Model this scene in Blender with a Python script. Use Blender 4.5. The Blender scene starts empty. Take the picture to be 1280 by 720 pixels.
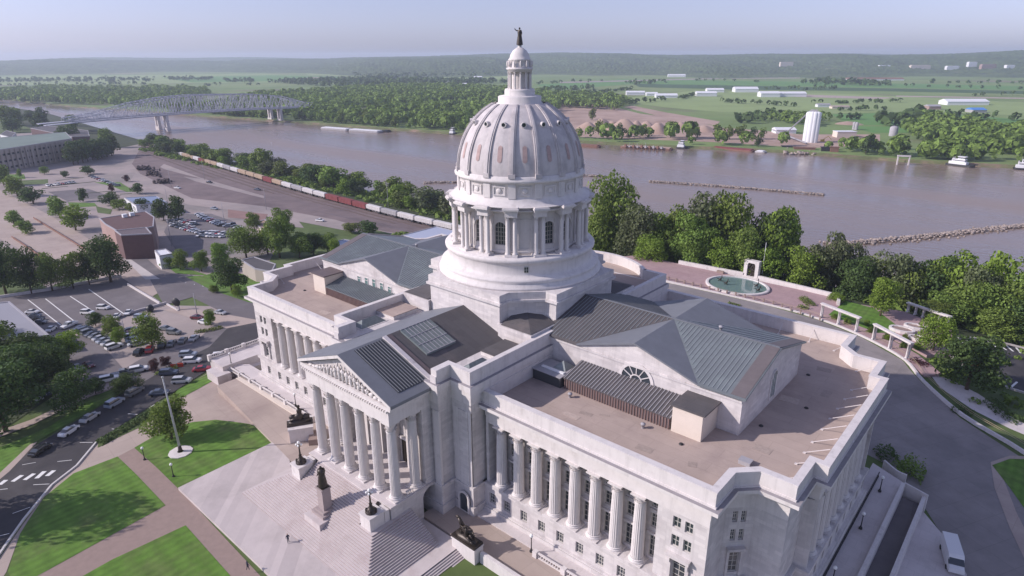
HAZE_D = 1.05e-4; HAZE_C = (.74, .82, 1.0); SKY_S = .13; SKY_SAT = .48; SKY_TINT = (.84, .89, 1.20); SUN_E = 4.3; EXPO = 0.07; WB_T = 6500; WB_TINT = 16
import bpy, bmesh, math, random
from math import sin, cos, pi, radians, atan2, sqrt, hypot
from mathutils import Vector, Matrix
R = random.Random(7)
sc = bpy.context.scene
col = sc.collection

# ------------------------------------------------------------------ camera
CP = Vector((82.865, -97.384, 76.234)); YAW, PIT, ROLL, FPX = -0.718, 0.348, -0.005, 800.9
fw = Vector((sin(YAW)*cos(PIT), cos(YAW)*cos(PIT), -sin(PIT)))
_r = Vector((cos(YAW), -sin(YAW), 0)); _u = _r.cross(fw)
rt = _r*cos(ROLL)+_u*sin(ROLL); up = -_r*sin(ROLL)+_u*cos(ROLL)
cd = bpy.data.cameras.new('camera'); cam = bpy.data.objects.new('camera', cd); col.objects.link(cam)
cd.sensor_width = 36; cd.lens = 36*FPX/1280; cd.clip_end = 60000; cd.clip_start = 1
cam.matrix_world = Matrix(((rt.x, up.x, -fw.x, CP.x), (rt.y, up.y, -fw.y, CP.y), (rt.z, up.z, -fw.z, CP.z), (0, 0, 0, 1)))
sc.camera = cam

# ------------------------------------------------------------------ tagging
def tag(o, label=None, cat=None, group=None, kind=None):
    if label: o['label'] = label
    if cat: o['category'] = cat
    if group: o['group'] = group
    if kind: o['kind'] = kind
    return o
def empty(name, loc=(0, 0, 0), rz=0, label=None, cat=None, group=None, parent=None):
    o = bpy.data.objects.new(name, None); col.objects.link(o); o.location = loc; o.rotation_euler = (0, 0, rz)
    o.empty_display_size = 0.5
    if parent: o.parent = parent
    return tag(o, label, cat, group)
def inst(src, name=None, parent=None, loc=(0, 0, 0), rz=0, scale=None):
    o = src.copy(); col.objects.link(o)
    if name: o.name = name
    o.parent = parent; o.location = loc; o.rotation_euler = (0, 0, rz)
    if scale: o.scale = scale
    return o
def copy_tree(o, parent=None):
    c = o.copy(); col.objects.link(c); c.parent = parent
    for ch in list(o.children): copy_tree(ch, c)
    return c
ORD = ['', 'first', 'second', 'third', 'fourth', 'fifth', 'sixth', 'seventh', 'eighth', 'ninth', 'tenth', 'eleventh', 'twelfth',
       'thirteenth', 'fourteenth', 'fifteenth', 'sixteenth', 'seventeenth', 'eighteenth', 'nineteenth', 'twentieth']
TENS = ['', '', 'twenty', 'thirty', 'forty', 'fifty', 'sixty', 'seventy', 'eighty', 'ninety']
def ordn(n):
    if n <= 20: return ORD[n]
    t, u = divmod(n, 10)
    return TENS[t][:-1]+'ieth' if u == 0 else TENS[t]+'-'+ORD[u]

# ------------------------------------------------------------------ mesh builder
class MB:
    def __init__(s): s.v = []; s.f = []; s.m = []; s.sm = []; s.M = None
    def add(s, vs, fs, mi=0, smooth=False):
        b = len(s.v)
        if s.M is not None: vs = [tuple(s.M @ Vector(p)) for p in vs]
        s.v += [tuple(p) for p in vs]
        for f in fs: s.f.append(tuple(b+i for i in f)); s.m.append(mi); s.sm.append(smooth)
    def frame(s, A, u):      # local (s, d, z): s along u, d outward (to the right of u)
        u = Vector((u[0], u[1])).normalized()
        s.M = Matrix(((u.x, u.y, 0, A[0]), (u.y, -u.x, 0, A[1]), (0, 0, 1, 0), (0, 0, 0, 1)))
        s.flip = True
    def noframe(s): s.M = None
    def box(s, x0, x1, y0, y1, z0, z1, mi=0):
        s.add([(x0, y0, z0), (x1, y0, z0), (x1, y1, z0), (x0, y1, z0), (x0, y0, z1), (x1, y0, z1), (x1, y1, z1), (x0, y1, z1)],
              [(0, 3, 2, 1), (4, 5, 6, 7), (0, 1, 5, 4), (1, 2, 6, 5), (2, 3, 7, 6), (3, 0, 4, 7)], mi)
    def obox(s, c, a, hx, hy, z0, z1, mi=0):
        ca, sa = cos(a), sin(a)
        P = [(c[0]+x*ca-y*sa, c[1]+x*sa+y*ca) for x, y in ((-hx, -hy), (hx, -hy), (hx, hy), (-hx, hy))]
        s.prism(P, z0, z1, mi)
    def prism(s, P, z0, z1, mi=0, top=True, bot=True, mt=None):
        n = len(P); vs = [(p[0], p[1], z0) for p in P]+[(p[0], p[1], z1) for p in P]
        s.add(vs, [(i, (i+1) % n, n+(i+1) % n, n+i) for i in range(n)], mi)
        if top: s.add([(p[0], p[1], z1) for p in P], [tuple(range(n))], mi if mt is None else mt)
        if bot: s.add([(p[0], p[1], z0) for p in P], [tuple(range(n-1, -1, -1))], mi)
    def ring(s, O, I, z0, z1, mi=0, mt=None):
        n = len(O); mt = mi if mt is None else mt
        vs = [(p[0], p[1], z0) for p in O]+[(p[0], p[1], z1) for p in O]+[(p[0], p[1], z0) for p in I]+[(p[0], p[1], z1) for p in I]
        fs = []; ft = []
        for i in range(n):
            j = (i+1) % n
            fs += [(i, j, n+j, n+i), (2*n+j, 2*n+i, 3*n+i, 3*n+j)]
            ft += [(n+i, n+j, 3*n+j, 3*n+i)]
            fs += [(j, i, 2*n+i, 2*n+j)]
        s.add(vs, fs, mi); s.add(vs, ft, mt)
    def poly(s, P, mi=0): s.add(P, [tuple(range(len(P)))], mi)
    def lathe(s, prof, n=48, cx=0, cy=0, mi=0, smooth=True, a0=0, a1=2*pi, caps=False):
        full = abs(a1-a0-2*pi) < 1e-6; k = n if full else n+1
        vs = [(cx+r*cos(a0+(a1-a0)*i/n), cy+r*sin(a0+(a1-a0)*i/n), z) for r, z in prof for i in range(k)]
        fs = []
        for j in range(len(prof)-1):
            for i in range(n):
                a = j*k+i; b = j*k+(i+1) % k; fs.append((a, b, b+k, a+k))
        s.add(vs, fs, mi, smooth)
        if caps:
            m = len(prof)-1
            s.add([vs[m*k+i] for i in range(k)], [tuple(range(k))], mi); s.add([vs[i] for i in range(k)], [tuple(range(k-1, -1, -1))], mi)
    def tube(s, a, b, r0, r1=None, n=8, mi=0, smooth=True):
        r1 = r0 if r1 is None else r1; a = Vector(a); b = Vector(b); d = (b-a).normalized()
        x = d.cross(Vector((0, 0, 1)) if abs(d.z) < .9 else Vector((1, 0, 0))).normalized(); y = d.cross(x)
        vs = [a+(x*cos(2*pi*i/n)+y*sin(2*pi*i/n))*r0 for i in range(n)]+[b+(x*cos(2*pi*i/n)+y*sin(2*pi*i/n))*r1 for i in range(n)]
        s.add(vs, [(i, n+i, n+(i+1) % n, (i+1) % n) for i in range(n)], mi, smooth)
        s.add(vs[n:], [tuple(range(n-1, -1, -1))], mi); s.add(vs[:n], [tuple(range(n))], mi)
    def bar(s, a, b, w, h=None, mi=0):
        h = w if h is None else h; a = Vector(a); b = Vector(b); d = (b-a).normalized()
        x = d.cross(Vector((0, 0, 1)) if abs(d.z) < .95 else Vector((1, 0, 0))).normalized(); y = x.cross(d)
        vs = [p+x*(i*w/2)+y*(j*h/2) for p in (a, b) for i, j in ((-1, -1), (1, -1), (1, 1), (-1, 1))]
        s.add(vs, [(0, 3, 2, 1), (4, 5, 6, 7), (0, 1, 5, 4), (1, 2, 6, 5), (2, 3, 7, 6), (3, 0, 4, 7)], mi)
    def blob(s, c, r, seg=8, rings=5, mi=0, jit=0.0, rnd=None):
        vs = []; rx, ry, rz = r
        for j in range(1, rings):
            t = pi*j/rings
            for i in range(seg):
                a = 2*pi*i/seg; k = 1+(rnd.uniform(-jit, jit) if rnd else 0)
                vs.append((c[0]+rx*k*sin(t)*cos(a), c[1]+ry*k*sin(t)*sin(a), c[2]+rz*k*cos(t)))
        b = len(vs); vs += [(c[0], c[1], c[2]+rz), (c[0], c[1], c[2]-rz)]
        fs = []
        for j in range(rings-2):
            for i in range(seg):
                fs.append((j*seg+i, (j+1)*seg+i, (j+1)*seg+(i+1) % seg, j*seg+(i+1) % seg))
        for i in range(seg):
            fs.append((b, i, (i+1) % seg)); fs.append((b+1, (rings-2)*seg+(i+1) % seg, (rings-2)*seg+i))
        s.add(vs, fs, mi, True)
    def build(s, name, mats, parent=None, loc=(0, 0, 0), rz=0, fix=True):
        me = bpy.data.meshes.new(name); me.from_pydata(s.v, [], s.f)
        me.polygons.foreach_set('material_index', s.m); me.polygons.foreach_set('use_smooth', s.sm)
        for m in (mats if isinstance(mats, (list, tuple)) else [mats]): me.materials.append(m)
        if fix and len(s.f) < 60000:
            bm = bmesh.new(); bm.from_mesh(me); bmesh.ops.remove_doubles(bm, verts=bm.verts, dist=1e-5)
            bmesh.ops.recalc_face_normals(bm, faces=bm.faces); bm.to_mesh(me); bm.free()
        me.update()
        o = bpy.data.objects.new(name, me); col.objects.link(o); o.location = loc; o.rotation_euler = (0, 0, rz)
        if parent: o.parent = parent
        return o
def offset_poly(P, d):      # d > 0 outward, P counter-clockwise
    n = len(P); out = []
    for i in range(n):
        a, b, c = Vector(P[i-1]), Vector(P[i]), Vector(P[(i+1) % n])
        e1 = (b-a).normalized(); e2 = (c-b).normalized(); n1 = Vector((e1.y, -e1.x)); n2 = Vector((e2.y, -e2.x))
        m = n1+n2; k = d*2/m.dot(m) if m.dot(m) > 1e-6 else d
        out.append((b.x+m.x*k, b.y+m.y*k))
    return out

# ------------------------------------------------------------------ materials
def mat(name, c, rough=0.8, spec=0.3, metal=0.0, nz=None, bump=None, c2=None, isl=0.0, stain=None, emit=None, obrnd=0.0):
    """c base colour; nz=(scale, amount) value noise; stain=(scale, colour, low, high); bump=(scale, strength, distance)"""
    m = bpy.data.materials.new(name); m.use_nodes = True; nt = m.node_tree; N = nt.nodes; L = nt.links
    b = N['Principled BSDF']; b.inputs['Roughness'].default_value = rough; b.inputs['Metallic'].default_value = metal
    b.inputs['Specular IOR Level'].default_value = spec
    tc = N.new('ShaderNodeTexCoord').outputs['Object']
    rgb = N.new('ShaderNodeRGB'); rgb.outputs[0].default_value = (*c, 1); cur = rgb.outputs[0]
    def mix(a, bb, f, mode='MIX'):
        x = N.new('ShaderNodeMix'); x.data_type = 'RGBA'; x.blend_type = mode
        for sk, val in ((x.inputs[6], a), (x.inputs[7], bb), (x.inputs[0], f)):
            if hasattr(val, 'is_linked'): L.new(val, sk)
            else: sk.default_value = val
        return x.outputs[2]
    def noise(scale, det=5, ro=.6):
        n = N.new('ShaderNodeTexNoise'); n.inputs['Scale'].default_value = scale; n.inputs['Detail'].default_value = det
        n.inputs['Roughness'].default_value = ro; L.new(tc, n.inputs['Vector']); return n.outputs['Fac']
    def rng(v, a, b_, lo, hi):
        r = N.new('ShaderNodeMapRange'); L.new(v, r.inputs[0])
        for i, q in enumerate((a, b_, lo, hi)): r.inputs[i+1].default_value = q
        return r.outputs[0]
    if c2 is not None:
        cur = mix(cur, (*c2, 1), rng(noise(nz[0]*.3 if nz else .05), .38, .62, 0, 1))
    if stain is not None:
        cur = mix(cur, (*stain[1], 1), rng(noise(stain[0], 7, .68), stain[2], stain[3], 0, 1))
    if nz is not None:
        g = rng(noise(nz[0], 6, .65), .25, .75, 1-nz[1], 1+nz[1])
        k = N.new('ShaderNodeVectorMath'); k.operation = 'SCALE'; L.new(cur, k.inputs[0]); L.new(g, k.inputs['Scale']); cur = k.outputs[0]
    if isl:
        gi = N.new('ShaderNodeNewGeometry').outputs['Random Per Island']
        k = N.new('ShaderNodeVectorMath'); k.operation = 'SCALE'; L.new(cur, k.inputs[0]); L.new(rng(gi, 0, 1, 1-isl, 1+isl), k.inputs['Scale']); cur = k.outputs[0]
    if obrnd:
        oi = N.new('ShaderNodeObjectInfo').outputs['Random']
        h = N.new('ShaderNodeHueSaturation'); L.new(cur, h.inputs['Color']); L.new(rng(oi, 0, 1, .5-obrnd*.09, .5+obrnd*.05), h.inputs['Hue'])
        L.new(rng(oi, 0, 1, 1-obrnd, 1+obrnd*1.2), h.inputs['Value']); cur = h.outputs[0]
    L.new(cur, b.inputs['Base Color'])
    if bump is not None:
        bp = N.new('ShaderNodeBump'); bp.inputs['Strength'].default_value = bump[1]; bp.inputs['Distance'].default_value = bump[2]
        L.new(noise(bump[0], 4), bp.inputs['Height']); L.new(bp.outputs[0], b.inputs['Normal'])
    if emit: b.inputs['Emission Color'].default_value = (*emit[:3], 1); b.inputs['Emission Strength'].default_value = emit[3]
    m.diffuse_color = (*c, 1)
    return m
def add_blocks(m, sx=1.6, sz=.62, dark=.86):      # ashlar joints, driven by plan position and height
    nt = m.node_tree; N = nt.nodes; L = nt.links; b = N['Principled BSDF']
    lk = b.inputs['Base Color'].links[0]; src = lk.from_socket
    g = N.new('ShaderNodeTexCoord').outputs['Object']; sp = N.new('ShaderNodeSeparateXYZ'); L.new(g, sp.inputs[0])
    ad = N.new('ShaderNodeMath'); ad.operation = 'ADD'; L.new(sp.outputs[0], ad.inputs[0]); L.new(sp.outputs[1], ad.inputs[1])
    cb = N.new('ShaderNodeCombineXYZ'); L.new(ad.outputs[0], cb.inputs[0]); L.new(sp.outputs[2], cb.inputs[1])
    br = N.new('ShaderNodeTexBrick'); L.new(cb.outputs[0], br.inputs['Vector']); br.inputs['Scale'].default_value = 1
    br.inputs['Brick Width'].default_value = sx; br.inputs['Row Height'].default_value = sz; br.inputs['Mortar Size'].default_value = .03
    br.inputs['Color1'].default_value = (1, 1, 1, 1); br.inputs['Color2'].default_value = (.82, .82, .83, 1); br.inputs['Mortar'].default_value = (dark, dark, dark, 1)
    x = N.new('ShaderNodeMix'); x.data_type = 'RGBA'; x.blend_type = 'MULTIPLY'; x.inputs[0].default_value = 1
    L.new(src, x.inputs[6]); L.new(br.outputs[0], x.inputs[7]); L.new(x.outputs[2], b.inputs['Base Color'])
    return m
def add_tiles(m, sx, sy, c2, mort, ms=.05, rot=0.0, off=.5):
    nt = m.node_tree; N = nt.nodes; L = nt.links; b = N['Principled BSDF']; src = b.inputs['Base Color'].links[0].from_socket
    tc = N.new('ShaderNodeTexCoord'); mp = N.new('ShaderNodeMapping'); mp.inputs['Rotation'].default_value = (0, 0, rot); L.new(tc.outputs['Object'], mp.inputs[0])
    br = N.new('ShaderNodeTexBrick'); L.new(mp.outputs[0], br.inputs['Vector']); br.inputs['Scale'].default_value = 1; br.offset = off
    br.inputs['Brick Width'].default_value = sx; br.inputs['Row Height'].default_value = sy; br.inputs['Mortar Size'].default_value = ms
    br.inputs['Color1'].default_value = (1, 1, 1, 1); br.inputs['Color2'].default_value = (c2, c2, c2, 1); br.inputs['Mortar'].default_value = (mort, mort, mort, 1)
    x = N.new('ShaderNodeMix'); x.data_type = 'RGBA'; x.blend_type = 'MULTIPLY'; x.inputs[0].default_value = 1
    L.new(src, x.inputs[6]); L.new(br.outputs[0], x.inputs[7]); L.new(x.outputs[2], b.inputs['Base Color']); return m
def add_streaks(m, amt=.16, sc=.9):      # rain streaks running down the stone
    nt = m.node_tree; N = nt.nodes; L = nt.links; b = N['Principled BSDF']; src = b.inputs['Base Color'].links[0].from_socket
    tc = N.new('ShaderNodeTexCoord'); mp = N.new('ShaderNodeMapping'); mp.inputs['Scale'].default_value = (sc, sc, sc*.07); L.new(tc.outputs['Object'], mp.inputs[0])
    n = N.new('ShaderNodeTexNoise'); n.inputs['Scale'].default_value = 1; n.inputs['Detail'].default_value = 6; n.inputs['Roughness'].default_value = .7; L.new(mp.outputs[0], n.inputs[0])
    r = N.new('ShaderNodeMapRange'); r.inputs[1].default_value = .5; r.inputs[2].default_value = .72; r.inputs[3].default_value = 1; r.inputs[4].default_value = 1-amt; L.new(n.outputs[0], r.inputs[0])
    k = N.new('ShaderNodeVectorMath'); k.operation = 'SCALE'; L.new(src, k.inputs[0]); L.new(r.outputs[0], k.inputs['Scale']); L.new(k.outputs[0], b.inputs['Base Color']); return m
STONE = add_blocks(mat('limestone', (.66, .62, .60), .75, nz=(.35, .07), stain=(.16, (.55, .505, .49), .48, .72)))
STONE2 = mat('smooth_limestone', (.66, .62, .60), .7, nz=(.8, .06), stain=(.5, (.50, .46, .44), .55, .8))
COPING = mat('coping_stone', (.60, .56, .55), .75, nz=(1.2, .10), stain=(.4, (.40, .36, .35), .58, .72))
DOMEST = mat('weathered_dome_stone', (.56, .52, .515), .8, nz=(.6, .08), stain=(.35, (.43, .40, .405), .46, .70))
DOMEPANEL = mat('reddish_stone', (.44, .32, .30), .8, nz=(1.0, .25))
GRAVEL = mat('roof_gravel', (.43, .345, .30), .95, nz=(.25, .10), stain=(.09, (.33, .26, .235), .5, .7), bump=(6, .3, .02))
COPPERG = mat('grey_green_metal_roof', (.15, .17, .18), .5, spec=.5, nz=(.5, .10), stain=(.2, (.20, .24, .24), .5, .7))
DARKROOF = mat('dark_membrane_roof', (.105, .098, .10), .75, nz=(.4, .12), stain=(.15, (.15, .13, .125), .5, .7))
SLATE = mat('slate_metal_roof', (.17, .18, .20), .6, spec=.4, nz=(.5, .10))
BROWNMET = mat('brown_metal', (.14, .11, .11), .6, nz=(.7, .15))
LEADG = mat('light_lead_flashing', (.36, .35, .37), .6, nz=(.9, .1))
GLASS = mat('dark_window_glass', (.035, .045, .055), .12, spec=.9)
GLASSG = mat('green_window_glass', (.12, .20, .19), .2, spec=.8)
SKYGL = mat('wired_skylight_glass', (.16, .19, .19), .3, spec=.7, nz=(1.5, .25))
FRAME = mat('pale_window_frame', (.48, .46, .42), .6)
BRONZE = mat('dark_bronze', (.045, .035, .028), .45, spec=.6, metal=.4, nz=(3, .3))
IRON = mat('black_iron', (.02, .02, .022), .5, spec=.5)
GLOBE = mat('white_lamp_globe', (.85, .85, .82), .3, spec=.5)
CREAM = mat('cream_stucco', (.66, .58, .50), .85, nz=(.8, .05))
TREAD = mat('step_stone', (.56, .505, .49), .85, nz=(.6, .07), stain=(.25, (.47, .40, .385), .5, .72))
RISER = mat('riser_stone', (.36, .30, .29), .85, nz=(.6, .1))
PLAZA = add_blocks(mat('plaza_stone', (.56, .50, .48), .85, nz=(.5, .06), stain=(.12, (.47, .42, .40), .48, .7)), 1.8, 1.8, .9)
TERR = mat('terrace_stone', (.60, .55, .54), .85, nz=(.4, .07), stain=(.15, (.50, .45, .44), .5, .7))
CONC = mat('tan_concrete', (.42, .345, .30), .9, nz=(.15, .08), stain=(.06, (.35, .28, .25), .5, .68))
BRICKW = mat('brown_brick_walk', (.30, .225, .195), .9, nz=(1.0, .10))
PINK = mat('pink_paving', (.40, .28, .28), .9, nz=(.7, .10), stain=(.15, (.36, .24, .25), .5, .7))
for m_ in (STONE, STONE2, DOMEST): add_streaks(m_, .17 if m_ is not DOMEST else .2)
add_tiles(GRAVEL, 9.0, 2.2, .955, .86, .045); add_tiles(TERR, 2.4, 2.4, .95, .85, .03); add_tiles(CONC, 4.5, 4.5, .94, .85, .05, .1, 0.0); add_tiles(PINK, 3.0, 3.0, .92, .85, .05, .02, 0.0); add_tiles(DARKROOF, 5, 1.6, .9, .8, .04)
ASPH = mat('dark_asphalt', (.055, .052, .056), .9, nz=(.2, .15), stain=(.08, (.085, .08, .08), .5, .7))
ASPHM = mat('worn_asphalt', (.16, .145, .15), .9, nz=(.12, .12), stain=(.05, (.21, .19, .19), .48, .68))
LOT = mat('pale_lot_paving', (.38, .32, .295), .9, nz=(.06, .12), stain=(.03, (.27, .235, .225), .45, .65))
LOT2 = mat('dusty_ground', (.34, .285, .265), .95, nz=(.05, .15), stain=(.02, (.24, .215, .20), .45, .62))
DRIVE = mat('worn_grey_drive', (.235, .215, .21), .9, nz=(.15, .12), stain=(.05, (.30, .27, .26), .46, .64)); add_tiles(DRIVE, 5, 5, .93, .84, .06, .5, 0.0)
add_tiles(LOT, 7, 7, .93, .84, .08, .12, 0.0); add_tiles(ASPHM, 9, 6, .92, .86, .07, -.1); 
CURBM = mat('concrete_kerb', (.50, .46, .44), .85, nz=(.6, .08))
PAINT = mat('white_road_paint', (.72, .72, .70), .8)
LAWN = mat('mown_lawn', (.10, .20, .03), .95, nz=(.8, .22), stain=(.14, (.115, .165, .045), .47, .66))
def mow(m, ang, w):
    nt = m.node_tree; N = nt.nodes; L = nt.links; b = N['Principled BSDF']; src = b.inputs['Base Color'].links[0].from_socket
    tc = N.new('ShaderNodeTexCoord'); mp = N.new('ShaderNodeMapping'); mp.inputs['Rotation'].default_value = (0, 0, ang); L.new(tc.outputs['Object'], mp.inputs[0])
    wv = N.new('ShaderNodeTexWave'); wv.wave_type = 'BANDS'; wv.inputs['Scale'].default_value = w; wv.inputs['Distortion'].default_value = .6; wv.inputs['Detail'].default_value = 2; L.new(mp.outputs[0], wv.inputs[0])
    r = N.new('ShaderNodeMapRange'); r.inputs[3].default_value = .91; r.inputs[4].default_value = 1.08; L.new(wv.outputs['Fac'], r.inputs[0])
    k = N.new('ShaderNodeVectorMath'); k.operation = 'SCALE'; L.new(src, k.inputs[0]); L.new(r.outputs[0], k.inputs['Scale']); L.new(k.outputs[0], b.inputs['Base Color'])
mow(LAWN, 0.0, .19); mow(LAWN, pi/2, .10)
GRASS = mat('rough_grass', (.09, .13, .04), .95, nz=(.15, .25), stain=(.04, (.11, .15, .055), .45, .65))
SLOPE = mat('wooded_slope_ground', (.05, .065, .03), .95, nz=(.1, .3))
BALLAST = mat('rail_ballast', (.20, .155, .15), .95, nz=(.08, .15), stain=(.03, (.14, .11, .11), .45, .65))
ROCK = mat('pale_riprap', (.30, .25, .22), .9, nz=(.5, .3), isl=.3)
REDBR = mat('red_brick', (.13, .08, .078), .9, nz=(.5, .12))
PINKBR = mat('pinkish_brick', (.34, .235, .21), .9, nz=(.5, .1))
WHITEM = mat('white_metal_panel', (.74, .75, .76), .5)
BLUEM = mat('bright_blue_roof', (.08, .25, .60), .5)
BLUER = mat('blue_grey_roof', (.22, .28, .40), .6, nz=(.1, .1))
TRUSS = mat('pale_bridge_steel', (.40, .41, .46), .6)
RUST = mat('rusty_steel', (.22, .12, .09), .85, nz=(.3, .25))
SAND = mat('river_sand', (.42, .31, .25), .95, nz=(.03, .12), stain=(.02, (.33, .23, .18), .45, .65))
POOL = mat('pool_water', (.15, .23, .22), .08, spec=.6, nz=(.4, .1))
WOOD = mat('tree_bark', (.10, .07, .05), .95, nz=(1, .2))
BLACK = mat('black_rubber', (.02, .02, .02), .8)
# ------------------------------------------------------------------ terrain
XK = [-9000, -1400, -900, -700, -450, -300, -200, -120, -70, -40, 0, 60, 100, 150, 300, 9000]
YK = [-4000, -200, -90, -45, -10, 40, 80, 122, 135, 150, 170, 192, 206, 222]
S0 = [-16, -16, -16, -16, -15, -13, -9, -4, -1.0, .7, .7, .4, -3.6, -5, -8, -8]
Sm = [-16, -16, -16, -16, -15, -13, -9, -4, -1.5, -.8, -.8, -1, -3.6, -5, -8, -8]
ZT = [S0, S0, S0, S0, Sm,
      [-16, -17, -17, -17, -16, -14, -11, -7, -3, -2.2, -2.2, -2.2, -3.4, -5, -8, -8],
      [-18, -18, -18, -18, -17, -16, -13, -9, -5, -2.6, -2.3, -2.3, -3.4, -6, -9, -9],
      [-19, -19, -19, -19, -18, -17, -15, -13, -9, -3, -2.3, -2.3, -6, -8, -12, -12],
      [-20, -20, -20, -19, -19, -18, -18, -16, -12, -6, -3.5, -3.5, -8, -10, -14, -14],
      [-20, -20, -20, -19, -19, -19, -19, -19, -18, -16, -14, -14, -15, -16, -17, -17],
      [-20]*4+[-19]*4+[-20]*8, [-21]*16, [-24]*16, [-31]*16]
ZT[:4] = [list(S0) for _ in range(4)]
_i74 = XK.index(60)+1; XK.insert(_i74, 74)
for _rw, _v in zip(ZT, (-1.2, -1.2, -3.3, -3.3, -3.3, -2.9, -2.6, -4.0, -5.5, -14.4, -20, -21, -24, -31)):
    _rw.insert(_i74, _v)
XK.insert(4, -640)
for _rw in ZT[:4]+ZT[5:]:
    if len(_rw) < len(XK): _rw.insert(4, _rw[3]+(_rw[4]-_rw[3])*.24)
if len(ZT[4]) < len(XK): ZT[4].insert(4, -15.8)
def bank_y(x):            # the near bank swings away upstream
    return 0 if x > -640 else (-640-x)*.09 if x > -1400 else 68.4+(-1400-x)*.01
def T(x, y):
    y = y-bank_y(x)
    x = min(max(x, XK[0]+1), XK[-1]-1); y = min(max(y, YK[0]+1), YK[-1]-.01)
    i = max(k for k in range(len(XK)-1) if XK[k] <= x); j = max(k for k in range(len(YK)-1) if YK[k] <= y)
    u = (x-XK[i])/(XK[i+1]-XK[i]); v = (y-YK[j])/(YK[j+1]-YK[j])
    a, b, c, d = ZT[j][i], ZT[j][i+1], ZT[j+1][i+1], ZT[j+1][i]
    return a+(b-a)*u+(c-b)*v if u >= v else a+(c-d)*u+(d-a)*v
def un(px, py, ax, val):
    d = fw+rt*((px-640)/FPX)-up*((py-360)/FPX); i = 'xyz'.index(ax)
    return CP+d*((val-CP[i])/d[i])
def at(px, py, off=0.0):
    d = fw+rt*((px-640)/FPX)-up*((py-360)/FPX)
    lo, hi, t = 0, None, 20.0
    while t < 6000:
        p = CP+d*t
        if p.z < T(p.x, p.y)+off: hi = t; break
        lo = t; t *= 1.03
    if hi is None: hi = t
    for _ in range(40):
        m = (lo+hi)/2; p = CP+d*m
        if p.z < T(p.x, p.y)+off: hi = m
        else: lo = m
    return CP+d*hi
xs = XK; ysk = YK
mb = MB()
gx = xs
for i in range(len(gx)-1):
    for j in range(len(ysk)-1):
        P = [(gx[i], ysk[j]), (gx[i+1], ysk[j]), (gx[i+1], ysk[j+1]), (gx[i], ysk[j+1])]
        Q = [(x, y+bank_y(x)) for x, y in P]
        V = [(x, y, ZT[J][I]) for (x, y), (I, J) in zip(Q, ((i, j), (i+1, j), (i+1, j+1), (i, j+1)))]
        mi = 1 if ysk[j] >= 122 else 0
        mb.add(V, [(0, 1, 2), (0, 2, 3)], mi)
ground = mb.build('ground', [GRASS, SLOPE], fix=True); ground['kind'] = 'structure'

GK = XK
def sheet(name, P, m, off, kind='structure', thick=0.0):
    """a flat surface draped on the terrain: cut along the terrain's own creases"""
    bm = bmesh.new(); vs = [bm.verts.new((p[0], p[1], 0)) for p in P]; f = bm.faces.new(vs)
    bmesh.ops.triangulate(bm, faces=[f])
    x0, x1 = min(p[0] for p in P), max(p[0] for p in P); y0, y1 = min(p[1] for p in P), max(p[1] for p in P)
    for x in GK:
        if x0 < x < x1: bmesh.ops.bisect_plane(bm, geom=bm.verts[:]+bm.edges[:]+bm.faces[:], plane_co=(x, 0, 0), plane_no=(1, 0, 0))
    for i in range(len(GK)-1):
        xa, xb = GK[i], GK[i+1]
        if xb < x0 or xa > x1: continue
        for j in range(len(YK)):
            A = Vector((xa, YK[j]+bank_y(xa), 0)); B = Vector((xb, YK[j]+bank_y(xb), 0)); d = (B-A).normalized(); n = Vector((-d.y, d.x, 0))
            g = [f for f in bm.faces if xa-1e-4 < f.calc_center_median().x < xb+1e-4]
            if g: bmesh.ops.bisect_plane(bm, geom=list({v for f in g for v in f.verts})+list({e for f in g for e in f.edges})+g, plane_co=A, plane_no=n)
            if j < len(YK)-1:
                C = Vector((xb, YK[j+1]+bank_y(xb), 0)); d = (C-A).normalized(); n = Vector((-d.y, d.x, 0))
                g = []
                for f in bm.faces:
                    c = f.calc_center_median()
                    if xa-1e-4 < c.x < xb+1e-4 and YK[j] < c.y-bank_y(c.x) < YK[j+1]: g.append(f)
                if g: bmesh.ops.bisect_plane(bm, geom=list({v for f in g for v in f.verts})+list({e for f in g for e in f.edges})+g, plane_co=A, plane_no=n)
    for v in bm.verts: v.co.z = T(v.co.x, v.co.y)+off
    bmesh.ops.recalc_face_normals(bm, faces=bm.faces)
    if sum(f.normal.z for f in bm.faces) < 0: bmesh.ops.reverse_faces(bm, faces=bm.faces)
    me = bpy.data.meshes.new(name); bm.to_mesh(me); bm.free(); me.materials.append(m)
    o = bpy.data.objects.new(name, me); col.objects.link(o); o['kind'] = kind
    return o
def psheet(name, px, m, off, kind='structure'):
    return sheet(name, [at(*p).xy for p in px], m, off, kind)
def strip(name, pts, w, m, off, kind='structure'):     # pts world xy
    L_, R_ = [], []
    for i, p in enumerate(pts):
        a = Vector(pts[max(0, i-1)]); b = Vector(pts[min(len(pts)-1, i+1)]); d = (b-a).normalized(); n = Vector((-d.y, d.x))
        L_.append(Vector(p)+n*w/2); R_.append(Vector(p)-n*w/2)
    return sheet(name, L_+R_[::-1], m, off, kind)
def curve_pts(pts, n=6):
    out = []; P = [Vector(p) for p in pts]; P = [P[0]*2-P[1]]+P+[P[-1]*2-P[-2]]
    for i in range(1, len(P)-2):
        for k in range(n):
            t = k/n; a, b, c, d = P[i-1], P[i], P[i+1], P[i+2]
            out.append(.5*((2*b)+(c-a)*t+(2*a-5*b+4*c-d)*t*t+(3*b-a-3*c+d)*t**3))
    out.append(P[-2]); return out
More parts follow.
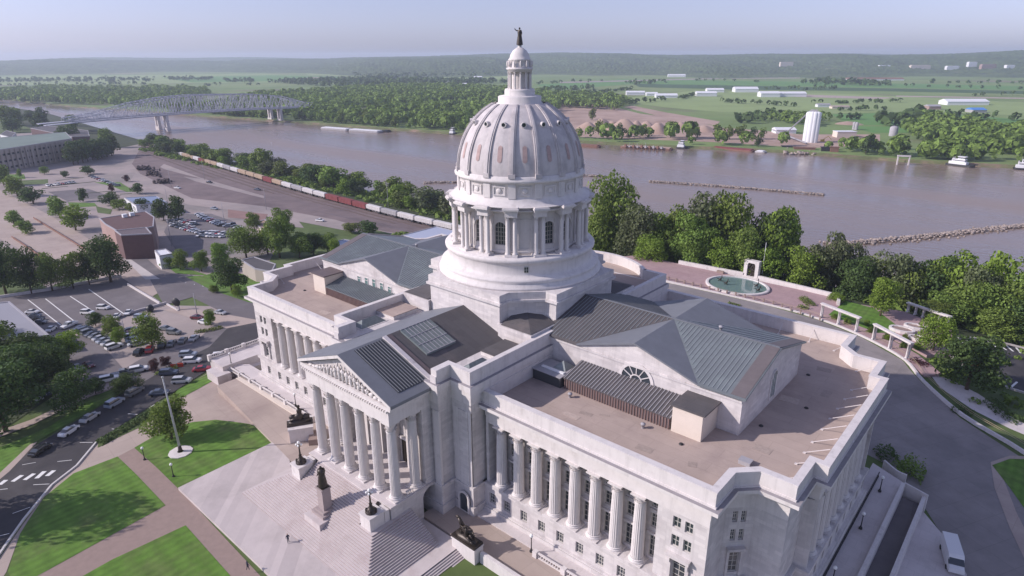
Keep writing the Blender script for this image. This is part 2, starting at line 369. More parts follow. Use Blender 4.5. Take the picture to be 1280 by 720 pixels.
def kerb(name, pts, m=CURBM, w=.3, h=.13, off=0.0):    # a raised kerb along world xy points, following the ground
    mb = MB()
    for a, b in zip(pts[:-1], pts[1:]):
        za, zb = T(*a)+off, T(*b)+off
        mb.bar((a[0], a[1], za+h/2-.1), (b[0], b[1], zb+h/2-.1), w, h+.2)
    o = mb.build(name, m); o['kind'] = 'structure'; return o

# river and far land
def plane(name, P, z, m, kind='structure'):
    mb = MB(); mb.poly([(x, y, z) for x, y in P]); o = mb.build(name, m); o['kind'] = kind
    if o.data.polygons[0].normal.z < 0: o.data.flip_normals()
    return o
def water_mat():
    m = bpy.data.materials.new('muddy_river_water'); m.use_nodes = True; nt = m.node_tree; N = nt.nodes; L = nt.links
    b = N['Principled BSDF']; b.inputs['Roughness'].default_value = .22; b.inputs['Specular IOR Level'].default_value = .5
    tc = N.new('ShaderNodeTexCoord'); mp = N.new('ShaderNodeMapping'); mp.inputs['Scale'].default_value = (.0022, .011, 1); L.new(tc.outputs['Object'], mp.inputs[0])
    n = N.new('ShaderNodeTexNoise'); n.inputs['Scale'].default_value = 1; n.inputs['Detail'].default_value = 6; L.new(mp.outputs[0], n.inputs[0])
    r = N.new('ShaderNodeMapRange'); r.inputs[1].default_value = .35; r.inputs[2].default_value = .65; r.inputs[3].default_value = .0; r.inputs[4].default_value = 1; L.new(n.outputs[0], r.inputs[0])
    x = N.new('ShaderNodeMix'); x.data_type = 'RGBA'; x.inputs[6].default_value = (.18, .135, .105, 1); x.inputs[7].default_value = (.27, .205, .165, 1); L.new(r.outputs[0], x.inputs[0]); L.new(x.outputs[2], b.inputs['Base Color'])
    r2 = N.new('ShaderNodeMapRange'); r2.inputs[1].default_value = .3; r2.inputs[2].default_value = .7; r2.inputs[3].default_value = .10; r2.inputs[4].default_value = .42; L.new(n.outputs[0], r2.inputs[0]); L.new(r2.outputs[0], b.inputs['Roughness'])
    mp2 = N.new('ShaderNodeMapping'); mp2.inputs['Scale'].default_value = (.12, .3, 1); L.new(tc.outputs['Object'], mp2.inputs[0])
    n2 = N.new('ShaderNodeTexNoise'); n2.inputs['Scale'].default_value = 1; n2.inputs['Detail'].default_value = 5; L.new(mp2.outputs[0], n2.inputs[0])
    bp = N.new('ShaderNodeBump'); bp.inputs['Strength'].default_value = .35; bp.inputs['Distance'].default_value = 1.0; L.new(n2.outputs[0], bp.inputs['Height']); L.new(bp.outputs[0], b.inputs['Normal'])
    return m
WATER = water_mat()
plane('river', [(-9000, 130), (4000, 130), (4000, 1500), (-9000, 1500)], -27, WATER)
FB = [(-9000, 300), (-3200, 330), (-1900, 360), (-1603, 383), (-1400, 418), (-1189, 446), (-905, 491), (-709, 519), (-595, 542), (-470, 560), (-356, 587), (-263, 614), (-210, 640), (-151, 652),
      (-100, 655), (-47, 660), (0, 672), (60, 690), (300, 740), (900, 830), (2500, 900), (9000, 950)]
FIELD = mat('floodplain_fields', (.15, .23, .07), .95, nz=(.006, .25), c2=(.19, .25, .09), stain=(.0022, (.19, .17, .11), .56, .64))
FLD = [mat('crop_field', (.11, .24, .06), .95, nz=(.01, .15)), mat('pale_green_field', (.24, .32, .12), .95, nz=(.01, .15)), mat('dry_field', (.27, .235, .16), .95, nz=(.01, .15)), mat('dark_green_field', (.05, .105, .035), .95, nz=(.01, .15))]
mb = MB()
Z2 = -24.5
mb.prism(FB+[(9000, 16000), (-16000, 16000), (-16000, 300)], -33, Z2, 0, bot=False)
nb = len(FB)
o = mb.build('floodplain', FIELD, fix=False); o['kind'] = 'structure'
# bank: grassy slope with a muddy foot
mb = MB()
for i in range(nb-1):
    a, b = Vector(FB[i]), Vector(FB[i+1]); n = 8
    d = (b-a).normalized(); nn = Vector((d.y, -d.x))
    for k in range(n):
        p, q = a.lerp(b, k/n), a.lerp(b, (k+1)/n)
        def W(v, t): return 8+3*sin(v.x*.05)+2*sin(v.x*.13)
        p1, q1 = p+nn*W(p, 0), q+nn*W(q, 0)
        mb.add([(p.x, p.y, Z2+.05), (q.x, q.y, Z2+.05), (q1.x, q1.y, -27.3), (p1.x, p1.y, -27.3)], [(0, 3, 2, 1)], 0)
BANKM = mat('muddy_green_bank', (.13, .145, .06), .95, nz=(.05, .3), stain=(.03, (.24, .17, .12), .5, .62))
o = mb.build('riverbank', BANKM); o['kind'] = 'structure'
# ------------------------------------------------------------------ the capitol
CAP = empty('capitol_building', (0, 0, 0), label='huge pale stone domed capitol with columned porticoes, standing in the middle', cat='capitol')
def part(name, mb, mats, parent=CAP, **k): return mb.build(name, mats, parent, **k)
S, N_, XE = -31.0, 31.8, 67.4
OE = [(17.8, S), (58.5, S), (58.5, -25.4), (60.9, -23), (65.6, -23), (65.6, -16.2), (XE, -16.2), (XE, 16.2), (65.6, 16.2), (65.6, 23), (60.9, 23), (58.5, 25.4), (58.5, N_), (17.8, N_)]
def mir(P): return [(-x, y) for x, y in P][::-1]
LEDGE = mat('grey_ledge_flashing', (.30, .28, .29), .8, nz=(1.0, .15))
WIN = {}      # window meshes by size, shared
def win_mesh(w, h, nx, nz, arched=False):
    key = (round(w, 2), round(h, 2), nx, nz, arched)
    if key in WIN: return WIN[key]
    f = MB(); t = .09; bw = .13
    f.box(0, bw, -.05, .05, 0, h); f.box(w-bw, w, -.05, .05, 0, h); f.box(bw, w-bw, -.05, .05, 0, bw); f.box(bw, w-bw, -.05, .05, h-bw, h)
    for i in range(1, nx): x = w*i/nx; f.box(x-t/2, x+t/2, -.035, .035, bw, h-bw)
    for j in range(1, nz):
        z = h*j/nz; xs_ = [bw]+[w*i/nx for i in range(1, nx)]+[w-bw]
        for a, b in zip(xs_[:-1], xs_[1:]): f.box(a+(t/2 if a > bw else 0), b-(t/2 if b < w-bw else 0), -.03, .03, z-t/2, z+t/2)
    g = MB(); g.add([(bw, 0, bw), (w-bw, 0, bw), (w-bw, 0, h-bw), (bw, 0, h-bw)], [(0, 1, 2, 3)])
    fo = f.build('window', FRAME, CAP); go = g.build('pane', GLASS, fo, fix=False)
    WIN[key] = (fo, go, [True]); return WIN[key]
NWIN = [0]; FORCE = [False]
EXTRA = MB()
def place_window(A, u, s, d, z, w, h, nx=2, nz=4):
    u = Vector(u).normalized(); px_, py_ = A[0]+u.x*s+u.y*d, A[1]+u.y*s-u.x*d; rz = atan2(u.y, u.x)
    if NWIN[0] >= 99 or FORCE[0]:
        EXTRA.frame((px_, py_), u); EXTRA.add([(0, 0, z), (w, 0, z), (w, 0, z+h), (0, 0, z+h)], [(0, 1, 2, 3)])
        EXTRA.box(w/2-.05, w/2+.05, 0, .05, z, z+h, 1); return
    NWIN[0] += 1
    fo, go, first = win_mesh(w, h, nx, nz)
    if first[0]: first[0] = False; f = fo; g = go
    else: f = inst(fo, 'window', CAP); g = inst(go, 'pane', f)
    f.location = (px_, py_, z); f.rotation_euler = (0, 0, rz)
def panel(mb, A, B, z0, z1, ops=(), depth=.42, mi=0):
    """a wall face from A to B (outside on its right) with rectangular openings (s0, s1, z0, z1, nx, nz)"""
    A = Vector(A); B = Vector(B); ln = (B-A).length; u = (B-A)/ln; mb.frame(A, u)
    ss = sorted({0.0, ln}|{o[0] for o in ops}|{o[1] for o in ops}); zs = sorted({z0, z1}|{o[2] for o in ops}|{o[3] for o in ops})
    for a, b in zip(ss[:-1], ss[1:]):
        run = None
        for c, d in zip(zs[:-1], zs[1:]):
            inside = any(o[0] < (a+b)/2 < o[1] and o[2] < (c+d)/2 < o[3] for o in ops)
            if inside:
                if run is not None: mb.add([(a, 0, run), (b, 0, run), (b, 0, c), (a, 0, c)], [(0, 1, 2, 3)], mi); run = None
            elif run is None: run = c
        if run is not None: mb.add([(a, 0, run), (b, 0, run), (b, 0, z1), (a, 0, z1)], [(0, 1, 2, 3)], mi)
    for o in ops:
        a, b, c, d = o[:4]; e = -depth
        mb.add([(a, 0, c), (b, 0, c), (b, 0, d), (a, 0, d), (a, e, c), (b, e, c), (b, e, d), (a, e, d)],
               [(0, 4, 5, 1), (1, 5, 6, 2), (2, 6, 7, 3), (3, 7, 4, 0)], mi)
        place_window(A, u, a, -depth+.12, c, b-a, d-c, o[4] if len(o) > 4 else 2, o[5] if len(o) > 5 else 4)
    mb.noframe()
def hood(mb, A, u, s0, s1, z, d=0.0):       # a flat hood on two brackets, side pilasters and a sill
    mb.frame(A, u)
    mb.box(s0-.75, s1+.75, d, d+.85, z+.45, z+.85); mb.box(s0-.55, s1+.55, d, d+.5, z+.05, z+.44)
    mb.box(s0-.6, s0-.15, d, d+.3, z-3.9, z+.04); mb.box(s1+.15, s1+.6, d, d+.3, z-3.9, z+.04)
    mb.box(s0-.55, s0-.2, d+.31, d+.62, z-.6, z+.04); mb.box(s1+.2, s1+.55, d+.31, d+.62, z-.6, z+.04); mb.noframe()
def small_hood(mb, A, u, s0, s1, z, d=0.0):
    mb.frame(A, u); mb.box(s0-.35, s1+.35, d, d+.42, z+.12, z+.42); mb.box(s0-.25, s1+.25, d, d+.2, z-.1, z+.11); mb.noframe()
# Corinthian column, shared mesh: fluted tapered shaft, base, capital with leaf tiers
def column_mesh(h, r, flutes=20, name='column', simple=False):
    m = MB(); n = flutes*2 if not simple else 14
    base = [(r*1.42, 0), (r*1.42, h*.018)]
    m.box(-r*1.38, r*1.38, -r*1.38, r*1.38, 0, h*.016)
    m.lathe([(r*1.3, h*.017), (r*1.34, h*.026), (r*1.28, h*.034), (r*1.12, h*.036), (r*1.10, h*.043), (r*1.2, h*.048), (r*1.16, h*.056), (r*1.0, h*.06)], 24 if not simple else 12)
    lv = [(0.06, 1.0), (.35, .985), (.62, .94), (.87, .86)]; vs = []; k = n
    for t, s in lv:
        for i in range(k):
            rr = r*s*(1 if (i % 2 == 0 or simple) else .93); a = 2*pi*i/k; vs.append((rr*cos(a), rr*sin(a), h*t))
    m.add(vs, [(j*k+i, j*k+(i+1) % k, (j+1)*k+(i+1) % k, (j+1)*k+i) for j in range(len(lv)-1) for i in range(k)], 0, simple)
    m.lathe([(r*.93, h*.872), (r*.95, h*.878), (r*.86, h*.885), (r*.88, h*.93), (r*1.0, h*.965), (r*1.18, h*.982)], 24 if not simple else 12)
    q = 8
    for tier, (z0, z1, ro) in enumerate(((.885, .925, 1.12), (.91, .95, 1.22), (.945, .982, 1.38))):
        nn = q if tier < 2 else 4
        for i in range(nn):
            a = 2*pi*(i+.5*(tier % 2))/nn + (pi/4 if tier == 2 else 0); ca, sa = cos(a), sin(a); w = r*.27
            P = []
            for (rr, z, ww) in ((r*.86, z0*h, w), (r*.98, (z0+z1)/2*h, w), (r*ro, z1*h-.01*h, w*.7), (r*(ro-.04), z1*h-.022*h, w*.3)):
                P += [(rr*ca-ww*sa, rr*sa+ww*ca, z), (rr*ca+ww*sa, rr*sa-ww*ca, z)]
            m.add(P, [(0, 1, 3, 2), (2, 3, 5, 4), (4, 5, 7, 6)])
    m.box(-r*1.22, r*1.22, -r*1.22, r*1.22, h*.983, h)
    return m.build(name, STONE2, CAP)
USED = set()
def columns(src, pts, z):
    for x, y, *a in pts:
        if src.name not in USED: o = src; USED.add(src.name)
        else: o = inst(src, 'column', CAP)
        o.location = (x, y, z); o.rotation_euler = (0, 0, a[0] if a else 0)
def clean(src): pass

ZS, ZL, ZE, ZC, ZA, ZP = 6.6, 7.2, 18.9, 22.1, 22.9, 25.06
COLS = [21.3+3.75*i for i in range(8)]
colS = column_mesh(ZE-ZL, .93)
def wing(sg):
    O = OE if sg > 0 else mir(OE)
    m = MB()
    m.prism(offset_poly(O, -.75), -2, ZS, 0)                                         # basement core is inside the faces
    # basement faces
    F = offset_poly(O, -.3)
    n = len(F)
    for i in range(n):
        A, B = Vector(F[i]), Vector(F[(i+1) % n]); L_ = (B-A).length; u = (B-A).normalized(); ops = []
        if abs(u.x) > .99 and A.y < 0 and L_ > 20:          # south front
            xs_ = [x+1.875 for x in COLS[:-1]]+[19.9, 49.4, 54.2]
            ops = [(abs(x*sg-A.x)-.7, abs(x*sg-A.x)+.7, 3.3, 5.35, 3, 3) for x in xs_ if 0 < abs(x*sg-A.x)-.7]
        elif abs(u.y) > .99 and L_ > 20 and abs(A.x) > 60:
            ops = [(L_/2+(k-4)*3.75-.6, L_/2+(k-4)*3.75+.6, 3.4, 5.2, 2, 2) for k in range(9)] if sg > 0 else [(L_/2+(k-4)*3.75-.6, L_/2+(k-4)*3.75+.6, 3.4, 5.2, 2, 2) for k in range(9)]
        elif .3 < abs(u.x*u.y) and A.y < 0 and B.y < 0: ops = [(L_/2-.6, L_/2+.6, 3.4, 5.2, 2, 2)]
        FORCE[0] = sg < 0 and not (A.y < 0 and L_ > 20 and abs(u.x) > .9); panel(m, A, B, -2, ZS, ops); FORCE[0] = False
    m.prism(offset_poly(O, .35), -2, 2.5, 0)
    m.prism(offset_poly(O, .1), 2.45, 2.75, 0)
    m.prism(offset_poly(O, .02), ZS-.02, ZL, 0)                                      # string course
    m.prism(offset_poly(O, -.25), ZS-.4, ZS-.03, 0)
    part('wall', m, [STONE]); m = MB()
    # upper walls
    W = offset_poly(O, -.6)
    i0 = next(i for i in range(n) if W[i][1] < 0 and W[(i+1) % n][1] < 0 and abs(W[i][1]-W[(i+1) % n][1]) < .01 and abs(W[i][0]-W[(i+1) % n][0]) > 20)
    P = []; yr = -28.45; xr0, xr1 = (19.0, 50.5)
    for i in range(n):
        P.append((W[i], 'n')) 
        A, B = W[i], W[(i+1) % n]
        if i == i0:
            pts = [(xr0, A[1]), (xr0, yr), (xr1, yr), (xr1, A[1])]
            if sg < 0: pts = [(-x, y) for x, y in pts][::-1]
            P[-1] = (W[i], 'pavS' if sg < 0 else 'n'); P += [(pts[0], 'n'), (pts[1], 'recS'), (pts[2], 'n'), (pts[3], 'pavS' if sg > 0 else 'n')]
        elif abs(A[0]-B[0]) < .01 and abs(A[1]-B[1]) > 20 and abs(A[0]) > 60:
            s = 1 if B[1] > A[1] else -1; xr = abs(A[0])-1.9
            pts = [(A[0], -15.2*s), (xr*sg, -15.2*s), (xr*sg, 15.2*s), (A[0], 15.2*s)]
            P += [(pts[0], 'n'), (pts[1], 'recE'), (pts[2], 'n'), (pts[3], 'n')]
    Q = [Vector(p[0]) for p in P]; k = len(Q)
    core = offset_poly([tuple(q) for q in Q], -.5); m.prism(core, ZL-.01, ZE, 0)
    for i in range(k):
        A, B = Q[i], Q[(i+1) % k]; L_ = (B-A).length; u = (B-A)/L_; ty = P[i][1]; ops = []
        if ty == 'recS':
            cs = [x+1.875 for x in COLS[:-1]]+[49.45]
            for x in cs:
                s = abs(x*sg-A.x); hw = 1.0 if x < 49 else .8
                ops += [(s-hw, s+hw, 7.8, 11.7, 3, 4), (s-hw, s+hw, 13.0, 15.4, 3, 3), (s-hw, s+hw, 16.5, 18.4, 3, 2)]
                small_hood(m, A, u, s-hw, s+hw, 11.85)
                m.frame(A, u); m.box(s-hw-.2, s+hw+.2, 0.0, .25, 15.6, 16.2); m.noframe()
        elif ty == 'recE':
            for q in range(9 if sg > 0 else 9):
                s = L_/2+(q-4)*3.4
                ops += [(s-.75, s+.75, 8.0, 12.2, 2, 4), (s-.75, s+.75, 14.0, 16.9, 2, 3)]
                small_hood(m, A, u, s-.75, s+.75, 12.2)
        elif ty == 'pavS':
            s = abs(54.3*sg-A.x)
            ops += [(s-1.45, s-.3, 16.5, 18.3, 2, 2), (s+.3, s+1.45, 16.5, 18.3, 2, 2), (s-1.45, s-.3, 13.4, 15.3, 2, 2), (s+.3, s+1.45, 13.4, 15.3, 2, 2), (s-.95, s+.95, 7.9, 11.5, 2, 4)]
            hood(m, A, u, s-.95, s+.95, 11.6)
        elif .3 < abs(u.x*u.y) and A.y < 0 and B.y < 0:
            s = L_/2
            ops += [(s-.95, s-.25, 16.5, 18.3, 2, 3), (s+.25, s+.95, 16.5, 18.3, 2, 3), (s-.95, s-.25, 13.4, 15.3, 2, 3), (s+.25, s+.95, 13.4, 15.3, 2, 3), (s-.7, s+.7, 7.9, 11.5, 2, 4)]
            m.frame(A, u); m.box(s-1.3, s+1.3, 0, .7, 12.0, 12.4); m.box(s-1.15, s-.8, 0, .25, 7.4, 12.0); m.box(s+.8, s+1.15, 0, .25, 7.4, 12.0); m.noframe()
        FORCE[0] = ty == 'recE' or (sg < 0 and ty not in ('recS', 'pavS')); panel(m, A, B, ZL, ZE, ops); FORCE[0] = False
        if ty == 'n' and L_ > 5 and A.y < 0 and abs(u.y) > .9 and abs(A.x) > 60: pass
    # pilasters at the recess ends and pavilion corners
    part('wall', m, [STONE]); m = MB()
    E1 = offset_poly(O, -.62); m.prism(E1, ZE-.02, 20.2, 0); m.prism(offset_poly(O, -.55), 20.18, ZC, 0)
    m.prism(offset_poly(O, -.15), 21.5, ZC, 0); m.ring(offset_poly(O, .78), offset_poly(O, -.9), ZC-.02, 22.66, 0, 1); m.ring(offset_poly(O, .16), offset_poly(O, -.92), 22.60, ZA, 0)
    part('cornice', m, [STONE2, LEDGE]); m = MB()
    inner = offset_poly(O, -.95)
    m.ring(offset_poly(O, 0), inner, ZA-.03, ZP-.22, 0)
    m.ring(offset_poly(O, .07), offset_poly(O, -1.02), ZP-.22, ZP, 0)
    part('parapet', m, [STONE2]); m = MB()
    m.prism(offset_poly(O, -.9), 22.2, 22.5, 0)
    rp = part('roof', m, [GRAVEL])
    columns(colS, [(x*sg, -29.72) for x in COLS], ZL)
    columns(colS, [((XE-1.55)*sg, (q-3.5)*3.4) for q in range(8)], ZL)
    # parapet braces on the roof
    return rp
RE = wing(1); RW = wing(-1); clean(colS)
def brace(px, py, dx, dy, z=22.5):
    m = MB(); m.bar((0, 0, .1), (dx, dy, 2.0), .09, .09); m.box(-.2, .2, -.2, .2, 0, .1)
    o = m.build('parapet_brace', COPING, CAP); o.location = (px, py, z); return o
for y in (-14.5, -11, -7.5, -3, 1, 5, 9, 13): brace(62.9, y, 3.2, 0)
for x, y, dx, dy in ((54.5, -29, 3.2, 0), (61.8, -20.5, 2.8, 0), (61.6, 21, 3, 0), (56, 27.5, 2.4, 1.4), (45, 28.6, 0, 2.3), (38.5, 28.6, 0, 2.3), (51, 28.6, 0, 2.3), (32, 28.6, 0, 2.3),
                     (-62.9, -8, -3.2, 0), (-62.9, 0, -3.2, 0), (-60.5, -20.5, -3, 0), (-56, -27, -1.6, 0), (-62.9, 8, -3.2, 0)): brace(x, y, dx, dy)

# legislative halls: low gabled blocks on each wing
def hall(sg):
    x0, x1, hw = 16.5, 53.9, 12.9; ze, zr = 28.8, 32.2; gx0, gx1, gx = 25.2, 46.2, 35.7
    def X(x): return x*sg
    m = MB()
    def wallq(P): m.add([(X(a), b, c) for a, b, c in P], [tuple(range(len(P)))], 0)
    for s in (-1, 1):
        y = hw*s
        wallq([(x0, y, 22.3), (x1, y, 22.3), (x1, y, ze), (gx1, y, ze), (gx, y, zr), (gx0, y, ze), (x0, y, ze)])
        m.add([(X(x0), y+.22*s*k, z) for k in (0, 1) for z in (28.0, 28.35)]+[(X(x1), y+.22*s*k, z) for k in (0, 1) for z in (28.0, 28.35)], [(0, 4, 6, 2), (1, 3, 7, 5), (2, 6, 7, 3)], 0)
    wallq([(x1, -hw, 22.3), (x1, hw, 22.3), (x1, hw, ze), (x1, 0, zr+.1), (x1, -hw, ze)])
    part('hall_wall', m, [STONE])
    m = MB(); t = .28
    def rq(P, mi=0):
        P = [(X(a), b, c) for a, b, c in P]; m.add(P+[(a, b, c-t) for a, b, c in P], [tuple(range(len(P))), tuple(range(2*len(P)-1, len(P)-1, -1))]+[(i, (i+1) % len(P), len(P)+(i+1) % len(P), len(P)+i) for i in range(len(P))], mi)
    ov = .5; sl = (zr-ze)/hw; yo = hw+ov; zo = ze-sl*ov+t; zR = zr+t
    xo = x1+.6
    for s in (-1, 1):
        # main slopes, cut where the cross gable joins
        a = (gx, 0, zR); bq = (gx1+.9, yo*s, zo); c = (gx0-.9, yo*s, zo)
        rq([(x0, 0, zR), (gx, 0, zR), (gx0-.9, yo*s, zo), (x0, yo*s, zo)], 0 if sg < 0 else 1)
        rq([(gx, 0, zR), (xo, 0, zR), (xo, yo*s, zo), (gx1+.9, yo*s, zo)], 0)
        rq([(gx, 0, zR-.03), (gx, yo*s, zR-.03), (gx0-.9, yo*s, zo-.03)], 2)
        rq([(gx, 0, zR-.03), (gx1+.9, yo*s, zo-.03), (gx, yo*s, zR-.03)], 3)
    # standing seams
    nb_ = 34
    for s in (-1, 1):
        for i in range(nb_+20):
            x = x0+1+i*.72
            if x > x1-2.2: break
            if x < gx:   # from ridge down to valley line
                t0 = 1.0 if x < gx0-.9 else (gx-x)/(gx-gx0+.9)
                # valley: from (gx,0) to (gx0-.9, yo)
            else:
                t0 = 1.0 if x > gx1+.9 else (x-gx)/(gx1+.9-gx)
            y1 = yo*t0-.3
            if y1 < .6: continue
            if sg < 0 and s > 0: continue
            m.bar((X(x), .35*s, zR-(zR-zo)*.35/yo+.03), (X(x), y1*s, zR-(zR-zo)*y1/yo+.03), .10 if x < gx else .13, .10, 4 if sg > 0 else 0)
    m.bar((X(x0), 0, zR+.05), (X(xo-.3), 0, zR+.05), .35, .14, 3)
    for s in (-1, 1): m.bar((X(xo-1.3), .3*s, zR-(zR-zo)*.3/yo+.05), (X(xo-1.3), (yo-.3)*s, zo+.08), 2.2, .08, 5)
    part('hall_roof', m, [COPPERG, DARKROOF if sg > 0 else COPPERG, SLATE, SLATE, LEADG if sg < 0 else mat('seam_metal', (.24, .265, .275), .5, nz=(.5, .1)), mat('dull_flashing', (.15, .13, .132), .6, nz=(.7, .12))])
    # windows
    m = MB()
    if sg > 0:
        cx, cz, r = 36.2, 25.7, 2.75
        g = MB(); na = 18
        g.frame((0, -hw), (1, 0))
        g.add([(cx+r*cos(pi*i/na), .05, cz+r*.95*sin(pi*i/na)) for i in range(na+1)], [tuple(range(na+1))])
        fr = MB(); fr.frame((0, -hw), (1, 0))
        def arc(r0, r1, d0, d1):
            vs = []
            for i in range(na+1):
                a = pi*i/na
                for rr in (r0, r1):
                    for d in (d0, d1): vs.append((cx+rr*cos(a), d, cz+rr*.95*sin(a)))
            fs = []
            for i in range(na):
                o_ = i*4; fs += [(o_+1, o_+3, o_+7, o_+5), (o_, o_+4, o_+6, o_+2), (o_, o_+1, o_+5, o_+4), (o_+2, o_+6, o_+7, o_+3)]
            fr.add(vs, fs, 0)
        arc(r, r+.55, 0, .16); arc(.95, 1.15, .04, .2)
        for i in range(1, 6):
            a = pi*i/6; fr.bar((cx+1.1*cos(a), .1, cz+1.05*sin(a)), (cx+r*cos(a), .1, cz+r*.95*sin(a)), .13, .13)
        fr.box(cx-r-.5, cx+r+.5, 0, .3, cz-.35, cz-.02)
        fo = fr.build('fan_window', STONE2, CAP); g.build('pane', GLASS, fo)
        # tall round-headed window in the east gable end
        g = MB(); g.frame((x1, 0), (0, 1)); P = [(-1.0, .05, 23.6), (1.0, .05, 23.6)]+[(1.0*cos(pi*i/10), .05, 27.3+1.0*sin(pi*i/10)) for i in range(11)]; g.add(P, [tuple(range(len(P)))])
        fr = MB(); fr.frame((x1, 0), (0, 1)); fr.box(-1.35, -1.0, 0, .18, 23.4, 27.3); fr.box(1.0, 1.35, 0, .18, 23.4, 27.3)
        for i in range(10):
            a, b = pi*i/10, pi*(i+1)/10; fr.bar((1.17*cos(a), .09, 27.3+1.17*sin(a)), (1.17*cos(b), .09, 27.3+1.17*sin(b)), .35, .18)
        for y in (-.33, .33): fr.box(y-.05, y+.05, .06, .12, 23.6, 28.1)
        fo = fr.build('arched_window', STONE2, CAP); g.build('pane', GLASSG, fo)
    else:
        for i in range(5):
            s = 27.0+i*2.85; hgt = 1.7+.25*min(i, 4-i)
            f = MB(); f.box(0, 1.35, 0, .12, 0, .1); f.box(0, .12, 0, .12, .1, hgt); f.box(1.23, 1.35, 0, .12, .1, hgt); f.box(.12, 1.23, 0, .12, hgt-.12, hgt); f.box(.12, 1.23, .02, .1, hgt*.6, hgt*.6+.1)
            fo = f.build('hall_window', STONE2, CAP); fo.location = (-s-1.35, -hw-.12, 25.6)
            g = MB(); g.add([(.12, .06, .1), (1.23, .06, .1), (1.23, .06, hgt-.12), (.12, .06, hgt-.12)], [(0, 1, 2, 3)]); g.build('pane', GLASSG, fo)
    # lean-to along the south wall with a ribbed roof, and the cream stair head at its outer end
    m = MB(); xa, xb, y0, y1 = 25.2, 45.4, -hw-.05, -18.3
    P = [(X(xa), y0, 25.9), (X(xb), y0, 25.9), (X(xb), y1, 24.6), (X(xa), y1, 24.6)]
    m.add(P+[(p[0], p[1], p[2]-.15) for p in P], [(0, 1, 2, 3), (7, 6, 5, 4), (0, 4, 5, 1), (1, 5, 6, 2), (2, 6, 7, 3), (3, 7, 4, 0)], 0)
    for i in range(33):
        x = xa+.3+i*.62; m.bar((X(x), y0, 25.95), (X(x), y1, 24.65), .10, .12, 1)
    part('annex_roof', m, [DARKROOF if sg > 0 else COPPERG, LEADG if sg > 0 else COPPERG]); m = MB()
    xl, xr = sorted((X(xa+.1), X(xb-.1)))
    m.box(xl, xr, y1+.25, y1+.5, 22.4, 24.45, 0)
    for i in range(40):
        x = xl+.2+i*(xr-xl-.4)/39; m.box(x-.05, x+.05, y1+.13, y1+.26, 22.5, 24.4, 1)
    part('annex_wall', m, [BROWNMET, mat('brown_rib', (.26, .17, .15), .6)])
    m = MB(); xl, xr = sorted((X(45.6), X(50.4))); m.box(xl, xr, -18.2, -12.95, 22.4, 26.9); part('stair_head', m, [CREAM])
    m = MB(); xl, xr = sorted((X(45.3), X(50.8))); m.box(xl, xr, -18.5, -12.92, 26.9, 27.15); part('stair_head_roof', m, [DARKROOF if sg > 0 else BROWNMET])
hall(1); hall(-1)
m = MB(); m.box(18.9, 24.9, -18.6, -14, 22.4, 24.4, 0); m.box(18.7, 25.0, -18.8, -13.8, 24.4, 24.55, 1); part('plant_box', m, [mat('dark_plant_cladding', (.07, .07, .075), .7), LEADG])
m = MB(); m.add([(21.5, -16.3, 24.56), (24.3, -16.3, 24.56), (24.3, -13.6, 24.56), (21.5, -13.6, 24.56), (22.9, -15, 25.8)], [(0, 1, 4), (1, 2, 4), (2, 3, 4), (3, 0, 4)], 0); part('pyramid_skylight', m, [SKYGL])
m = MB(); m.box(19.8, 24.6, -17.4, -16.9, 24.56, 24.8, 0); part('roof_duct', m, [WHITEM])
def vent(x, y, z, r=.35, h=.8, mm=LEADG):
    v = MB(); v.lathe([(r*.7, 0), (r*.7, h*.7), (r*1.1, h*.7), (r*1.1, h), (0, h+.1)], 10); o = v.build('roof_vent', mm, CAP); o.location = (x, y, z)
for x, y, z in ((28.0, -20, 22.5), (42.0, -20.3, 22.5), (44, .8, 32.3), (-34, 1, 32.2)): vent(x, y, z)

rpx = random.Random(12)
for i, (x, y, w, h_, a) in enumerate(((33, -22.5, 2.2, .9, .2), (35.5, -21, 1.6, .5, .5), (31.5, -24.5, 3, 1.2, 0), (45, -25, 2.5, 1.4, .1), (52, -24, 1.2, 1.2, .4), (58, -14, 2.5, 1.8, 0), (56, 3, 3, 2, .1), (60, 9, 1.4, 2.6, 0), (57, 18, 2.4, 1.6, .2), (47, 22, 3, 1.2, 0), (-36, -25, 3, 1.5, .1), (-48, -26, 2, 1, 0), (-56, -12, 2, 2, .2))):
    m = MB(); m.obox((0, 0), a, w/2, h_/2, 0, .02+.004*(i % 3)); o = m.build('roof_patch', mat('roof_patch_tone_%d' % i, tuple(q*(.78, .88, 1.08, .83)[i % 4] for q in (.43, .35, .305)), .9, nz=(2, .2)), CAP); o.location = (x, y, 22.505)
for x, y in ((39, -27.6), (48.5, -20.5), (55.5, -8), (59, 2), (55.5, 14), (44, 26), (-30, -27), (-52, -20)):
    m = MB(); m.lathe([(.35, 0), (.35, .1), (.2, .22), (0, .25)], 10); o = m.build('roof_drain', IRON, CAP); o.location = (x, y, 22.5)
m = MB(); m.box(-.8, .8, -.6, .6, 0, .55); m.box(-.85, .85, -.65, .65, .55, .65); o = m.build('roof_hatch', LEADG, CAP); o.location = (57.5, -19, 22.5)
# central block
OC = [(-13.9, -36.8), (13.9, -36.8), (13.9, -33.8), (18.4, -33.8), (18.4, 30), (-18.4, 30), (-18.4, -33.8), (-13.9, -33.8)]
m = MB()
m.prism(offset_poly(OC, -.55), -2, 27.0, 0); m.prism(offset_poly(OC, .0), -2, 3.2, 0); m.prism(offset_poly(OC, -.3), 3.18, ZS, 0); m.prism(offset_poly(OC, -.1), ZS-.02, ZL, 0)
m.prism(offset_poly(OC, -.35), 21.6, 23.2, 0)
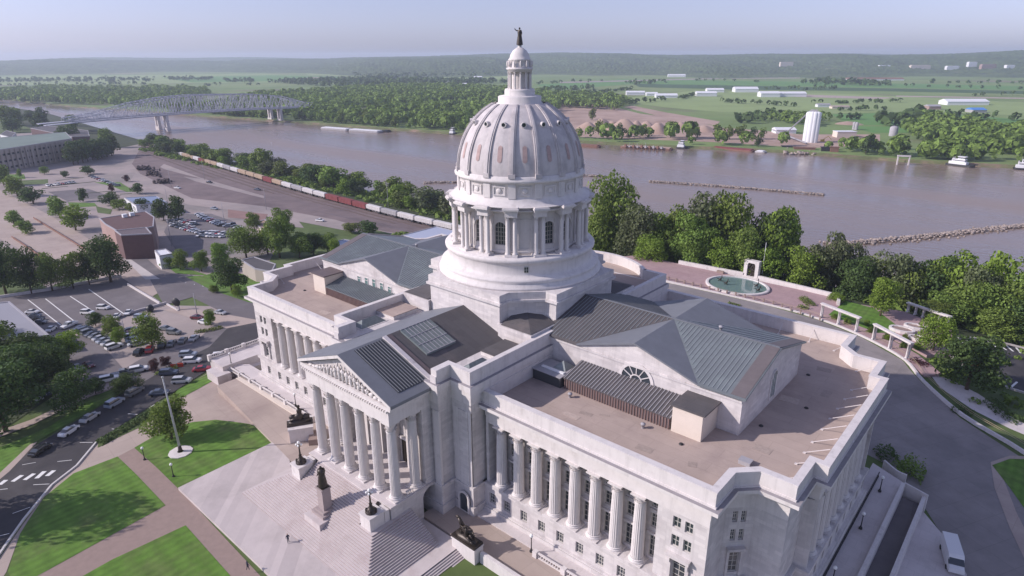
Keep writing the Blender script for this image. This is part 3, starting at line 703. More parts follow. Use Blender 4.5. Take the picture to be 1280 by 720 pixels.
# engaged strips at the corners
for x, y, sx, sy in ((16.2, -33.35, 1.1, .25), (14.3, -33.3, .0, 0)):
    if sx:
        for s in (-1, 1): m.box(s*x-sx, s*x+sx, y-sy, y+sy+.1, ZL, 21.6)
part('wall', m, [STONE]); m = MB()
m.prism(offset_poly(OC, .55), 25.9, 26.9, 0); m.prism(offset_poly(OC, -.1), 23.18, 25.95, 0); m.prism(offset_poly(OC, .25), 24.9, 25.95, 0)
part('cornice', m, [STONE2]); m = MB(); m.ring(offset_poly(OC, .5), offset_poly(OC, -.3), 26.9, 26.97, 0); part('ledge_flashing', m, [LEDGE]); m = MB()
OCp = [(18.4, -33.8), (18.4, 30), (12.9, 30), (12.9, 29), (17.4, 29), (17.4, -32.9), (12.6, -32.9), (12.6, -36.8), (13.9, -36.8), (13.9, -33.8)]
m.prism(OCp, 26.88, 29.3, 0); m.prism([(-x, y) for x, y in OCp][::-1], 26.88, 29.3, 0); part('parapet', m, [STONE2]); m = MB()
m.prism(offset_poly(OC, -1.0), 26.5, 26.95, 0); part('roof', m, [DARKROOF])
for s in (-1, 1):
    for (ux, uy, ax, ay) in ((1, 0, 16.2*s, -33.5),):
        g = MB(); g.frame((ax, ay-.02), (1, 0)); P_ = [(-.95, .35, 1.8), (.95, .35, 1.8)]+[(.95*cos(pi*i/10), .35, 4.6+.95*sin(pi*i/10)) for i in range(11)]; g.add(P_, [tuple(range(len(P_)))])
        f = MB(); f.frame((ax, ay), (1, 0))
        for i in range(10): a, b = pi*i/10, pi*(i+1)/10; f.bar((1.1*cos(a), .45, 4.6+1.1*sin(a)), (1.1*cos(b), .45, 4.6+1.1*sin(b)), .3, .3)
        f.box(-1.25, -.95, .3, .6, 1.8, 4.6); f.box(.95, 1.25, .3, .6, 1.8, 4.6); fo = f.build('arched_window', STONE2, CAP); g.build('pane', GLASS, fo)
for s in (-1, 1):
    mp_ = MB()
    for x in (14.4, 17.3): mp_.box(s*x-.55, s*x+.55, -33.45, -33.1, ZL, 21.6)
    mp_.box(s*12.9-.7, s*12.9+.7, -36.55, -36.1, ZL, 21.6); part('pilaster', mp_, [STONE2])
    mw = MB(); mw.box(*sorted((s*9.5, s*11.6)), -38.4, -36.3, 7.5, 22.1); part('portico_end_wall', mw, [STONE])
    # the central block's upper entablature lines
# the south-east corner window bays of the centre
for s in (-1, 1):
    A = (13.9 if s > 0 else -18.4, -33.55); 
    for z0, z1 in ((8.6, 14.5),):
        g = MB(); g.frame(A, (1, 0)); 
# portico
HW = 12.9; YP = -45.5; ZEV, ZRG = 26.15, 30.85
m = MB()
zt = 22.1
mm_ = [(-11.6, -45.0), (11.6, -45.0), (11.6, -36.0), (-11.6, -36.0)]
m.prism(mm_, zt, 24.2, 0); m.prism([(-11.75, -45.15), (11.75, -45.15), (11.75, -36.0), (-11.75, -36.0)], 24.18, 25.0, 0)
m.prism([(-12.5, -45.3), (12.5, -45.3), (12.5, -36.0), (-12.5, -36.0)], 24.98, 25.65, 0)
for i in range(40):
    x = -11.6+i*.595; m.box(x-.16, x+.16, -45.55, -45.0, 24.62, 24.97, 0)
part('entablature', m, [STONE2]); m = MB()
# tympanum and raking cornice
k = (ZRG-ZEV)/HW
m.add([(-11.6, -44.55, 25.6), (11.6, -44.55, 25.6), (0, -44.55, 25.6+11.6*k+.1)], [(0, 1, 2)])
part('tympanum', m, [STONE]); m = MB()
for s in (-1, 1):
    P = [(s*HW, YP, ZEV-.55), (0, YP, ZRG-.55), (0, YP, ZRG), (s*HW, YP, ZEV)]
    Q = [(x, -36.0 if False else -44.4, z) for x, y, z in P]
    m.add(P+Q, [(0, 1, 2, 3), (7, 6, 5, 4), (0, 4, 5, 1), (1, 5, 6, 2), (2, 6, 7, 3), (3, 7, 4, 0)])
part('raking_cornice', m, [STONE2]); m = MB()
# gabled roof
def rs(x, y0, y1, off=0.0, x2=None):   # slab strip between |x| values on the slope, s sign
    pass
t = .25
for s in (-1, 1):
    for (xa, xb, ya, yb, mi, off) in ((0, HW+.05, YP+.02, -36.3, 0, 0), (0, 11.7, -36.3, -16.4, 1 if s > 0 else 0, .03)):
        P = [(s*xa, ya, ZRG-k*xa+off+.12), (s*xb, ya, ZRG-k*xb+off+.12), (s*xb, yb, ZRG-k*xb+off+.12), (s*xa, yb, ZRG-k*xa+off+.12)]
        m.add(P+[(a, b, c-t-.3) for a, b, c in P], [(0, 1, 2, 3), (7, 6, 5, 4), (0, 4, 5, 1), (1, 5, 6, 2), (2, 6, 7, 3), (3, 7, 4, 0)], mi)
part('portico_roof', m, [SLATE, DARKROOF]); m = MB()
# dark ribbed panels inset on the portico roof
for s in (1,):
    def zz(x, o): return ZRG-k*x+.12+o
    P = [(s*.5, -42.6, zz(.5, .05)), (s*11.4, -42.6, zz(11.4, .05)), (s*11.4, -36.6, zz(11.4, .05)), (s*.5, -36.6, zz(.5, .05))]
    m.add(P, [(0, 1, 2, 3)], 0)
    for i in range(11):
        y = -42.4+i*.565; m.bar((s*.6, y, zz(.6, .12)), (s*11.3, y, zz(11.3, .12)), .09, .12, 1)
part('ribbed_roof_panel', m, [mat('near_black_panel', (.05, .055, .06), .45, spec=.5), SLATE]); m = MB()
m.bar((.3, -36.2, zz(.3, .2)), (12.4, -36.2, zz(12.4, .2)), .8, .35, 0); m.bar((.3, -35.3, zz(.3, .12)), (11.6, -35.3, zz(11.6, .12)), 1.2, .16, 1)
for s in (1, -1): mu = MB(); mu.box(s*13.2-.65, s*13.2+.65, -37.0, -35.9, 26.9, 28.2, 0); part('upstand_block', mu, [COPING])
part('roof_upstand', m, [COPING, BROWNMET]); m = MB()
P = [(.6, -32.6), (9.4, -32.6), (9.4, -26.4), (.6, -26.4)]
P = [(-1.2 if False else .5, -32.8), (7.2, -32.8), (7.2, -26.0), (.5, -26.0)]
m.add([(x, y, zz(x, .42)) for x, y in P]+[(x, y, zz(x, .05)) for x, y in P], [(0, 1, 2, 3), (0, 4, 5, 1), (1, 5, 6, 2), (2, 6, 7, 3), (3, 7, 4, 0)], 0)
for i in range(1, 8): y = -32.8+i*.85; m.bar((.5, y, zz(.5, .45)), (7.2, y, zz(7.2, .45)), .07, .07, 1)
for i in range(4): x = .5+i*6.7/3; m.bar((x, -32.8, zz(x, .46)), (x, -26, zz(x, .46)), .09, .09, 1)
part('glazed_skylight', m, [SKYGL, LEADG])
for s in (1, -1):
    m = MB(); x0, x1, y0, y1 = sorted((s*12.9, s*16.2))+[-31.5, -25.5]
    m.add([(x0, y0, 27), (x1, y0, 27), (x1, y1, 27), (x0, y1, 27), (s*14.55, y0+1.4, 28.2), (s*14.55, y1-1.4, 28.2)], [(0, 1, 4), (1, 2, 5, 4), (2, 3, 5), (3, 0, 4, 5)], 0)
    m.ring([(x0-.2, y0-.2), (x1+.2, y0-.2), (x1+.2, y1+.2), (x0-.2, y1+.2)], [(x0, y0), (x1, y0), (x1, y1), (x0, y1)], 26.9, 27.1, 1); part('gutter_skylight', m, [SKYGL, STONE2])
    m = MB(); m.box(*sorted((s*11.9, s*17.3)), -24.5, -18.5, 26.9, 27.7, 0); m.box(*sorted((s*11.9, s*17.3)), -24.6, -18.2, 27.7, 27.85, 1); part('raised_gutter_roof', m, [STONE2, GRAVEL if s < 0 else DARKROOF])
# portico columns, ceiling wall, pilasters
colP = column_mesh(14.6, .87, 24); clean(colP)
pc = [((q-2.5)*4.19, -43.9) for q in range(6)]+[(10.5, -39.7), (-10.5, -39.7)]
columns(colP, pc, 7.5); clean(colP)
m = MB()
for x in (-6.3, -2.1, 2.1, 6.3): m.box(x-.75, x+.75, -37.25, -36.3, 7.5, 22.1)
part('pilaster', m, [STONE2])
for x in (-8.4, -4.2, 0, 4.2, 8.4):
    f = MB(); f.frame((x, -36.3), (1, 0)); f.box(-1.25, -.95, 0, .2, 7.5, 12.4); f.box(.95, 1.25, 0, .2, 7.5, 12.4); f.box(-1.5, 1.5, 0, .45, 12.4, 12.9)
    fo = f.build('door_surround', STONE2, CAP); g = MB(); g.frame((x, -36.3), (1, 0)); g.add([(-.95, .06, 7.5), (.95, .06, 7.5), (.95, .06, 12.4), (-.95, .06, 12.4)], [(0, 1, 2, 3)]); g.build('door', BRONZE, fo)
# side doors inside the portico flanks (dark opening seen beside the east columns)
# podium of the portico with the drive tunnel
def arch_wall(mb, A, B, z0, z1, sc_, r, zs, depth=.0, na=16, mi=0):
    A = Vector(A); B = Vector(B); L_ = (B-A).length; mb.frame(A, (B-A))
    s0, s1 = sc_-r, sc_+r
    mb.add([(0, 0, z0), (s0, 0, z0), (s0, 0, z1), (0, 0, z1)], [(0, 1, 2, 3)], mi); mb.add([(s1, 0, z0), (L_, 0, z0), (L_, 0, z1), (s1, 0, z1)], [(0, 1, 2, 3)], mi)
    for i in range(na):
        a, b = pi-pi*i/na, pi-pi*(i+1)/na
        p, q = (sc_+r*cos(a), zs+r*sin(a)), (sc_+r*cos(b), zs+r*sin(b))
        mb.add([(p[0], 0, p[1]), (q[0], 0, q[1]), (q[0], 0, z1), (p[0], 0, z1)], [(0, 1, 2, 3)], mi)
        if depth: mb.add([(p[0], 0, p[1]), (q[0], 0, q[1]), (q[0], -depth, q[1]), (p[0], -depth, p[1])], [(0, 3, 2, 1)], mi)
    if depth:
        for s in (s0, s1): mb.add([(s, 0, z0), (s, -depth, z0), (s, -depth, zs), (s, 0, zs)], [(0, 1, 2, 3)], mi)
    mb.noframe()
m = MB()
yA, yB = -46.0, -36.2
arch_wall(m, (11.7, yA), (11.7, yB), -1, 7.3, 8.5, 1.75, 5.0, depth=23.4)
arch_wall(m, (-11.7, yB), (-11.7, yA), -1, 7.3, yB-yA-8.5, 1.75, 5.0)
m.add([(-11.7, yA, -1), (11.7, yA, -1), (11.7, yA, 7.3), (-11.7, yA, 7.3)], [(0, 1, 2, 3)])
part('podium', m, [STONE]); m = MB(); m.prism([(-11.9, yA-.2), (11.9, yA-.2), (11.9, -36.25), (-11.9, -36.25)], 7.28, 7.5, 0); part('porch_floor', m, [TERR])
def balustrade(mb, a, b, h=1.0, w=.3, step=.34, z=None):
    a = Vector(a); b = Vector(b); L_ = (b-a).length; d = (b-a)/L_
    mb.bar(a+Vector((0, 0, h-.08)), b+Vector((0, 0, h-.08)), w, .16); mb.bar(a+Vector((0, 0, .09)), b+Vector((0, 0, .09)), w, .18)
    k = max(1, int(L_/step))
    for i in range(k):
        p = a+d*((i+.5)*L_/k); mb.tube(p+Vector((0, 0, .17)), p+Vector((0, 0, h-.15)), .10, .08, 6)
for s in (-1, 1):
    m = MB(); balustrade(m, (s*11.5, -42.6, 7.5), (s*11.5, -41.0, 7.5)); balustrade(m, (s*11.5, -38.4, 7.5), (s*11.5, -36.9, 7.5)); part('balustrade', m, [STONE2])
# pediment figures
fr_ = random.Random(3); m = MB()
for i in range(19):
    x = -9.6+i*1.067; hmax = 25.6+(11.6-abs(x))*k-.5; h = max(.5, (hmax-25.6)*fr_.uniform(.8, .98))
    if h < 1.0: m.blob((x, -44.85, 25.65+h*.45), (.6, .3, h*.45), 8, 6, 0, .2, fr_); continue
    m.blob((x, -44.85, 25.65+h*.36), (.34, .28, h*.38), 8, 6, 0, .22, fr_); m.blob((x+fr_.uniform(-.1, .1), -44.9, 25.65+h*.62), (.38, .27, h*.2), 8, 5, 0, .15, fr_)
    m.blob((x+fr_.uniform(-.12, .12), -44.95, 25.65+h*.9), (.16, .18, h*.09+.05), 7, 5)
    m.tube((x-.3, -44.9, 25.65+h*.7), (x-fr_.uniform(.4, .7), -45.0, 25.65+h*fr_.uniform(.4, .9)), .12, .08, 6); m.tube((x+.3, -44.9, 25.65+h*.7), (x+fr_.uniform(.35, .6), -45.05, 25.65+h*fr_.uniform(.35, .8)), .12, .08, 6)
part('pediment_sculpture', m, [STONE2])

# north apse: a low curved colonnade
AL = dict(n=40, cx=0, cy=17.7, mi=0, smooth=False, a0=radians(41), a1=radians(139))
m = MB(); m.lathe([(18.1, -4), (18.1, 7), (16.4, 7.02), (16.4, 21)], **AL)
m.lathe([(16.3, 21), (18.0, 21), (18.0, 24.0), (18.8, 24.2), (18.8, 25.0), (18.0, 25.2), (18.0, 26.9), (18.5, 27.0), (18.5, 27.3), (18.0, 27.4), (18.0, 29.3), (17.15, 29.3), (17.15, 26.6)], **AL)
part('curved_portico', m, [STONE2]); m = MB(); m.prism([(17.2*cos(radians(41+98*i/24)), 17.7+17.2*sin(radians(41+98*i/24))) for i in range(25)], 26.5, 26.98, 0); part('roof', m, [GRAVEL]); m = MB(); m.box(-17.3, 17.3, 17.2, 28.9, 26.9, 27.02, 0); part('roof', m, [GRAVEL])
# ------------------------------------------------------------------ dome
m = MB()
a_, b_, c_ = 9.6, 17.0, 14.5
def cross(o=0.0):
    return offset_poly([(-a_, -b_), (a_, -b_), (a_, -c_), (c_, -a_), (b_, -a_), (b_, a_), (c_, a_), (a_, c_), (a_, b_), (-a_, b_), (-a_, c_), (-c_, a_), (-b_, a_), (-b_, -a_), (-c_, -a_), (-a_, -c_)], o)
m.prism(cross(-.25), 22, 33.4, 0); m.prism(cross(.35), 33.3, 33.75, 0); m.prism(cross(0), 33.7, 35.2, 0)
part('dome_base', m, [STONE]); m = MB()
P8 = [(r*cos(2*pi*i/96), r*sin(2*pi*i/96)) for r in (1,) for i in range(96)]
m.lathe([(0, 35.15), (16.75, 35.18), (16.75, 35.7), (16.3, 35.8), (16.3, 36.2), (16.0, 36.35), (16.25, 36.7), (16.2, 37.0), (15.75, 37.25), (15.1, 37.5), (14.9, 37.9), (14.85, 39.6), (15.0, 39.8), (15.3, 40.1), (15.35, 40.55), (15.1, 40.86), (11.5, 40.9)], 96)
for i, f in enumerate(m.f): pass
part('podium_drum', m, [STONE2]); m = MB()
RW_ = 11.9
# drum wall with arched openings between the column pairs
NA = 16
for kx in range(NA):
    az = 2*pi*kx/NA; diag = (kx % 4 == 2)
    a0, a1 = az-pi/NA, az+pi/NA; da = (a1-a0)
    hw = 1.15/RW_      # half opening angle
    def W(a, z, r=RW_): return (r*cos(a), r*sin(a), z)
    zb, zs_, ztop = 42.6, 45.9, 49.4
    if diag:
        n = 6
        for j in range(n):
            p, q = a0+da*j/n, a0+da*(j+1)/n; m.add([W(p, 40.8), W(q, 40.8), W(q, ztop), W(p, ztop)], [(0, 1, 2, 3)])
        # blind panel frame
        for (u0, u1, z0, z1) in ((-hw*1.2, hw*1.2, 47.3, 47.7), (-hw*1.2, hw*1.2, 41.6, 42.0), (-hw*1.2, -hw*.95, 42, 47.3), (hw*.95, hw*1.2, 42, 47.3)):
            m.add([W(az+u0, z0, RW_+.2), W(az+u1, z0, RW_+.2), W(az+u1, z1, RW_+.2), W(az+u0, z1, RW_+.2), W(az+u0, z0), W(az+u1, z0), W(az+u1, z1), W(az+u0, z1)], [(0, 1, 2, 3), (0, 4, 5, 1), (1, 5, 6, 2), (2, 6, 7, 3), (3, 7, 4, 0)])
    else:
        for p, q in ((a0, az-hw), (az+hw, a1)):
            m.add([W(p, 40.8), W(q, 40.8), W(q, ztop), W(p, ztop)], [(0, 1, 2, 3)])
        m.add([W(az-hw, 40.8), W(az+hw, 40.8), W(az+hw, zb), W(az-hw, zb)], [(0, 1, 2, 3)])
        na = 10; h = 1.15
        for j in range(na):
            t0, t1 = pi-pi*j/na, pi-pi*(j+1)/na
            p = (az+hw*cos(t0), zs_+h*sin(t0)); q = (az+hw*cos(t1), zs_+h*sin(t1))
            m.add([W(p[0], p[1]), W(q[0], q[1]), W(q[0], ztop), W(p[0], ztop)], [(0, 1, 2, 3)])
            m.add([W(p[0], p[1]), W(q[0], q[1]), W(q[0], q[1], RW_-.6), W(p[0], p[1], RW_-.6)], [(3, 2, 1, 0)])
            m.add([W(p[0], p[1], RW_+.14), W(q[0], q[1], RW_+.14), W(az+hw*1.3*cos(t1), zs_+h*1.3*sin(t1), RW_+.14), W(az+hw*1.3*cos(t0), zs_+h*1.3*sin(t0), RW_+.14)], [(0, 1, 2, 3)])
        for sd in (-1, 1): m.add([W(az+hw*sd, zb), W(az+hw*sd, zs_), W(az+hw*sd, zs_, RW_-.6), W(az+hw*sd, zb, RW_-.6)], [(0, 1, 2, 3)])
        m.add([W(az-hw, zb), W(az+hw, zb), W(az+hw, zb, RW_-.6), W(az-hw, zb, RW_-.6)], [(0, 1, 2, 3)])
        if abs(((az-radians(-49.6)+pi) % (2*pi))-pi) < radians(80):
            g = MB(); P = [W(az-hw, zb, RW_-.45), W(az+hw, zb, RW_-.45)]+[W(az+hw*cos(pi*j/10), zs_+h*sin(pi*j/10), RW_-.45) for j in range(11)]
            g.add(P, [tuple(range(len(P)))])
            f = MB()
            for u_ in (-.5, 0, .5): f.bar(W(az+hw*u_, zb, RW_-.42), W(az+hw*u_, zs_+h*.86, RW_-.42), .09)
            for z in (43.4, 44.2, 45.0, 45.9): f.bar(W(az-hw, z, RW_-.42), W(az+hw, z, RW_-.42), .08)
            fo = f.build('drum_window', FRAME, CAP); g.build('pane', GLASS, fo)
part('drum_wall', m, [STONE2]); m = MB()
m.lathe([(11.9, 41.0), (12.1, 41.0), (12.1, 41.6), (11.9, 41.7)], 96); m.lathe([(11.9, 49.35), (13.55, 49.38), (13.55, 49.6), (12.3, 49.65)], 96)
# entablature: continuous band plus projecting blocks on the pairs
m.lathe([(11.85, 48.9), (12.6, 48.9), (12.6, 49.6), (13.2, 49.9), (13.3, 50.25), (12.4, 50.6)], 96)
for kx in range(16):
    az = 2*pi*(kx+.5)/16; ca, sa = cos(az), sin(az)
    m.frame((0, 0), (-sa, ca)); 
    for s0, d0, d1, z0, z1 in ((1.15, 11.9, 14.2, 48.55, 49.5), (1.3, 11.9, 14.45, 49.48, 49.9), (1.5, 11.9, 14.95, 49.88, 50.25), (1.35, 11.9, 14.7, 50.23, 50.42)):
        m.box(-s0, s0, d0, d1, z0, z1)
    m.box(-1.2, 1.2, 12.3, 14.2, 40.88, 41.25)
    for s0 in (-.68, .68): m.box(s0-.3, s0+.3, 11.8, 12.05, 41.25, 48.55)
    m.noframe()
part('drum_entablature', m, [STONE2])
colD = column_mesh(7.3, .43, 12, simple=True); clean(colD)
P = []
for kx in range(16):
    az = 2*pi*(kx+.5)/16
    vis = abs(((az-radians(-49.6)+pi) % (2*pi))-pi) < radians(118)
    if not vis: continue
    for s0 in (-.68, .68): P.append((13.45*cos(az)-s0*sin(az), 13.45*sin(az)+s0*cos(az), az))
columns(colD, P, 41.25); clean(colD)
m = MB()
m.lathe([(14.2, 50.3), (12.9, 50.75), (12.7, 51.2), (12.45, 51.5), (12.3, 51.7), (12.3, 54.2), (12.5, 54.3), (12.9, 54.5), (12.95, 54.9), (12.6, 55.15), (12.55, 55.5), (12.3, 55.6)], 96)
for kx in range(32):
    az = 2*pi*(kx+.5)/32+pi/32*0; 
    m.frame((0, 0), (-sin(az), cos(az)))
    if kx % 1 == 0:
        pass
    m.noframe()
for kx in range(16):
    az = 2*pi*(kx+.5)/16; m.frame((0, 0), (-sin(az), cos(az))); m.box(-.7, .7, 12.1, 12.55, 51.6, 54.3); m.noframe()
    az = 2*pi*kx/16; m.frame((0, 0), (-sin(az), cos(az)))
    for (u0, u1, z0, z1) in ((-1.2, 1.2, 53.6, 53.8), (-1.2, 1.2, 52.1, 52.3), (-1.2, -1.0, 52.3, 53.6), (1.0, 1.2, 52.3, 53.6)): m.box(u0, u1, 12.2, 12.42, z0, z1)
    m.blob((0, 12.35, 52.95), (.55, .15, .5), 8, 6); m.noframe()
part('attic_drum', m, [STONE2]); m = MB()
def dr(z): t_ = (z-55.3)/13.6; return 12.25*sqrt(max(0, 1-t_*t_))
prof = [(dr(z), z) for z in [55.4+i*(67.7-55.4)/28 for i in range(29)]]
m.lathe(prof, 96)
part('dome_shell', m, [DOMEST])
for kx in range(16):
    az = 2*pi*(kx+.5)/16; u = (-sin(az), cos(az)); m = MB(); m.frame((0, 0), u)
    vs = []
    for r_, z in prof:
        w = .22+.3*r_/12.3; d = r_+.28
        nz_ = 1
        vs += [(-w, r_-.1, z), (-w, d, z+.05), (w, d, z+.05), (w, r_-.1, z)]
        # raised centre roll
    nn = len(prof); fs = []
    for j in range(nn-1):
        o_ = j*4
        for a, b in ((0, 1), (1, 2), (2, 3)): fs.append((o_+a, o_+b, o_+4+b, o_+4+a))
    m.add(vs, fs, 0, False)
    vs = []
    for r_, z in prof:
        w = .1+.13*r_/12.3; vs += [(-w, r_+.26, z), (-w, r_+.42, z+.05), (w, r_+.42, z+.05), (w, r_+.26, z)]
    m.add(vs, [(j*4+a, j*4+a+1, j*4+5+a, j*4+4+a) for j in range(nn-1) for a in range(3)]+[(0, 3, 2, 1)])
    m.box(-.62, .62, 11.9, 12.8, 55.3, 56.1)
    part('rib', m, [DOMEST])
for kx in range(16):
    az = 2*pi*kx/16
    # porthole
    z = 64.3; r_ = dr(z); m = MB(); m.frame((0, 0), (-sin(az), cos(az))); 
    n = 14; vs = []
    for rr, d in ((.48, r_-.3), (.5, r_+.45), (.36, r_+.45), (.35, r_+.2)):
        for i in range(n): a = 2*pi*i/n; vs.append((rr*cos(a), d, z+.15+rr*sin(a)))
    m.add(vs, [(j*n+i, j*n+(i+1) % n, (j+1)*n+(i+1) % n, (j+1)*n+i) for j in range(3) for i in range(n)])
    fo = part('porthole', m, [STONE2]); g = MB(); g.frame((0, 0), (-sin(az), cos(az))); g.add([(.35*cos(2*pi*i/n), r_+.28, z+.15+.35*sin(2*pi*i/n)) for i in range(n)], [tuple(range(n))]); g.build('pane', GLASS, fo)
    # elongated reddish panel following the curve
    m = MB(); m.frame((0, 0), (-sin(az), cos(az))); vs = []; n = 14
    for i in range(n+1):
        z = 58.0+i*3.0/n; q = (i/n-.5)*2; w = .42*sqrt(max(0, 1-max(0, abs(q)-.72)**2/.28**2)) if abs(q) < .999 else .05; r_ = dr(z)
        vs += [(-w, r_+.06, z), (w, r_+.06, z)]
    m.add(vs, [(2*i, 2*i+1, 2*i+3, 2*i+2) for i in range(n)]); part('reddish_panel', m, [DOMEPANEL])
# lantern
m = MB()
m.lathe([(4.5, 67.3), (4.5, 67.7), (4.15, 67.8), (4.15, 68.9), (3.9, 69.05), (2.9, 69.15), (2.9, 70.0), (2.75, 70.3), (1.5, 70.32)], 48)
m.lathe([(1.5, 70.3), (1.5, 73.4)], 24)
m.lathe([(1.5, 73.3), (2.3, 73.32), (2.3, 73.7), (2.55, 73.8), (2.55, 74.05), (2.1, 74.15), (2.0, 75.3), (2.15, 75.4), (2.15, 75.6), (1.95, 75.7), (1.75, 76.4), (1.3, 77.1), (.7, 77.55), (.35, 77.7), (.35, 78.1), (0, 78.1)], 40)
for i in range(12):
    a = 2*pi*(i+.5)/12; m.blob((2.32*cos(a), 2.32*sin(a), 74.75), (.2, .2, .62), 7, 6); 
part('lantern', m, [STONE2])
colL = column_mesh(3.0, .2, 8, 'lantern_column', simple=True); clean(colL); 
first = True
for i in range(12):
    a = 2*pi*(i+.5)/12; o = colL if first else inst(colL, 'lantern_column', CAP); first = False; o.location = (2.08*cos(a), 2.08*sin(a), 70.3)
# small corner pavilion roofs between block arms
for sx, sy in ((1, -1), (1, 1), (-1, -1), (-1, 1)):
    m = MB(); m.add([(sx*10, sy*14.7, 30.3), (sx*17.2, sy*17.2, 29.8), (sx*14.7, sy*10, 30.3), (sx*9.5, sy*9.5, 31.6), (sx*17.2, sy*10, 29.8), (sx*10, sy*17.2, 29.8)], [(3, 0, 5), (3, 5, 1), (3, 1, 4), (3, 4, 2)])
    part('corner_roof', m, [DARKROOF])
for sx, sy in ((1, -1), (1, 1), (-1, -1), (-1, 1)):
    m = MB(); m.box(*sorted((sx*9.5, sx*17.4)), *sorted((sy*9.5, sy*17.4)), 26.5, 29.7); part('corner_block', m, [STONE])
f = MB(); A = radians(-45); f.frame((0, 0), (-sin(A), cos(A))); f.box(-.45, .45, 14.86, 14.95, 38.2, 39.4); fo = f.build('podium_window', FRAME, CAP)
g = MB(); g.frame((0, 0), (-sin(A), cos(A)))
for x in (-.35, .05):
    for z in (38.3, 38.85): g.add([(x, 14.97, z), (x+.3, 14.97, z), (x+.3, 14.97, z+.45), (x, 14.97, z+.45)], [(0, 1, 2, 3)])
g.build('pane', GLASS, fo, fix=False)
if EXTRA.v:
    EXTRA.noframe(); o = EXTRA.build('far_windows', [GLASS, FRAME], CAP); o['kind'] = 'stuff'

# figures ---------------------------------------------------------------
def figure(name, joints, edges, radii, m, sub=1):
    me = bpy.data.meshes.new(name); me.from_pydata(joints, edges, []); o = bpy.data.objects.new(name, me); col.objects.link(o)
    md = o.modifiers.new('skin', 'SKIN'); md.use_smooth_shade = True
    for i, r_ in enumerate(radii):
        v = me.skin_vertices[0].data[i] if me.skin_vertices else None
        if v: v.radius = (r_, r_); v.use_root = (i == 0)
    if sub: s_ = o.modifiers.new('sub', 'SUBSURF'); s_.levels = sub; s_.render_levels = sub
    me.materials.append(m); return o
def ensure_skin(o):
    bm = bmesh.new(); bm.from_mesh(o.data); bm.verts.layers.skin.verify(); bm.to_mesh(o.data); bm.free()
def person_mesh(h, robe=False, arm_up=False, walk=True, lift=.0):
    """one continuous body as a mesh: lathe-like lofted limbs merged by the skin modifier"""
    J = [(0, 0, .53), (0, 0, .64), (0, 0, .76), (0, .01, .83), (0, .0, .87), (0, .015, .93), (0, .01, .985),
         (.11, 0, .80), (.15, .02, .66), (.16, .09, .54), (.165, .12, .48), (-.11, 0, .80), (-.15, -.02, .66), (-.16, .03, .54), (-.165, .05, .48),
         (.055, 0, .50), (.06, .05 if walk else 0, .28), (.06, .06 if walk else 0, .04), (.06, .12, .015), (-.055, 0, .50), (-.06, -.03 if walk else 0, .28), (-.06, -.12 if walk else 0, .06), (-.06, -.06 if walk else .06, .02)]
    if arm_up:
        J[8] = (.2, .06, .80); J[9] = (.27, .12, .88); J[10] = (.29, .13, .94)
    E_ = [(0, 1), (1, 2), (2, 3), (3, 4), (4, 5), (5, 6), (2, 7), (7, 8), (8, 9), (9, 10), (2, 11), (11, 12), (12, 13), (13, 14), (0, 15), (15, 16), (16, 17), (17, 18), (0, 19), (19, 20), (20, 21), (21, 22)]
    Rr = [.085, .08, .09, .045, .04, .062, .045, .045, .033, .026, .022, .045, .033, .026, .022, .06, .042, .028, .025, .06, .042, .028, .025]
    return [(x*h, y*h, z*h) for x, y, z in J], E_, [r_*h for r_ in Rr]
def make_person(name, h, m, **k):
    J, E_, Rr = person_mesh(h, **k); me = bpy.data.meshes.new(name); me.from_pydata(J, E_, []); o = bpy.data.objects.new(name, me); col.objects.link(o)
    ensure_skin(o); md = o.modifiers.new('skin', 'SKIN'); md.use_smooth_shade = True
    for i, r_ in enumerate(Rr):
        v = me.skin_vertices[0].data[i]; v.radius = (r_, r_); v.use_root = (i == 0)
    s_ = o.modifiers.new('sub', 'SUBSURF'); s_.levels = 1; s_.render_levels = 1; me.materials.append(m); return o
CLOTH = mat('dark_clothing', (.05, .05, .07), .9)
SKIN = mat('skin', (.45, .28, .21), .7)
# bronze goddess on the dome
o = make_person('statue', 3.1, BRONZE, arm_up=True, walk=False); o.location = (0, 0, 78.1); o.rotation_euler = (0, 0, radians(180))
rb = MB(); rb.lathe([(.62, 0), (.6, .3), (.45, 1.2), (.36, 1.75), (.42, 2.2), (.3, 2.5)], 14); rb.lathe([(.5, -.02), (.5, .12), (.0, .13)], 14); rb.build('robe', BRONZE, o)
tag(o, 'bronze robed figure with a raised arm standing on the very top of the dome', 'statue')
# ------------------------------------------------------------------ grounds round the capitol
def slab(name, P, z0, z1, m, kind='structure'):
    mb = MB(); mb.prism(P, z0, z1); o = mb.build(name, m); o['kind'] = kind; return o
G0 = 1.3
# south walk along the wings, the drive and the plaza
slab('plaza', [(-29, -63.6), (40, -63.6), (40, -56.0), (17.8, -56.0), (-17.8, -56.0), (-17.8, -47), (-29.5, -41.5)], -2, G0, PLAZA)
slab('walk', [(-70, -33.5), (-12, -33.5), (-12, -30), (-66, -30)], -3, 1.75, TERR)
slab('walk', [(12, -33.2), (80, -33.2), (80, -30), (12, -30)], -3, 1.75, TERR)
slab('drive', [(11.0, -39.3), (80, -39.3), (80, -33.2), (11.0, -33.2)], -3, 1.5, CONC)
slab('drive', [(-62, -40.5), (-12, -46.5), (-11.5, -33.5), (-62, -33.5)], -3, 1.32, CONC)
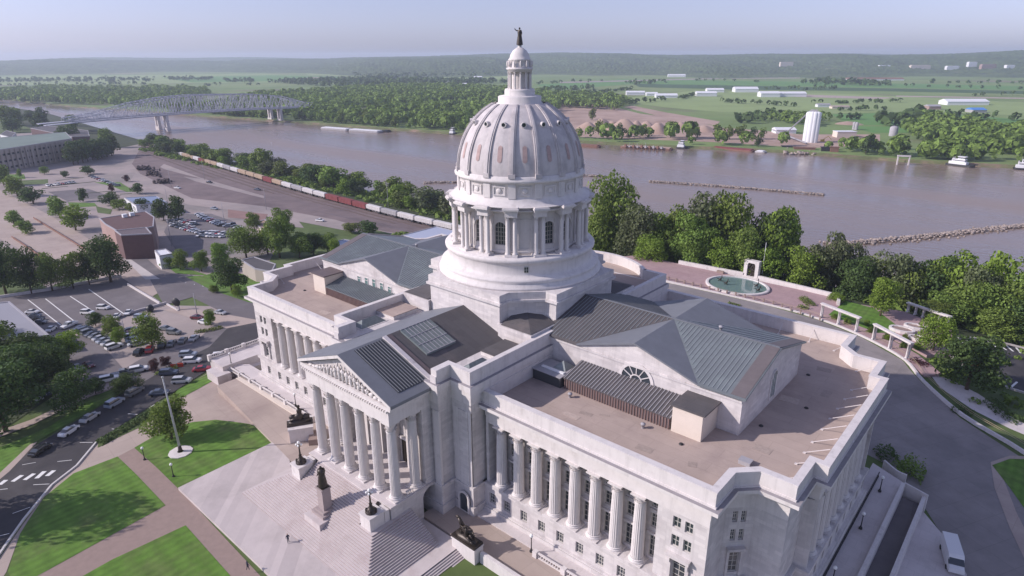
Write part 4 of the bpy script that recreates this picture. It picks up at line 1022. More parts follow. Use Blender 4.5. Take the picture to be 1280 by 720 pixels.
# monumental steps
steps = MB(); nst = 30; RN = .36; h_ = (7.5-G0)/nst
for i in range(nst):
    z1 = 7.5-h_*i-h_; y0 = -46.2-i*RN; zt = z1
    if zt <= G0+.001: break
    hwid = 10.2 if y0 > -50.3 else 17.8-(-56-y0)*-1*0
    # lower flights widen with a 45 degree hip
    if y0 > -50.3: x = 8.6
    else: x = y0*-1-38.2
    xe = x if y0 > -50.3 else x+RN
    steps.add([(-xe, y0-RN, zt), (xe, y0-RN, zt), (x, y0, zt), (-x, y0, zt)], [(0, 1, 2, 3)], 0)
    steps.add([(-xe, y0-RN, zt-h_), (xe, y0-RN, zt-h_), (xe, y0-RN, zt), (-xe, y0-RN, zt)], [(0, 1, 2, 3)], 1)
# side flights: east and west, running north to the drive
zt_at = lambda y: 7.5-h_*round((-46.2-y)/RN)
for i in range(nst):
    y0 = -46.2-i*RN
    if y0 > -50.3: continue
    z1 = 7.5-h_*(i+1)
    if z1 <= G0: break
    x1 = -y0-38.2
    for s in (-1, 1):
        steps.add([(s*x1, y0, z1), (s*(x1+RN), y0-RN, z1), (s*(x1+RN), -42.2, z1), (s*x1, -42.2, z1)], [(0, 1, 2, 3)], 0)
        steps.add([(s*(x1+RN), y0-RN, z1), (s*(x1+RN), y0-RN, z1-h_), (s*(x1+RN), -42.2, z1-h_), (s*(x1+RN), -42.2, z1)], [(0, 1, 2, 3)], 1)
k5 = next(i for i in range(nst) if -46.2-i*RN <= -50.3); yk = -46.2-k5*RN; xk = -yk-38.2; zb5 = 7.5-h_*k5
for s in (-1, 1):
    x0 = 8.6
    steps.add([(s*x0, yk, zb5), (s*xk, yk, zb5), (s*xk, -42.2, zb5), (s*x0, -42.2, zb5)], [(0, 1, 2, 3)], 0)
    steps.add([(s*x0, yk, zb5-h_), (s*xk, yk, zb5-h_), (s*xk, yk, zb5), (s*x0, yk, zb5)], [(0, 1, 2, 3)], 1)
    steps.add([(s*xk, yk, zb5-h_), (s*xk, -42.2, zb5-h_), (s*xk, -42.2, zb5), (s*xk, yk, zb5)], [(0, 1, 2, 3)], 1)
    steps.add([(s*11.7, -42.2, zb5), (s*xk, -42.2, zb5), (s*18.6, -42.2, G0), (s*11.7, -42.2, G0)], [(0, 1, 2, 3)], 0)
o = steps.build('monumental_steps', [TREAD, RISER]); tag(o, 'broad flight of pale stone steps fanning out below the portico', 'steps')
for s in (-1, 1):
    m = MB(); m.box(*sorted((s*8.9, s*11.5)), -50.1, -47.3, 4.0, 7.3); m.box(*sorted((s*8.75, s*11.65)), -50.25, -47.2, 7.3, 7.55); m.box(*sorted((s*9.6, s*11.5)), -47.2, -46.25, 4.0, 7.2)
    o = m.build('stair_pedestal', STONE2); tag(o, 'pale stone block carrying a lamp at the %s side of the portico steps' % ('east' if s > 0 else 'west'), 'pedestal', 'stone blocks beside the steps')
# landing and the lower east flight
slab('landing', [(17.8, -56.0), (40, -66), (40, -63), (21.3, -57), (21.3, -39.6), (11.7, -39.6), (11.7, -42.4), (17.8, -42.4)], -2, G0+.02, TREAD)
m = MB()
for i in range(12):
    x0 = 21.3+i*.37; z1 = G0-.155*(i+1); m.add([(x0, -62, z1), (x0+.37, -62, z1), (x0+.37, -39.8, z1), (x0, -39.8, z1)], [(0, 1, 2, 3)], 0)
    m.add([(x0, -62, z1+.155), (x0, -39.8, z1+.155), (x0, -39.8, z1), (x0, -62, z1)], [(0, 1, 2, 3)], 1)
o = m.build('lower_steps', [TREAD, RISER]); tag(o, 'short lower flight of stone steps beside the horse group pedestal', 'steps')
slab('brick_walk', [(25.7, -62), (27.8, -62), (27.8, -39.8), (25.7, -39.8)], -3, -.55, BRICKW)
slab('lawn', [(27.8, -62), (60, -62), (60, -39.8), (27.8, -39.8)], -3, -.5, LAWN)
m = MB(); m.box(25.6, 75, -39.9, -39.3, -3, 2.4); o = m.build('retaining_wall', STONE2); tag(o, 'pale retaining wall running east beside the drive', 'wall')
m = MB(); m.box(20.3, 25.4, -40.9, -38.9, -1, 3.0); m.box(20.2, 25.5, -41, -38.8, 3.0, 3.25); o = m.build('sculpture_pedestal', STONE2); tag(o, 'long pale pedestal under the bronze horse group', 'pedestal', 'pedestals of the bronze groups')
m = MB(); m.prism([(-29.6, -40.2), (-26.2, -42.2), (-23.7, -38.2), (-27.1, -36.2)], 1, 4.2); m.prism([(-29.8, -40.25), (-26.15, -42.45), (-23.5, -38.15), (-27.15, -35.95)], 4.2, 4.45); o = m.build('sculpture_pedestal', STONE2); tag(o, 'pale pedestal under the bronze group west of the portico', 'pedestal', 'pedestals of the bronze groups')
m = MB(); m.prism([(-25.5, -38.0), (-22.5, -40.2), (-20.6, -37.6), (-23.4, -35.4)], 1, 2.6); o = m.build('stone_plinth', BRICKW); tag(o, 'low brown stone plinth beside the western bronze group', 'plinth')
# lamp candelabra
def lamp_ornate(x, y, z, lab):
    e = empty('lamp_standard', (x, y, z), label=lab, cat='lamp', group='bronze lamps beside the portico steps')
    m = MB(); m.lathe([(.95, 0), (.95, .15), (.7, .3), (.75, .6), (.5, .8), (.3, 1.1), (.22, 1.5), (.3, 1.6), (.16, 1.8), (.12, 3.3), (.25, 3.4), (.1, 3.6), (.1, 3.9)], 14)
    for i in range(4):
        a = pi/4+i*pi/2; m.blob((.75*cos(a), .75*sin(a), .45), (.22, .22, .42), 7, 5); m.tube((0, 0, 3.3), (.45*cos(a), .45*sin(a), 3.5), .05, .04, 5)
    m.build('stand', BRONZE, e); g = MB(); g.blob((0, 0, 4.15), (.28, .28, .3), 10, 8)
    for i in range(4): a = pi/4+i*pi/2; g.blob((.45*cos(a), .45*sin(a), 3.75), (.2, .2, .22), 8, 6)
    g.build('globe', GLOBE, e)
lamp_ornate(10.2, -48.8, 7.55, 'dark bronze lamp cluster on the east block of the portico steps')
lamp_ornate(-10.2, -48.8, 7.55, 'dark bronze lamp cluster on the west block of the portico steps')
def post_src():
    e = empty('lamp_post', label='x', cat='lamp post', group='black globe lamp posts')
    m = MB(); m.lathe([(.3, 0), (.3, .25), (.16, .4), (.09, .8), (.07, 2.6), (.14, 2.7), (.14, 2.8)], 10); m.build('post', IRON, e)
    g = MB(); g.blob((0, 0, 3.1), (.3, .3, .33), 10, 8); g.build('globe', GLOBE, e); return e
LP = [None]
def lamp_post(x, y, z, lab, s=1.0):
    if LP[0] is None: LP[0] = post_src(); e = LP[0]
    else: e = copy_tree(LP[0])
    e.location = (x, y, z); e['label'] = lab; e.scale = (s, s, s)
lamp_post(31.3, -34.0, 1.9, 'black globe lamp at the end of the balustrade beside the east drive')
lamp_post(-36.8, -34.3, 2.4, 'black globe lamp on the balustrade west of the portico, by the western bronze group')
p = at(309, 428); lamp_post(-68.5, -33.5, 2.2, 'black globe lamp on the balustrade corner below the west wing')
for px, py, lab in ((181, 575, 'small post with a pale globe on the lawn west of the flagpole'), (217, 596, 'low globe lamp on the lawn just south of the flagpole base'), (290, 458, 'green-black lamp post standing by the kerb near the white sedan')):
    p = at(px, py); lamp_post(p.x, p.y, p.z, lab, .9)
for i, y in enumerate((-24, -8, 8, 21)): lamp_post(69.2, y, .35, 'dark lamp post on the shaded east terrace, %s from the south' % ordn(i+1))
# balustrades of the two terraces
def long_bal(name, pts, lab, h=1.0, grp=None):
    m = MB()
    for a, b in zip(pts[:-1], pts[1:]):
        a = Vector(a); b = Vector(b); L_ = (b-a).length; k = max(1, round(L_/5.5))
        for i in range(k):
            p, q = a.lerp(b, i/k), a.lerp(b, (i+1)/k); d = (q-p).normalized()*.4; balustrade(m, p+d, q-d, h, .32, .45)
            m.box(p.x-.4, p.x+.4, p.y-.4, p.y+.4, p.z-.6, p.z+h+.1)
        m.box(b.x-.4, b.x+.4, b.y-.4, b.y+.4, b.z-.6, b.z+h+.1)
    o = m.build(name, STONE2); tag(o, lab, 'balustrade', grp); return o
long_bal('balustrade', [(-68.3, -34.2, 1.0), (-30, -34.6, 1.6)], 'long pale balustrade beside the drive under the west wing')
long_bal('balustrade', [(32.2, -34, 1.5), (60, -34, 1.5)], 'pale balustrade beside the drive under the east wing')
m = MB(); m.bar((-62, -35.2, .6), (-30, -35.2, .9), 1.1, 1.6); o = m.build('terrace_wall', CREAM); tag(o, 'low cream terrace wall below the western balustrade', 'wall')
# west end stair block and terraces
m = MB(); m.prism([(-75, -36), (-68, -36), (-68, -22), (-75, -22)], -6, 2.6); m.prism([(-72, -38.5), (-66, -38.5), (-66, -35), (-72, -35)], -6, 1.4); o = m.build('terrace', TERR); tag(o, 'raised stone terrace wrapping the west end of the capitol', 'terrace')
long_bal('balustrade', [(-75, -36, 2.7), (-75, -22, 2.7)], 'pale balustrade along the west edge of the raised stone terrace')
slab('terrace', [(-80, -30), (-66, -30), (-66, 34), (-80, 34)], -8, .6, TERR)
# Jefferson-like bronze on its pedestal
e = empty('stone_pedestal', (0.6, -51.2, 3.2), label='tall grey-brown stepped pedestal in the middle of the front steps', cat='pedestal')
m = MB(); m.box(-2.3, 2.3, -2.8, 2.0, -2.2, .9); m.build('plinth', TREAD, e); m = MB(); m.box(-1.7, 1.7, -1.7, 1.7, .9, 1.4); m.box(-1.3, 1.3, -1.3, 1.3, 1.4, 1.75); m.box(-.8, .8, -.8, .8, 1.75, 5.6); m.box(-.95, .95, -.95, .95, 5.6, 5.85); m.build('shaft', RISER, e)
o = make_person('statue', 4.1, BRONZE, walk=False); o.location = (.6, -51.2, 9.07); o.rotation_euler = (0, 0, pi); tag(o, 'dark bronze man in a long coat on the tall pedestal amid the steps', 'statue')
cb = MB(); cb.lathe([(.78, .25), (.72, 1.0), (.6, 1.9), (.52, 2.3), (.68, 3.0), (.62, 3.35), (.3, 3.5)], 14); cb.box(-.85, .85, -.7, .7, 0, .12); cb.build('coat', BRONZE, o)
# the two bronze river groups: reclining figures, horse and fish
def bronze_group(name, x, y, z, rz, lab, kindg):
    e = empty(name, (x, y, z), rz, label=lab, cat='sculpture', group='bronze groups flanking the portico'); e.scale = (1.12, 1.15, 1.2)
    m = MB(); m.box(-2.3, 2.3, -.9, .9, 0, .35); m.blob((0, 0, .4), (2.2, .85, .55), 12, 6, 0, .12, R); m.build('base', BRONZE, e)
    if kindg == 'horse':
        h = MB(); h.blob((.1, 0, 1.7), (1.15, .48, .55), 12, 8); h.tube((-.8, 0, 1.9), (-1.55, 0, 2.9), .36, .22, 8); h.blob((-1.75, 0, 2.95), (.42, .18, .2), 8, 6)
        for a, b, c, d in ((-.7, .25, -1.2, .3), (-.7, -.25, -.9, -.3), (.9, .25, 1.1, .3), (.9, -.25, 1.4, -.3)): h.tube((a, b, 1.5), (c, d, .9), .2, .12, 6); h.tube((c, d, .9), (c+.1, d, .35), .11, .1, 6)
        h.tube((1.15, 0, 1.9), (1.9, 0, 1.0), .12, .04, 6); h.build('horse', BRONZE, e)
        f = MB(); f.blob((.4, -.5, 1.7), (.35, .3, .75), 9, 7); f.blob((.35, -.5, 2.65), (.2, .2, .24), 8, 6); f.tube((.4, -.5, 2.2), (-.6, -.6, 2.5), .13, .09, 6); f.tube((.4, -.5, 1.2), (1.4, -.7, .9), .2, .13, 6); f.tube((1.4, -.7, .9), (2.0, -.6, .5), .13, .1, 6)
        f.tube((.5, -.4, 2.2), (1.5, -.3, 2.6), .13, .08, 6); f.build('figure', BRONZE, e)
    else:
        f = MB(); f.blob((0, 0, 1.3), (.9, .5, .8), 9, 7, 0, .12, R); f.blob((.1, 0, 2.4), (.5, .4, .6), 9, 7); f.blob((.1, 0, 3.3), (.26, .26, .3), 8, 6); f.tube((.1, 0, 2.8), (1.0, -.2, 2.6), .17, .1, 6); f.tube((.1, 0, 2.8), (-.5, -.2, 3.9), .17, .1, 6)
        f.tube((0, 0, 1.2), (-1.7, -.3, .9), .3, .18, 7); f.tube((.3, 0, 1.2), (1.7, .2, .9), .3, .18, 7); f.build('figure', BRONZE, e)
        g = MB(); g.blob((-1.1, .2, 1.2), (.7, .4, .6), 9, 6, 0, .15, R); g.blob((1.2, .1, 1.1), (.7, .45, .55), 9, 6, 0, .15, R); g.build('scroll_ornament', BRONZE, e)
bronze_group('bronze_group', 22.8, -39.9, 3.25, 0, 'dark bronze group with a horse on the pedestal east of the steps', 'horse')
bronze_group('bronze_group', -26.8, -39.2, 4.45, radians(60), 'dark bronze group tapering to one raised figure west of the portico', 'river')
# walker
e = make_person('person', 1.75, CLOTH); e.location = (-.6, -57.9, G0); e.rotation_euler = (0, 0, radians(70)); tag(e, 'lone walker in dark clothes on the pale plaza below the steps', 'person')
hd = MB(); hd.blob((0, .03, 1.66), (.1, .11, .13), 8, 6); hd.build('head_skin', SKIN, e)
p = at(311, 716); e = make_person('person', 1.75, CLOTH); e.location = (p.x, p.y, max(p.z, G0)); tag(e, 'person in dark clothes on the brick walk at the bottom edge of the picture', 'person')
# lawns and brick walks on the south side
for P, nm in (([(147, 571), (207, 632), (20, 735), (10, 715), (25, 668), (55, 622), (92, 592)], 'lawn'), ([(232, 657), (310, 745), (60, 745), (140, 700)], 'lawn'),
              ([(168, 560), (185, 550), (207, 538), (240, 528), (270, 525), (310, 530), (364, 548), (226, 614)], 'lawn')): psheet(nm, P, LAWN, .08)
psheet('brick_walk', [(147, 571), (168, 560), (226, 614), (364, 548), (368, 551), (232, 620), (330, 725), (350, 760), (300, 760), (232, 657), (110, 722), (60, 760), (10, 760), (30, 722), (207, 632)], BRICKW, .045)
psheet('pavement', [(65, 607), (96, 583), (122, 554), (128, 558), (196, 520), (212, 497), (240, 478), (262, 465), (300, 443), (318, 520), (364, 549), (310, 530), (270, 525), (240, 528), (207, 538), (185, 550), (168, 560), (147, 571), (92, 592), (55, 622), (25, 668), (8, 715), (-40, 790), (-60, 770), (0, 697)], CONC, .03)
psheet('planting_strip', [(122, 560), (124, 550), (160, 532), (188, 512), (200, 508), (197, 518), (180, 532), (150, 546)], GRASS, .10)
psheet('planting_strip', [(212, 499), (222, 488), (262, 466), (303, 447), (303, 452), (270, 474), (228, 497)], LAWN, .10)
psheet('pavement', [(238, 507), (262, 491), (335, 470), (340, 478), (345, 530), (300, 515), (255, 512)], CONC, .06)
# flagpole
e = empty('flagpole', at(226, 566), label='tall pale flagpole on a round base in the striped lawn', cat='flagpole')
e.location.z = T(e.location.x, e.location.y)+.08
m = MB(); m.lathe([(2.3, -.3), (2.3, .22), (1.3, .3), (.6, .3)], 10, smooth=False); m.build('base', STONE2, e); m = MB(); m.tube((0, 0, .3), (0, 0, 1.6), .45, .3, 10); m.build('collar', BRONZE, e); m = MB(); m.tube((0, 0, 1.6), (-.35, -.3, 17.0), .26, .12, 10); m.blob((-.35, -.3, 17.1), (.25, .25, .25)); m.build('pole', mat('grey_pole', (.42, .44, .45), .5), e)
# hedge beds
# ---- east side: terrace, ramps and walls (all in shade)
slab('terrace', [(66, -31), (71.8, -31), (71.8, 27), (66, 30)], -3, .3, TERR)
slab('ramp', [(72.4, -31), (75.4, -31), (75.4, 25), (72.4, 25)], -5, -1.6, ASPHM)
slab('pavement', [(76.0, -31), (84.5, -31), (84.5, 12), (80.0, 20), (76.0, 25)], -6, -2.85, TERR)
def wall_run(name, pts, w, z1, zb, lab, m_=STONE2):
    m = MB()
    for a, b in zip(pts[:-1], pts[1:]):
        a = Vector(a); b = Vector(b); n = Vector((b.y-a.y, a.x-b.x)).normalized()*w/2
        m.prism([tuple(a+n), tuple(b+n), tuple(b-n), tuple(a-n)][::-1], zb, z1)
    o = m.build(name, m_); tag(o, lab, 'wall'); return o
m = MB(); balustrade(m, (67.9, -29, .3), (67.9, 26, .3), 1.0, .16, 1.2); o = m.build('railing', IRON); tag(o, 'dark railing along the foot of the east wall', 'railing')
wall_run('ramp_wall', [(72.1, -31), (72.1, 25.5)], .6, 1.2, -4, 'inner parapet wall of the shaded ramp east of the capitol')
wall_run('ramp_wall', [(75.7, -31), (75.7, 25.5)], .6, .1, -5, 'outer parapet wall of the shaded ramp east of the capitol')
cp = curve_pts([(67.6, 31.5), (70.2, 29.4), (72.0, 29.0)], 5); wall_run('garden_wall', [tuple(p) for p in cp], .35, .9, -3, 'curved low wall at the north end of the east terrace')
cp = curve_pts([(72.2, 26.6), (74.2, 25.9), (76.2, 25.2)], 5); wall_run('garden_wall', [tuple(p) for p in cp], .35, .6, -4, 'curved low wall closing the north end of the ramp')
# ---- north plaza
slab('plaza', [(-45, 129.5), (-60, 108.2), (-30, 107.8), (16.3, 108.4), (33, 106.6), (47.4, 100.9), (60, 91.6), (66, 84), (69, 88), (62, 97), (50, 106.5), (40, 112), (34, 129.5)], -7, -2.0, PINK)
def road_n():
    P = [(-95, 107), (-60, 107.4), (-30, 107.0), (16.3, 107.6), (33, 105.6), (47, 100), (59.5, 90.8), (66.0, 80), (76, 67.2), (88, 58), (100, 44), (104, 20), (104, -60), (86, -60), (84.6, 12), (80, 20), (76.4, 26), (73, 30), (67, 36), (40, 42), (0, 56), (-40, 50), (-95, 60)]
    return sheet('drive', P, DRIVE, .05)
road_n()
wallp = [(-60, 107.8), (-30, 107.5), (16.3, 108.1), (33, 106.2), (47.2, 100.5), (59.8, 91.3), (66.3, 80.5), (76.4, 67.7), (88.5, 58.5), (96, 48)]
cp = [tuple(p) for p in curve_pts(wallp, 4)]
m = MB()
for a, b in zip(cp[:-1], cp[1:]):
    z = max(T(*a), -2.4); m.bar((a[0], a[1], -2.15), (b[0], b[1], -2.15), .5, .8)
o = m.build('parapet_wall', COPING); tag(o, 'low curving parapet wall between the north drive and the pink plaza', 'wall')
m = MB()
for a, b in zip(cp[:-1], cp[1:]):
    a = Vector((a[0]+.5, a[1]+1.6, 0)); b = Vector((b[0]+.5, b[1]+1.6, 0)); m.bar((a.x, a.y, -1.0), (b.x, b.y, -1.0), .06); m.bar((a.x, a.y, -1.4), (b.x, b.y, -1.4), .06)
o = m.build('railing', mat('tan_rail', (.42, .33, .22), .6)); tag(o, 'thin tan railing running along the north drive wall', 'railing')
i_ = 0
for t_ in range(20):
    x = -27+t_*3.2; y = 108.9 if x < 18 else 108.9-(x-18)*.26
    m = MB(); m.box(-.2, .2, -.2, .2, 0, 1.2); m.box(-.27, .27, -.27, .27, 1.2, 1.35); o = m.build('bollard', BRICKW); o.location = (x, y, -2.0)
    tag(o, 'brown bollard beside the plaza wall, %s from the west' % ordn(t_+1), 'bollard', 'bollards along the pool plaza')
wall_run('plaza_wall', [(-27, 129.4), (-4, 131.0), (-1.5, 131.2)], 1.0, -.6, -8, 'low stone wall behind the pool plaza, west of the memorial arch')
wall_run('plaza_wall', [(4.2, 131.2), (12, 130.6), (32, 129.2)], 1.0, -.6, -8, 'low stone wall behind the pool plaza, east of the memorial arch')
wall_run('plaza_wall', [(32.3, 129.4), (34.4, 122.0)], .9, -.4, -8, 'short return wall at the north-east corner of the pool plaza')
e = empty('fountain_pool', (1.3, 119, -2.0), label='round pool with teal water and a pale rim on the pink plaza', cat='fountain')
m = MB(); m.lathe([(11.2, 0), (11.2, .5), (10.9, .62), (10.2, .62), (10.1, .1)], 56, smooth=False); o1 = m.build('rim', STONE2, e); m = MB(); m.prism([(10.15*cos(2*pi*i/56), 10.15*sin(2*pi*i/56)) for i in range(56)], .02, .25); o2 = m.build('water', POOL, e)
for o1 in e.children: o1.scale = (1, .86, 1)
for x, y in ((-5.5, 119.5), (7.2, 121.5), (9.4, 117.5), (-2.2, 117.2)):
    m = MB(); m.blob((0, 0, .7), (.6, .3, .35), 8, 5); m.tube((.4, 0, .8), (.6, .1, 2.0), .22, .14, 6); m.blob((.62, .1, 2.1), (.16, .16, .2), 7, 5); m.tube((.5, .05, 1.6), (1.3, .3, 1.3), .1, .06, 5); m.tube((-.5, 0, .7), (-1.4, -.2, 1.0), .15, .05, 5)
    for q in (-.3, .3): m.tube((q, .1, .5), (q*1.3, .2, -.05), .1, .08, 5); m.tube((q, -.1, .5), (q*1.6, -.2, -.05), .1, .08, 5)
    o = m.build('fountain_figure', BRONZE); o.location = (x, y, -1.75); tag(o, 'dark bronze figure standing in the pool water', 'sculpture', 'bronze figures in the pool')
e = empty('memorial_arch', (1.3, 131.8, -2.0), radians(-4), label='tall pale stone frame holding a dark bronze relief behind the pool', cat='monument')
m = MB(); m.box(-2.8, -1.5, -1, 1, 0, 5.6); m.box(1.5, 2.8, -1, 1, 0, 5.6); m.box(-2.8, 2.8, -1, 1, 5.6, 6.6)
for i in range(10):
    a, b = pi*i/10, pi*(i+1)/10; m.add([(1.5*cos(a), -1.01, 4.6+1.5*sin(a)), (1.5*cos(b), -1.01, 4.6+1.5*sin(b)), (1.5*cos(b), -1.01, 6.1), (1.5*cos(a), -1.01, 6.1)], [(0, 1, 2, 3)])
m.box(-3.2, 3.2, -1.3, 1.3, -.5, .5); m.build('frame', STONE2, e)
m = MB(); m.box(-1.5, 1.5, -.2, .4, .5, 6.0)
for i in range(12): m.blob((R.uniform(-1.1, 1.1), -.3, R.uniform(.9, 5.0)), (.3, .25, .5), 7, 5, 0, .2, R)
m.build('relief', BRONZE, e)
o = MB(); o.tube((0, 0, 0), (0, 0, 14.5), .14, .07, 8); o = o.build('flagpole', WHITEM); o.location = (4.4, 134.0, -3); tag(o, 'slim white pole rising behind the memorial arch', 'flagpole')
m = MB(); m.box(-1.3, 1.3, -.5, .5, 0, .9); o = m.build('stone_bench', BRICKW); o.location = (-9.5, 129.0, -2); tag(o, 'reddish stone block seat west of the memorial arch', 'bench')
# pergolas
def pergola(a, b, n, h, lab):
    a = Vector(a); b = Vector(b); d = b-a; e = empty('pergola', (a.x, a.y, -2.0), atan2(d.y, d.x), label=lab, cat='pergola', group='white stone pergola frames'); L_ = d.length
    m = MB(); m.box(-.7, L_+.7, -.6, .6, h, h+.3); m.box(-.5, L_+.5, -.42, .42, h-.3, h); m.build('beam', STONE2, e)
    for i in range(n):
        for y in (-.38, .38):
            c = MB(); c.lathe([(.4, 0), (.36, .25), (.22, .35), (.19, h-.5), (.3, h-.42), (.3, h-.3)], 10); o = c.build('column', STONE2, e); o.location = (L_*i/(n-1), y, 0)
pergola((33.4, 107.6), (44.7, 102.9), 3, 4.5, 'western of the two pale pergola frames beside the pool plaza')
pergola((50.1, 100.0), (60.2, 92.6), 3, 4.5, 'eastern of the two pale pergola frames, nearest the round dark tree')
pergola((53.0, 130.5), (64.5, 125.8), 6, 2.9, 'pale arcade frame half hidden behind the bright green tree')
slab('garden_paving', [(36, 112.5), (46, 109), (64, 98), (69, 104), (66, 124), (52, 130), (40, 128)], -7, -2.02, PINK)
slab('garden_lawn', [(34.5, 111.5), (50, 106), (56, 112), (44, 127), (35, 128)], -7, -1.95, LAWN)
for x, y, w in ((55, 112, 3.5), (57.5, 117, 3.0), (60, 108, 2.6)):
    e = empty('planter', (x, y, -2), label='pale raised stone planter with dark earth in the garden court', cat='planter', group='raised stone planters')
    m = MB(); m.ring([(w*cos(2*pi*i/12), .7*w*sin(2*pi*i/12)) for i in range(12)], [(.8*w*cos(2*pi*i/12), .5*w*sin(2*pi*i/12)) for i in range(12)], 0, .9); m.build('rim', STONE2, e); m = MB(); m.prism([(.8*w*cos(2*pi*i/12), .5*w*sin(2*pi*i/12)) for i in range(12)], 0, .6); m.build('earth', BRICKW, e)
psheet('pavement', [(1158, 462), (1178, 470), (1222, 492), (1262, 520), (1300, 540), (1300, 552), (1262, 536), (1215, 512), (1175, 485)], TERR, .08)
# round lot at the far right
c0 = at(1275, 468)
RC = (c0.x+2, c0.y+6)
sheet('round_lot', [(RC[0]+19*cos(2*pi*i/40), RC[1]+19*sin(2*pi*i/40)) for i in range(40)], ASPH, .07)
m = MB()
for i in range(26):
    a = radians(55+i*8.2); p0, p1 = (RC[0]+18.2*cos(a), RC[1]+18.2*sin(a)), (RC[0]+12.6*cos(a), RC[1]+12.6*sin(a)); m.bar((*p0, T(*p0)+.09), (*p1, T(*p1)+.09), .5, .02)
o = m.build('parking_markings', PAINT); o['kind'] = 'structure'
kerb('kerb', [(RC[0]+19.3*cos(2*pi*i/40), RC[1]+19.3*sin(2*pi*i/40)) for i in range(41)], w=.6, h=.5)
psheet('lawn', [(1240, 582), (1262, 574), (1300, 575), (1300, 660), (1290, 650), (1262, 610)], LAWN, .12)
psheet('pavement', [(1238, 578), (1262, 570), (1300, 571), (1300, 579), (1264, 579), (1253, 596), (1270, 640), (1300, 700), (1300, 740), (1262, 660), (1243, 610)], CONC, .09)
# ------------------------------------------------------------------ trees
def leafmat(name, c, ob=.22):
    m = mat(name, c, .75, spec=.25, isl=.45, obrnd=ob)
    b = m.node_tree.nodes['Principled BSDF']; nt = m.node_tree
    tr = nt.nodes.new('ShaderNodeBsdfTranslucent'); tr.inputs[0].default_value = (c[0]*1.5, c[1]*1.6, c[2]*.8, 1)
    mx = nt.nodes.new('ShaderNodeMixShader'); mx.inputs[0].default_value = .22
    out = nt.nodes['Material Output']; nt.links.new(b.outputs[0], mx.inputs[1]); nt.links.new(tr.outputs[0], mx.inputs[2]); nt.links.new(mx.outputs[0], out.inputs[0])
    return m
LEAF = leafmat('mid_green_leaves', (.135, .200, .040)); LEAFB = leafmat('bright_green_leaves', (.16, .24, .035), .1); LEAFD = leafmat('dark_green_leaves', (.062, .104, .029), .18); LEAFR = leafmat('purple_leaves', (.07, .025, .03), .1)
LEAFG = leafmat('grey_green_leaves', (.115, .140, .065), .15)
LEAFY = leafmat('yellowish_leaves', (.14, .18, .045), .15)
def crown(seed, nq, qs, lobes=13, m=LEAF, cone=False, low=.13):
    r = random.Random(seed); L_ = []
    for i in range(lobes):
        a = r.uniform(0, 2*pi); t = (i+.5)/lobes; z = low+.1+(.84-low)*t; rad = .44*sqrt(max(.05, 1-((z-.5)/.54)**2)) if not cone else .33*(1.02-z)
        k = r.uniform(.25, 1)**.6; c = Vector((rad*k*cos(a)*.78, rad*k*sin(a)*.78, z)); L_.append((c, r.uniform(.13, .23)*(1 if not cone else .8)))
    L_.append((Vector((0, 0, .52)), .26 if not cone else .16)); L_.append((Vector((0, 0, .74)), .2 if not cone else .1)); L_.append((Vector((0, 0, .36)), .22))
    tot = sum(l[1]**2 for l in L_); vs = []; fs = []
    for c, rad in L_:
        for _ in range(int(nq*rad*rad/tot)):
            d = Vector((r.gauss(0, 1), r.gauss(0, 1), r.gauss(.25, 1))).normalized(); p = c+Vector((d.x, d.y, d.z*.85))*rad*r.uniform(.72, 1.1)
            if p.z < low*.8: continue
            n = (d+Vector((r.gauss(0, .5), r.gauss(0, .5), r.gauss(0, .5)))).normalized(); x = n.cross(Vector((r.random(), r.random(), r.random()))).normalized(); y = n.cross(x); s = qs*r.uniform(.55, 1.25)
            b = len(vs); vs += [p+x*s*.5, p+y*s*.42, p-x*s*.5, p-y*s*.42]; fs.append((b, b+1, b+2, b+3))
    me = bpy.data.meshes.new('crown'); me.from_pydata([tuple(v) for v in vs], [], fs); me.materials.append(m); me.update(); return me
def trunk(seed, rel=.03):
    r = random.Random(seed); m = MB(); m.tube((0, 0, -.06), (0, 0, .32), rel, rel*.7, 7); 
    for i in range(5):
        a = 2*pi*i/5+r.random(); p = Vector((.2*cos(a), .2*sin(a), .58+r.uniform(-.06, .1))); m.tube((0, 0, .25+.02*i), p, rel*.55, rel*.2, 5)
    m.tube((0, 0, .3), (0, 0, .72), rel*.65, rel*.25, 6)
    o = m.build('trunk', WOOD); me = o.data; bpy.data.objects.remove(o); return me
NEARC = [crown(i, 5200, .046, 19) for i in range(4)]+[crown(10+i, 5200, .046, 16, low=.2) for i in range(2)]
MIDC = [crown(20+i, 1500, .080, 13) for i in range(4)]
FARC = [crown(30+i, 420, .13, 9, low=.06) for i in range(5)]
TRK = [trunk(1), trunk(2)]
def recol(me, m): c = me.copy(); c.materials.clear(); c.materials.append(m); return c
CR = {'near': NEARC, 'mid': MIDC, 'far': FARC}
for k_, m_ in (('b', LEAFB), ('d', LEAFD), ('r', LEAFR), ('y', LEAFY), ('g', LEAFG)):
    for q in ('near', 'mid', 'far'): CR[q+k_] = [recol(me, m_) for me in (CR[q][:3])]
TR = random.Random(11)
def tree(x, y, h, w, kind, label, group=None, name='tree', z=None, cat='tree', shrub=False):
    e = empty(name, (x, y, (T(x, y) if z is None else z)-.15), TR.uniform(0, 6.28), label=label, cat=cat, group=group)
    e.scale = (w, w, h)
    if shrub: e.location.z -= .2*h
    c = bpy.data.objects.new('crown', TR.choice(CR[kind])); col.objects.link(c); c.parent = e
    if not shrub: t = bpy.data.objects.new('trunk', TR.choice(TRK)); col.objects.link(t); t.parent = e
    return e
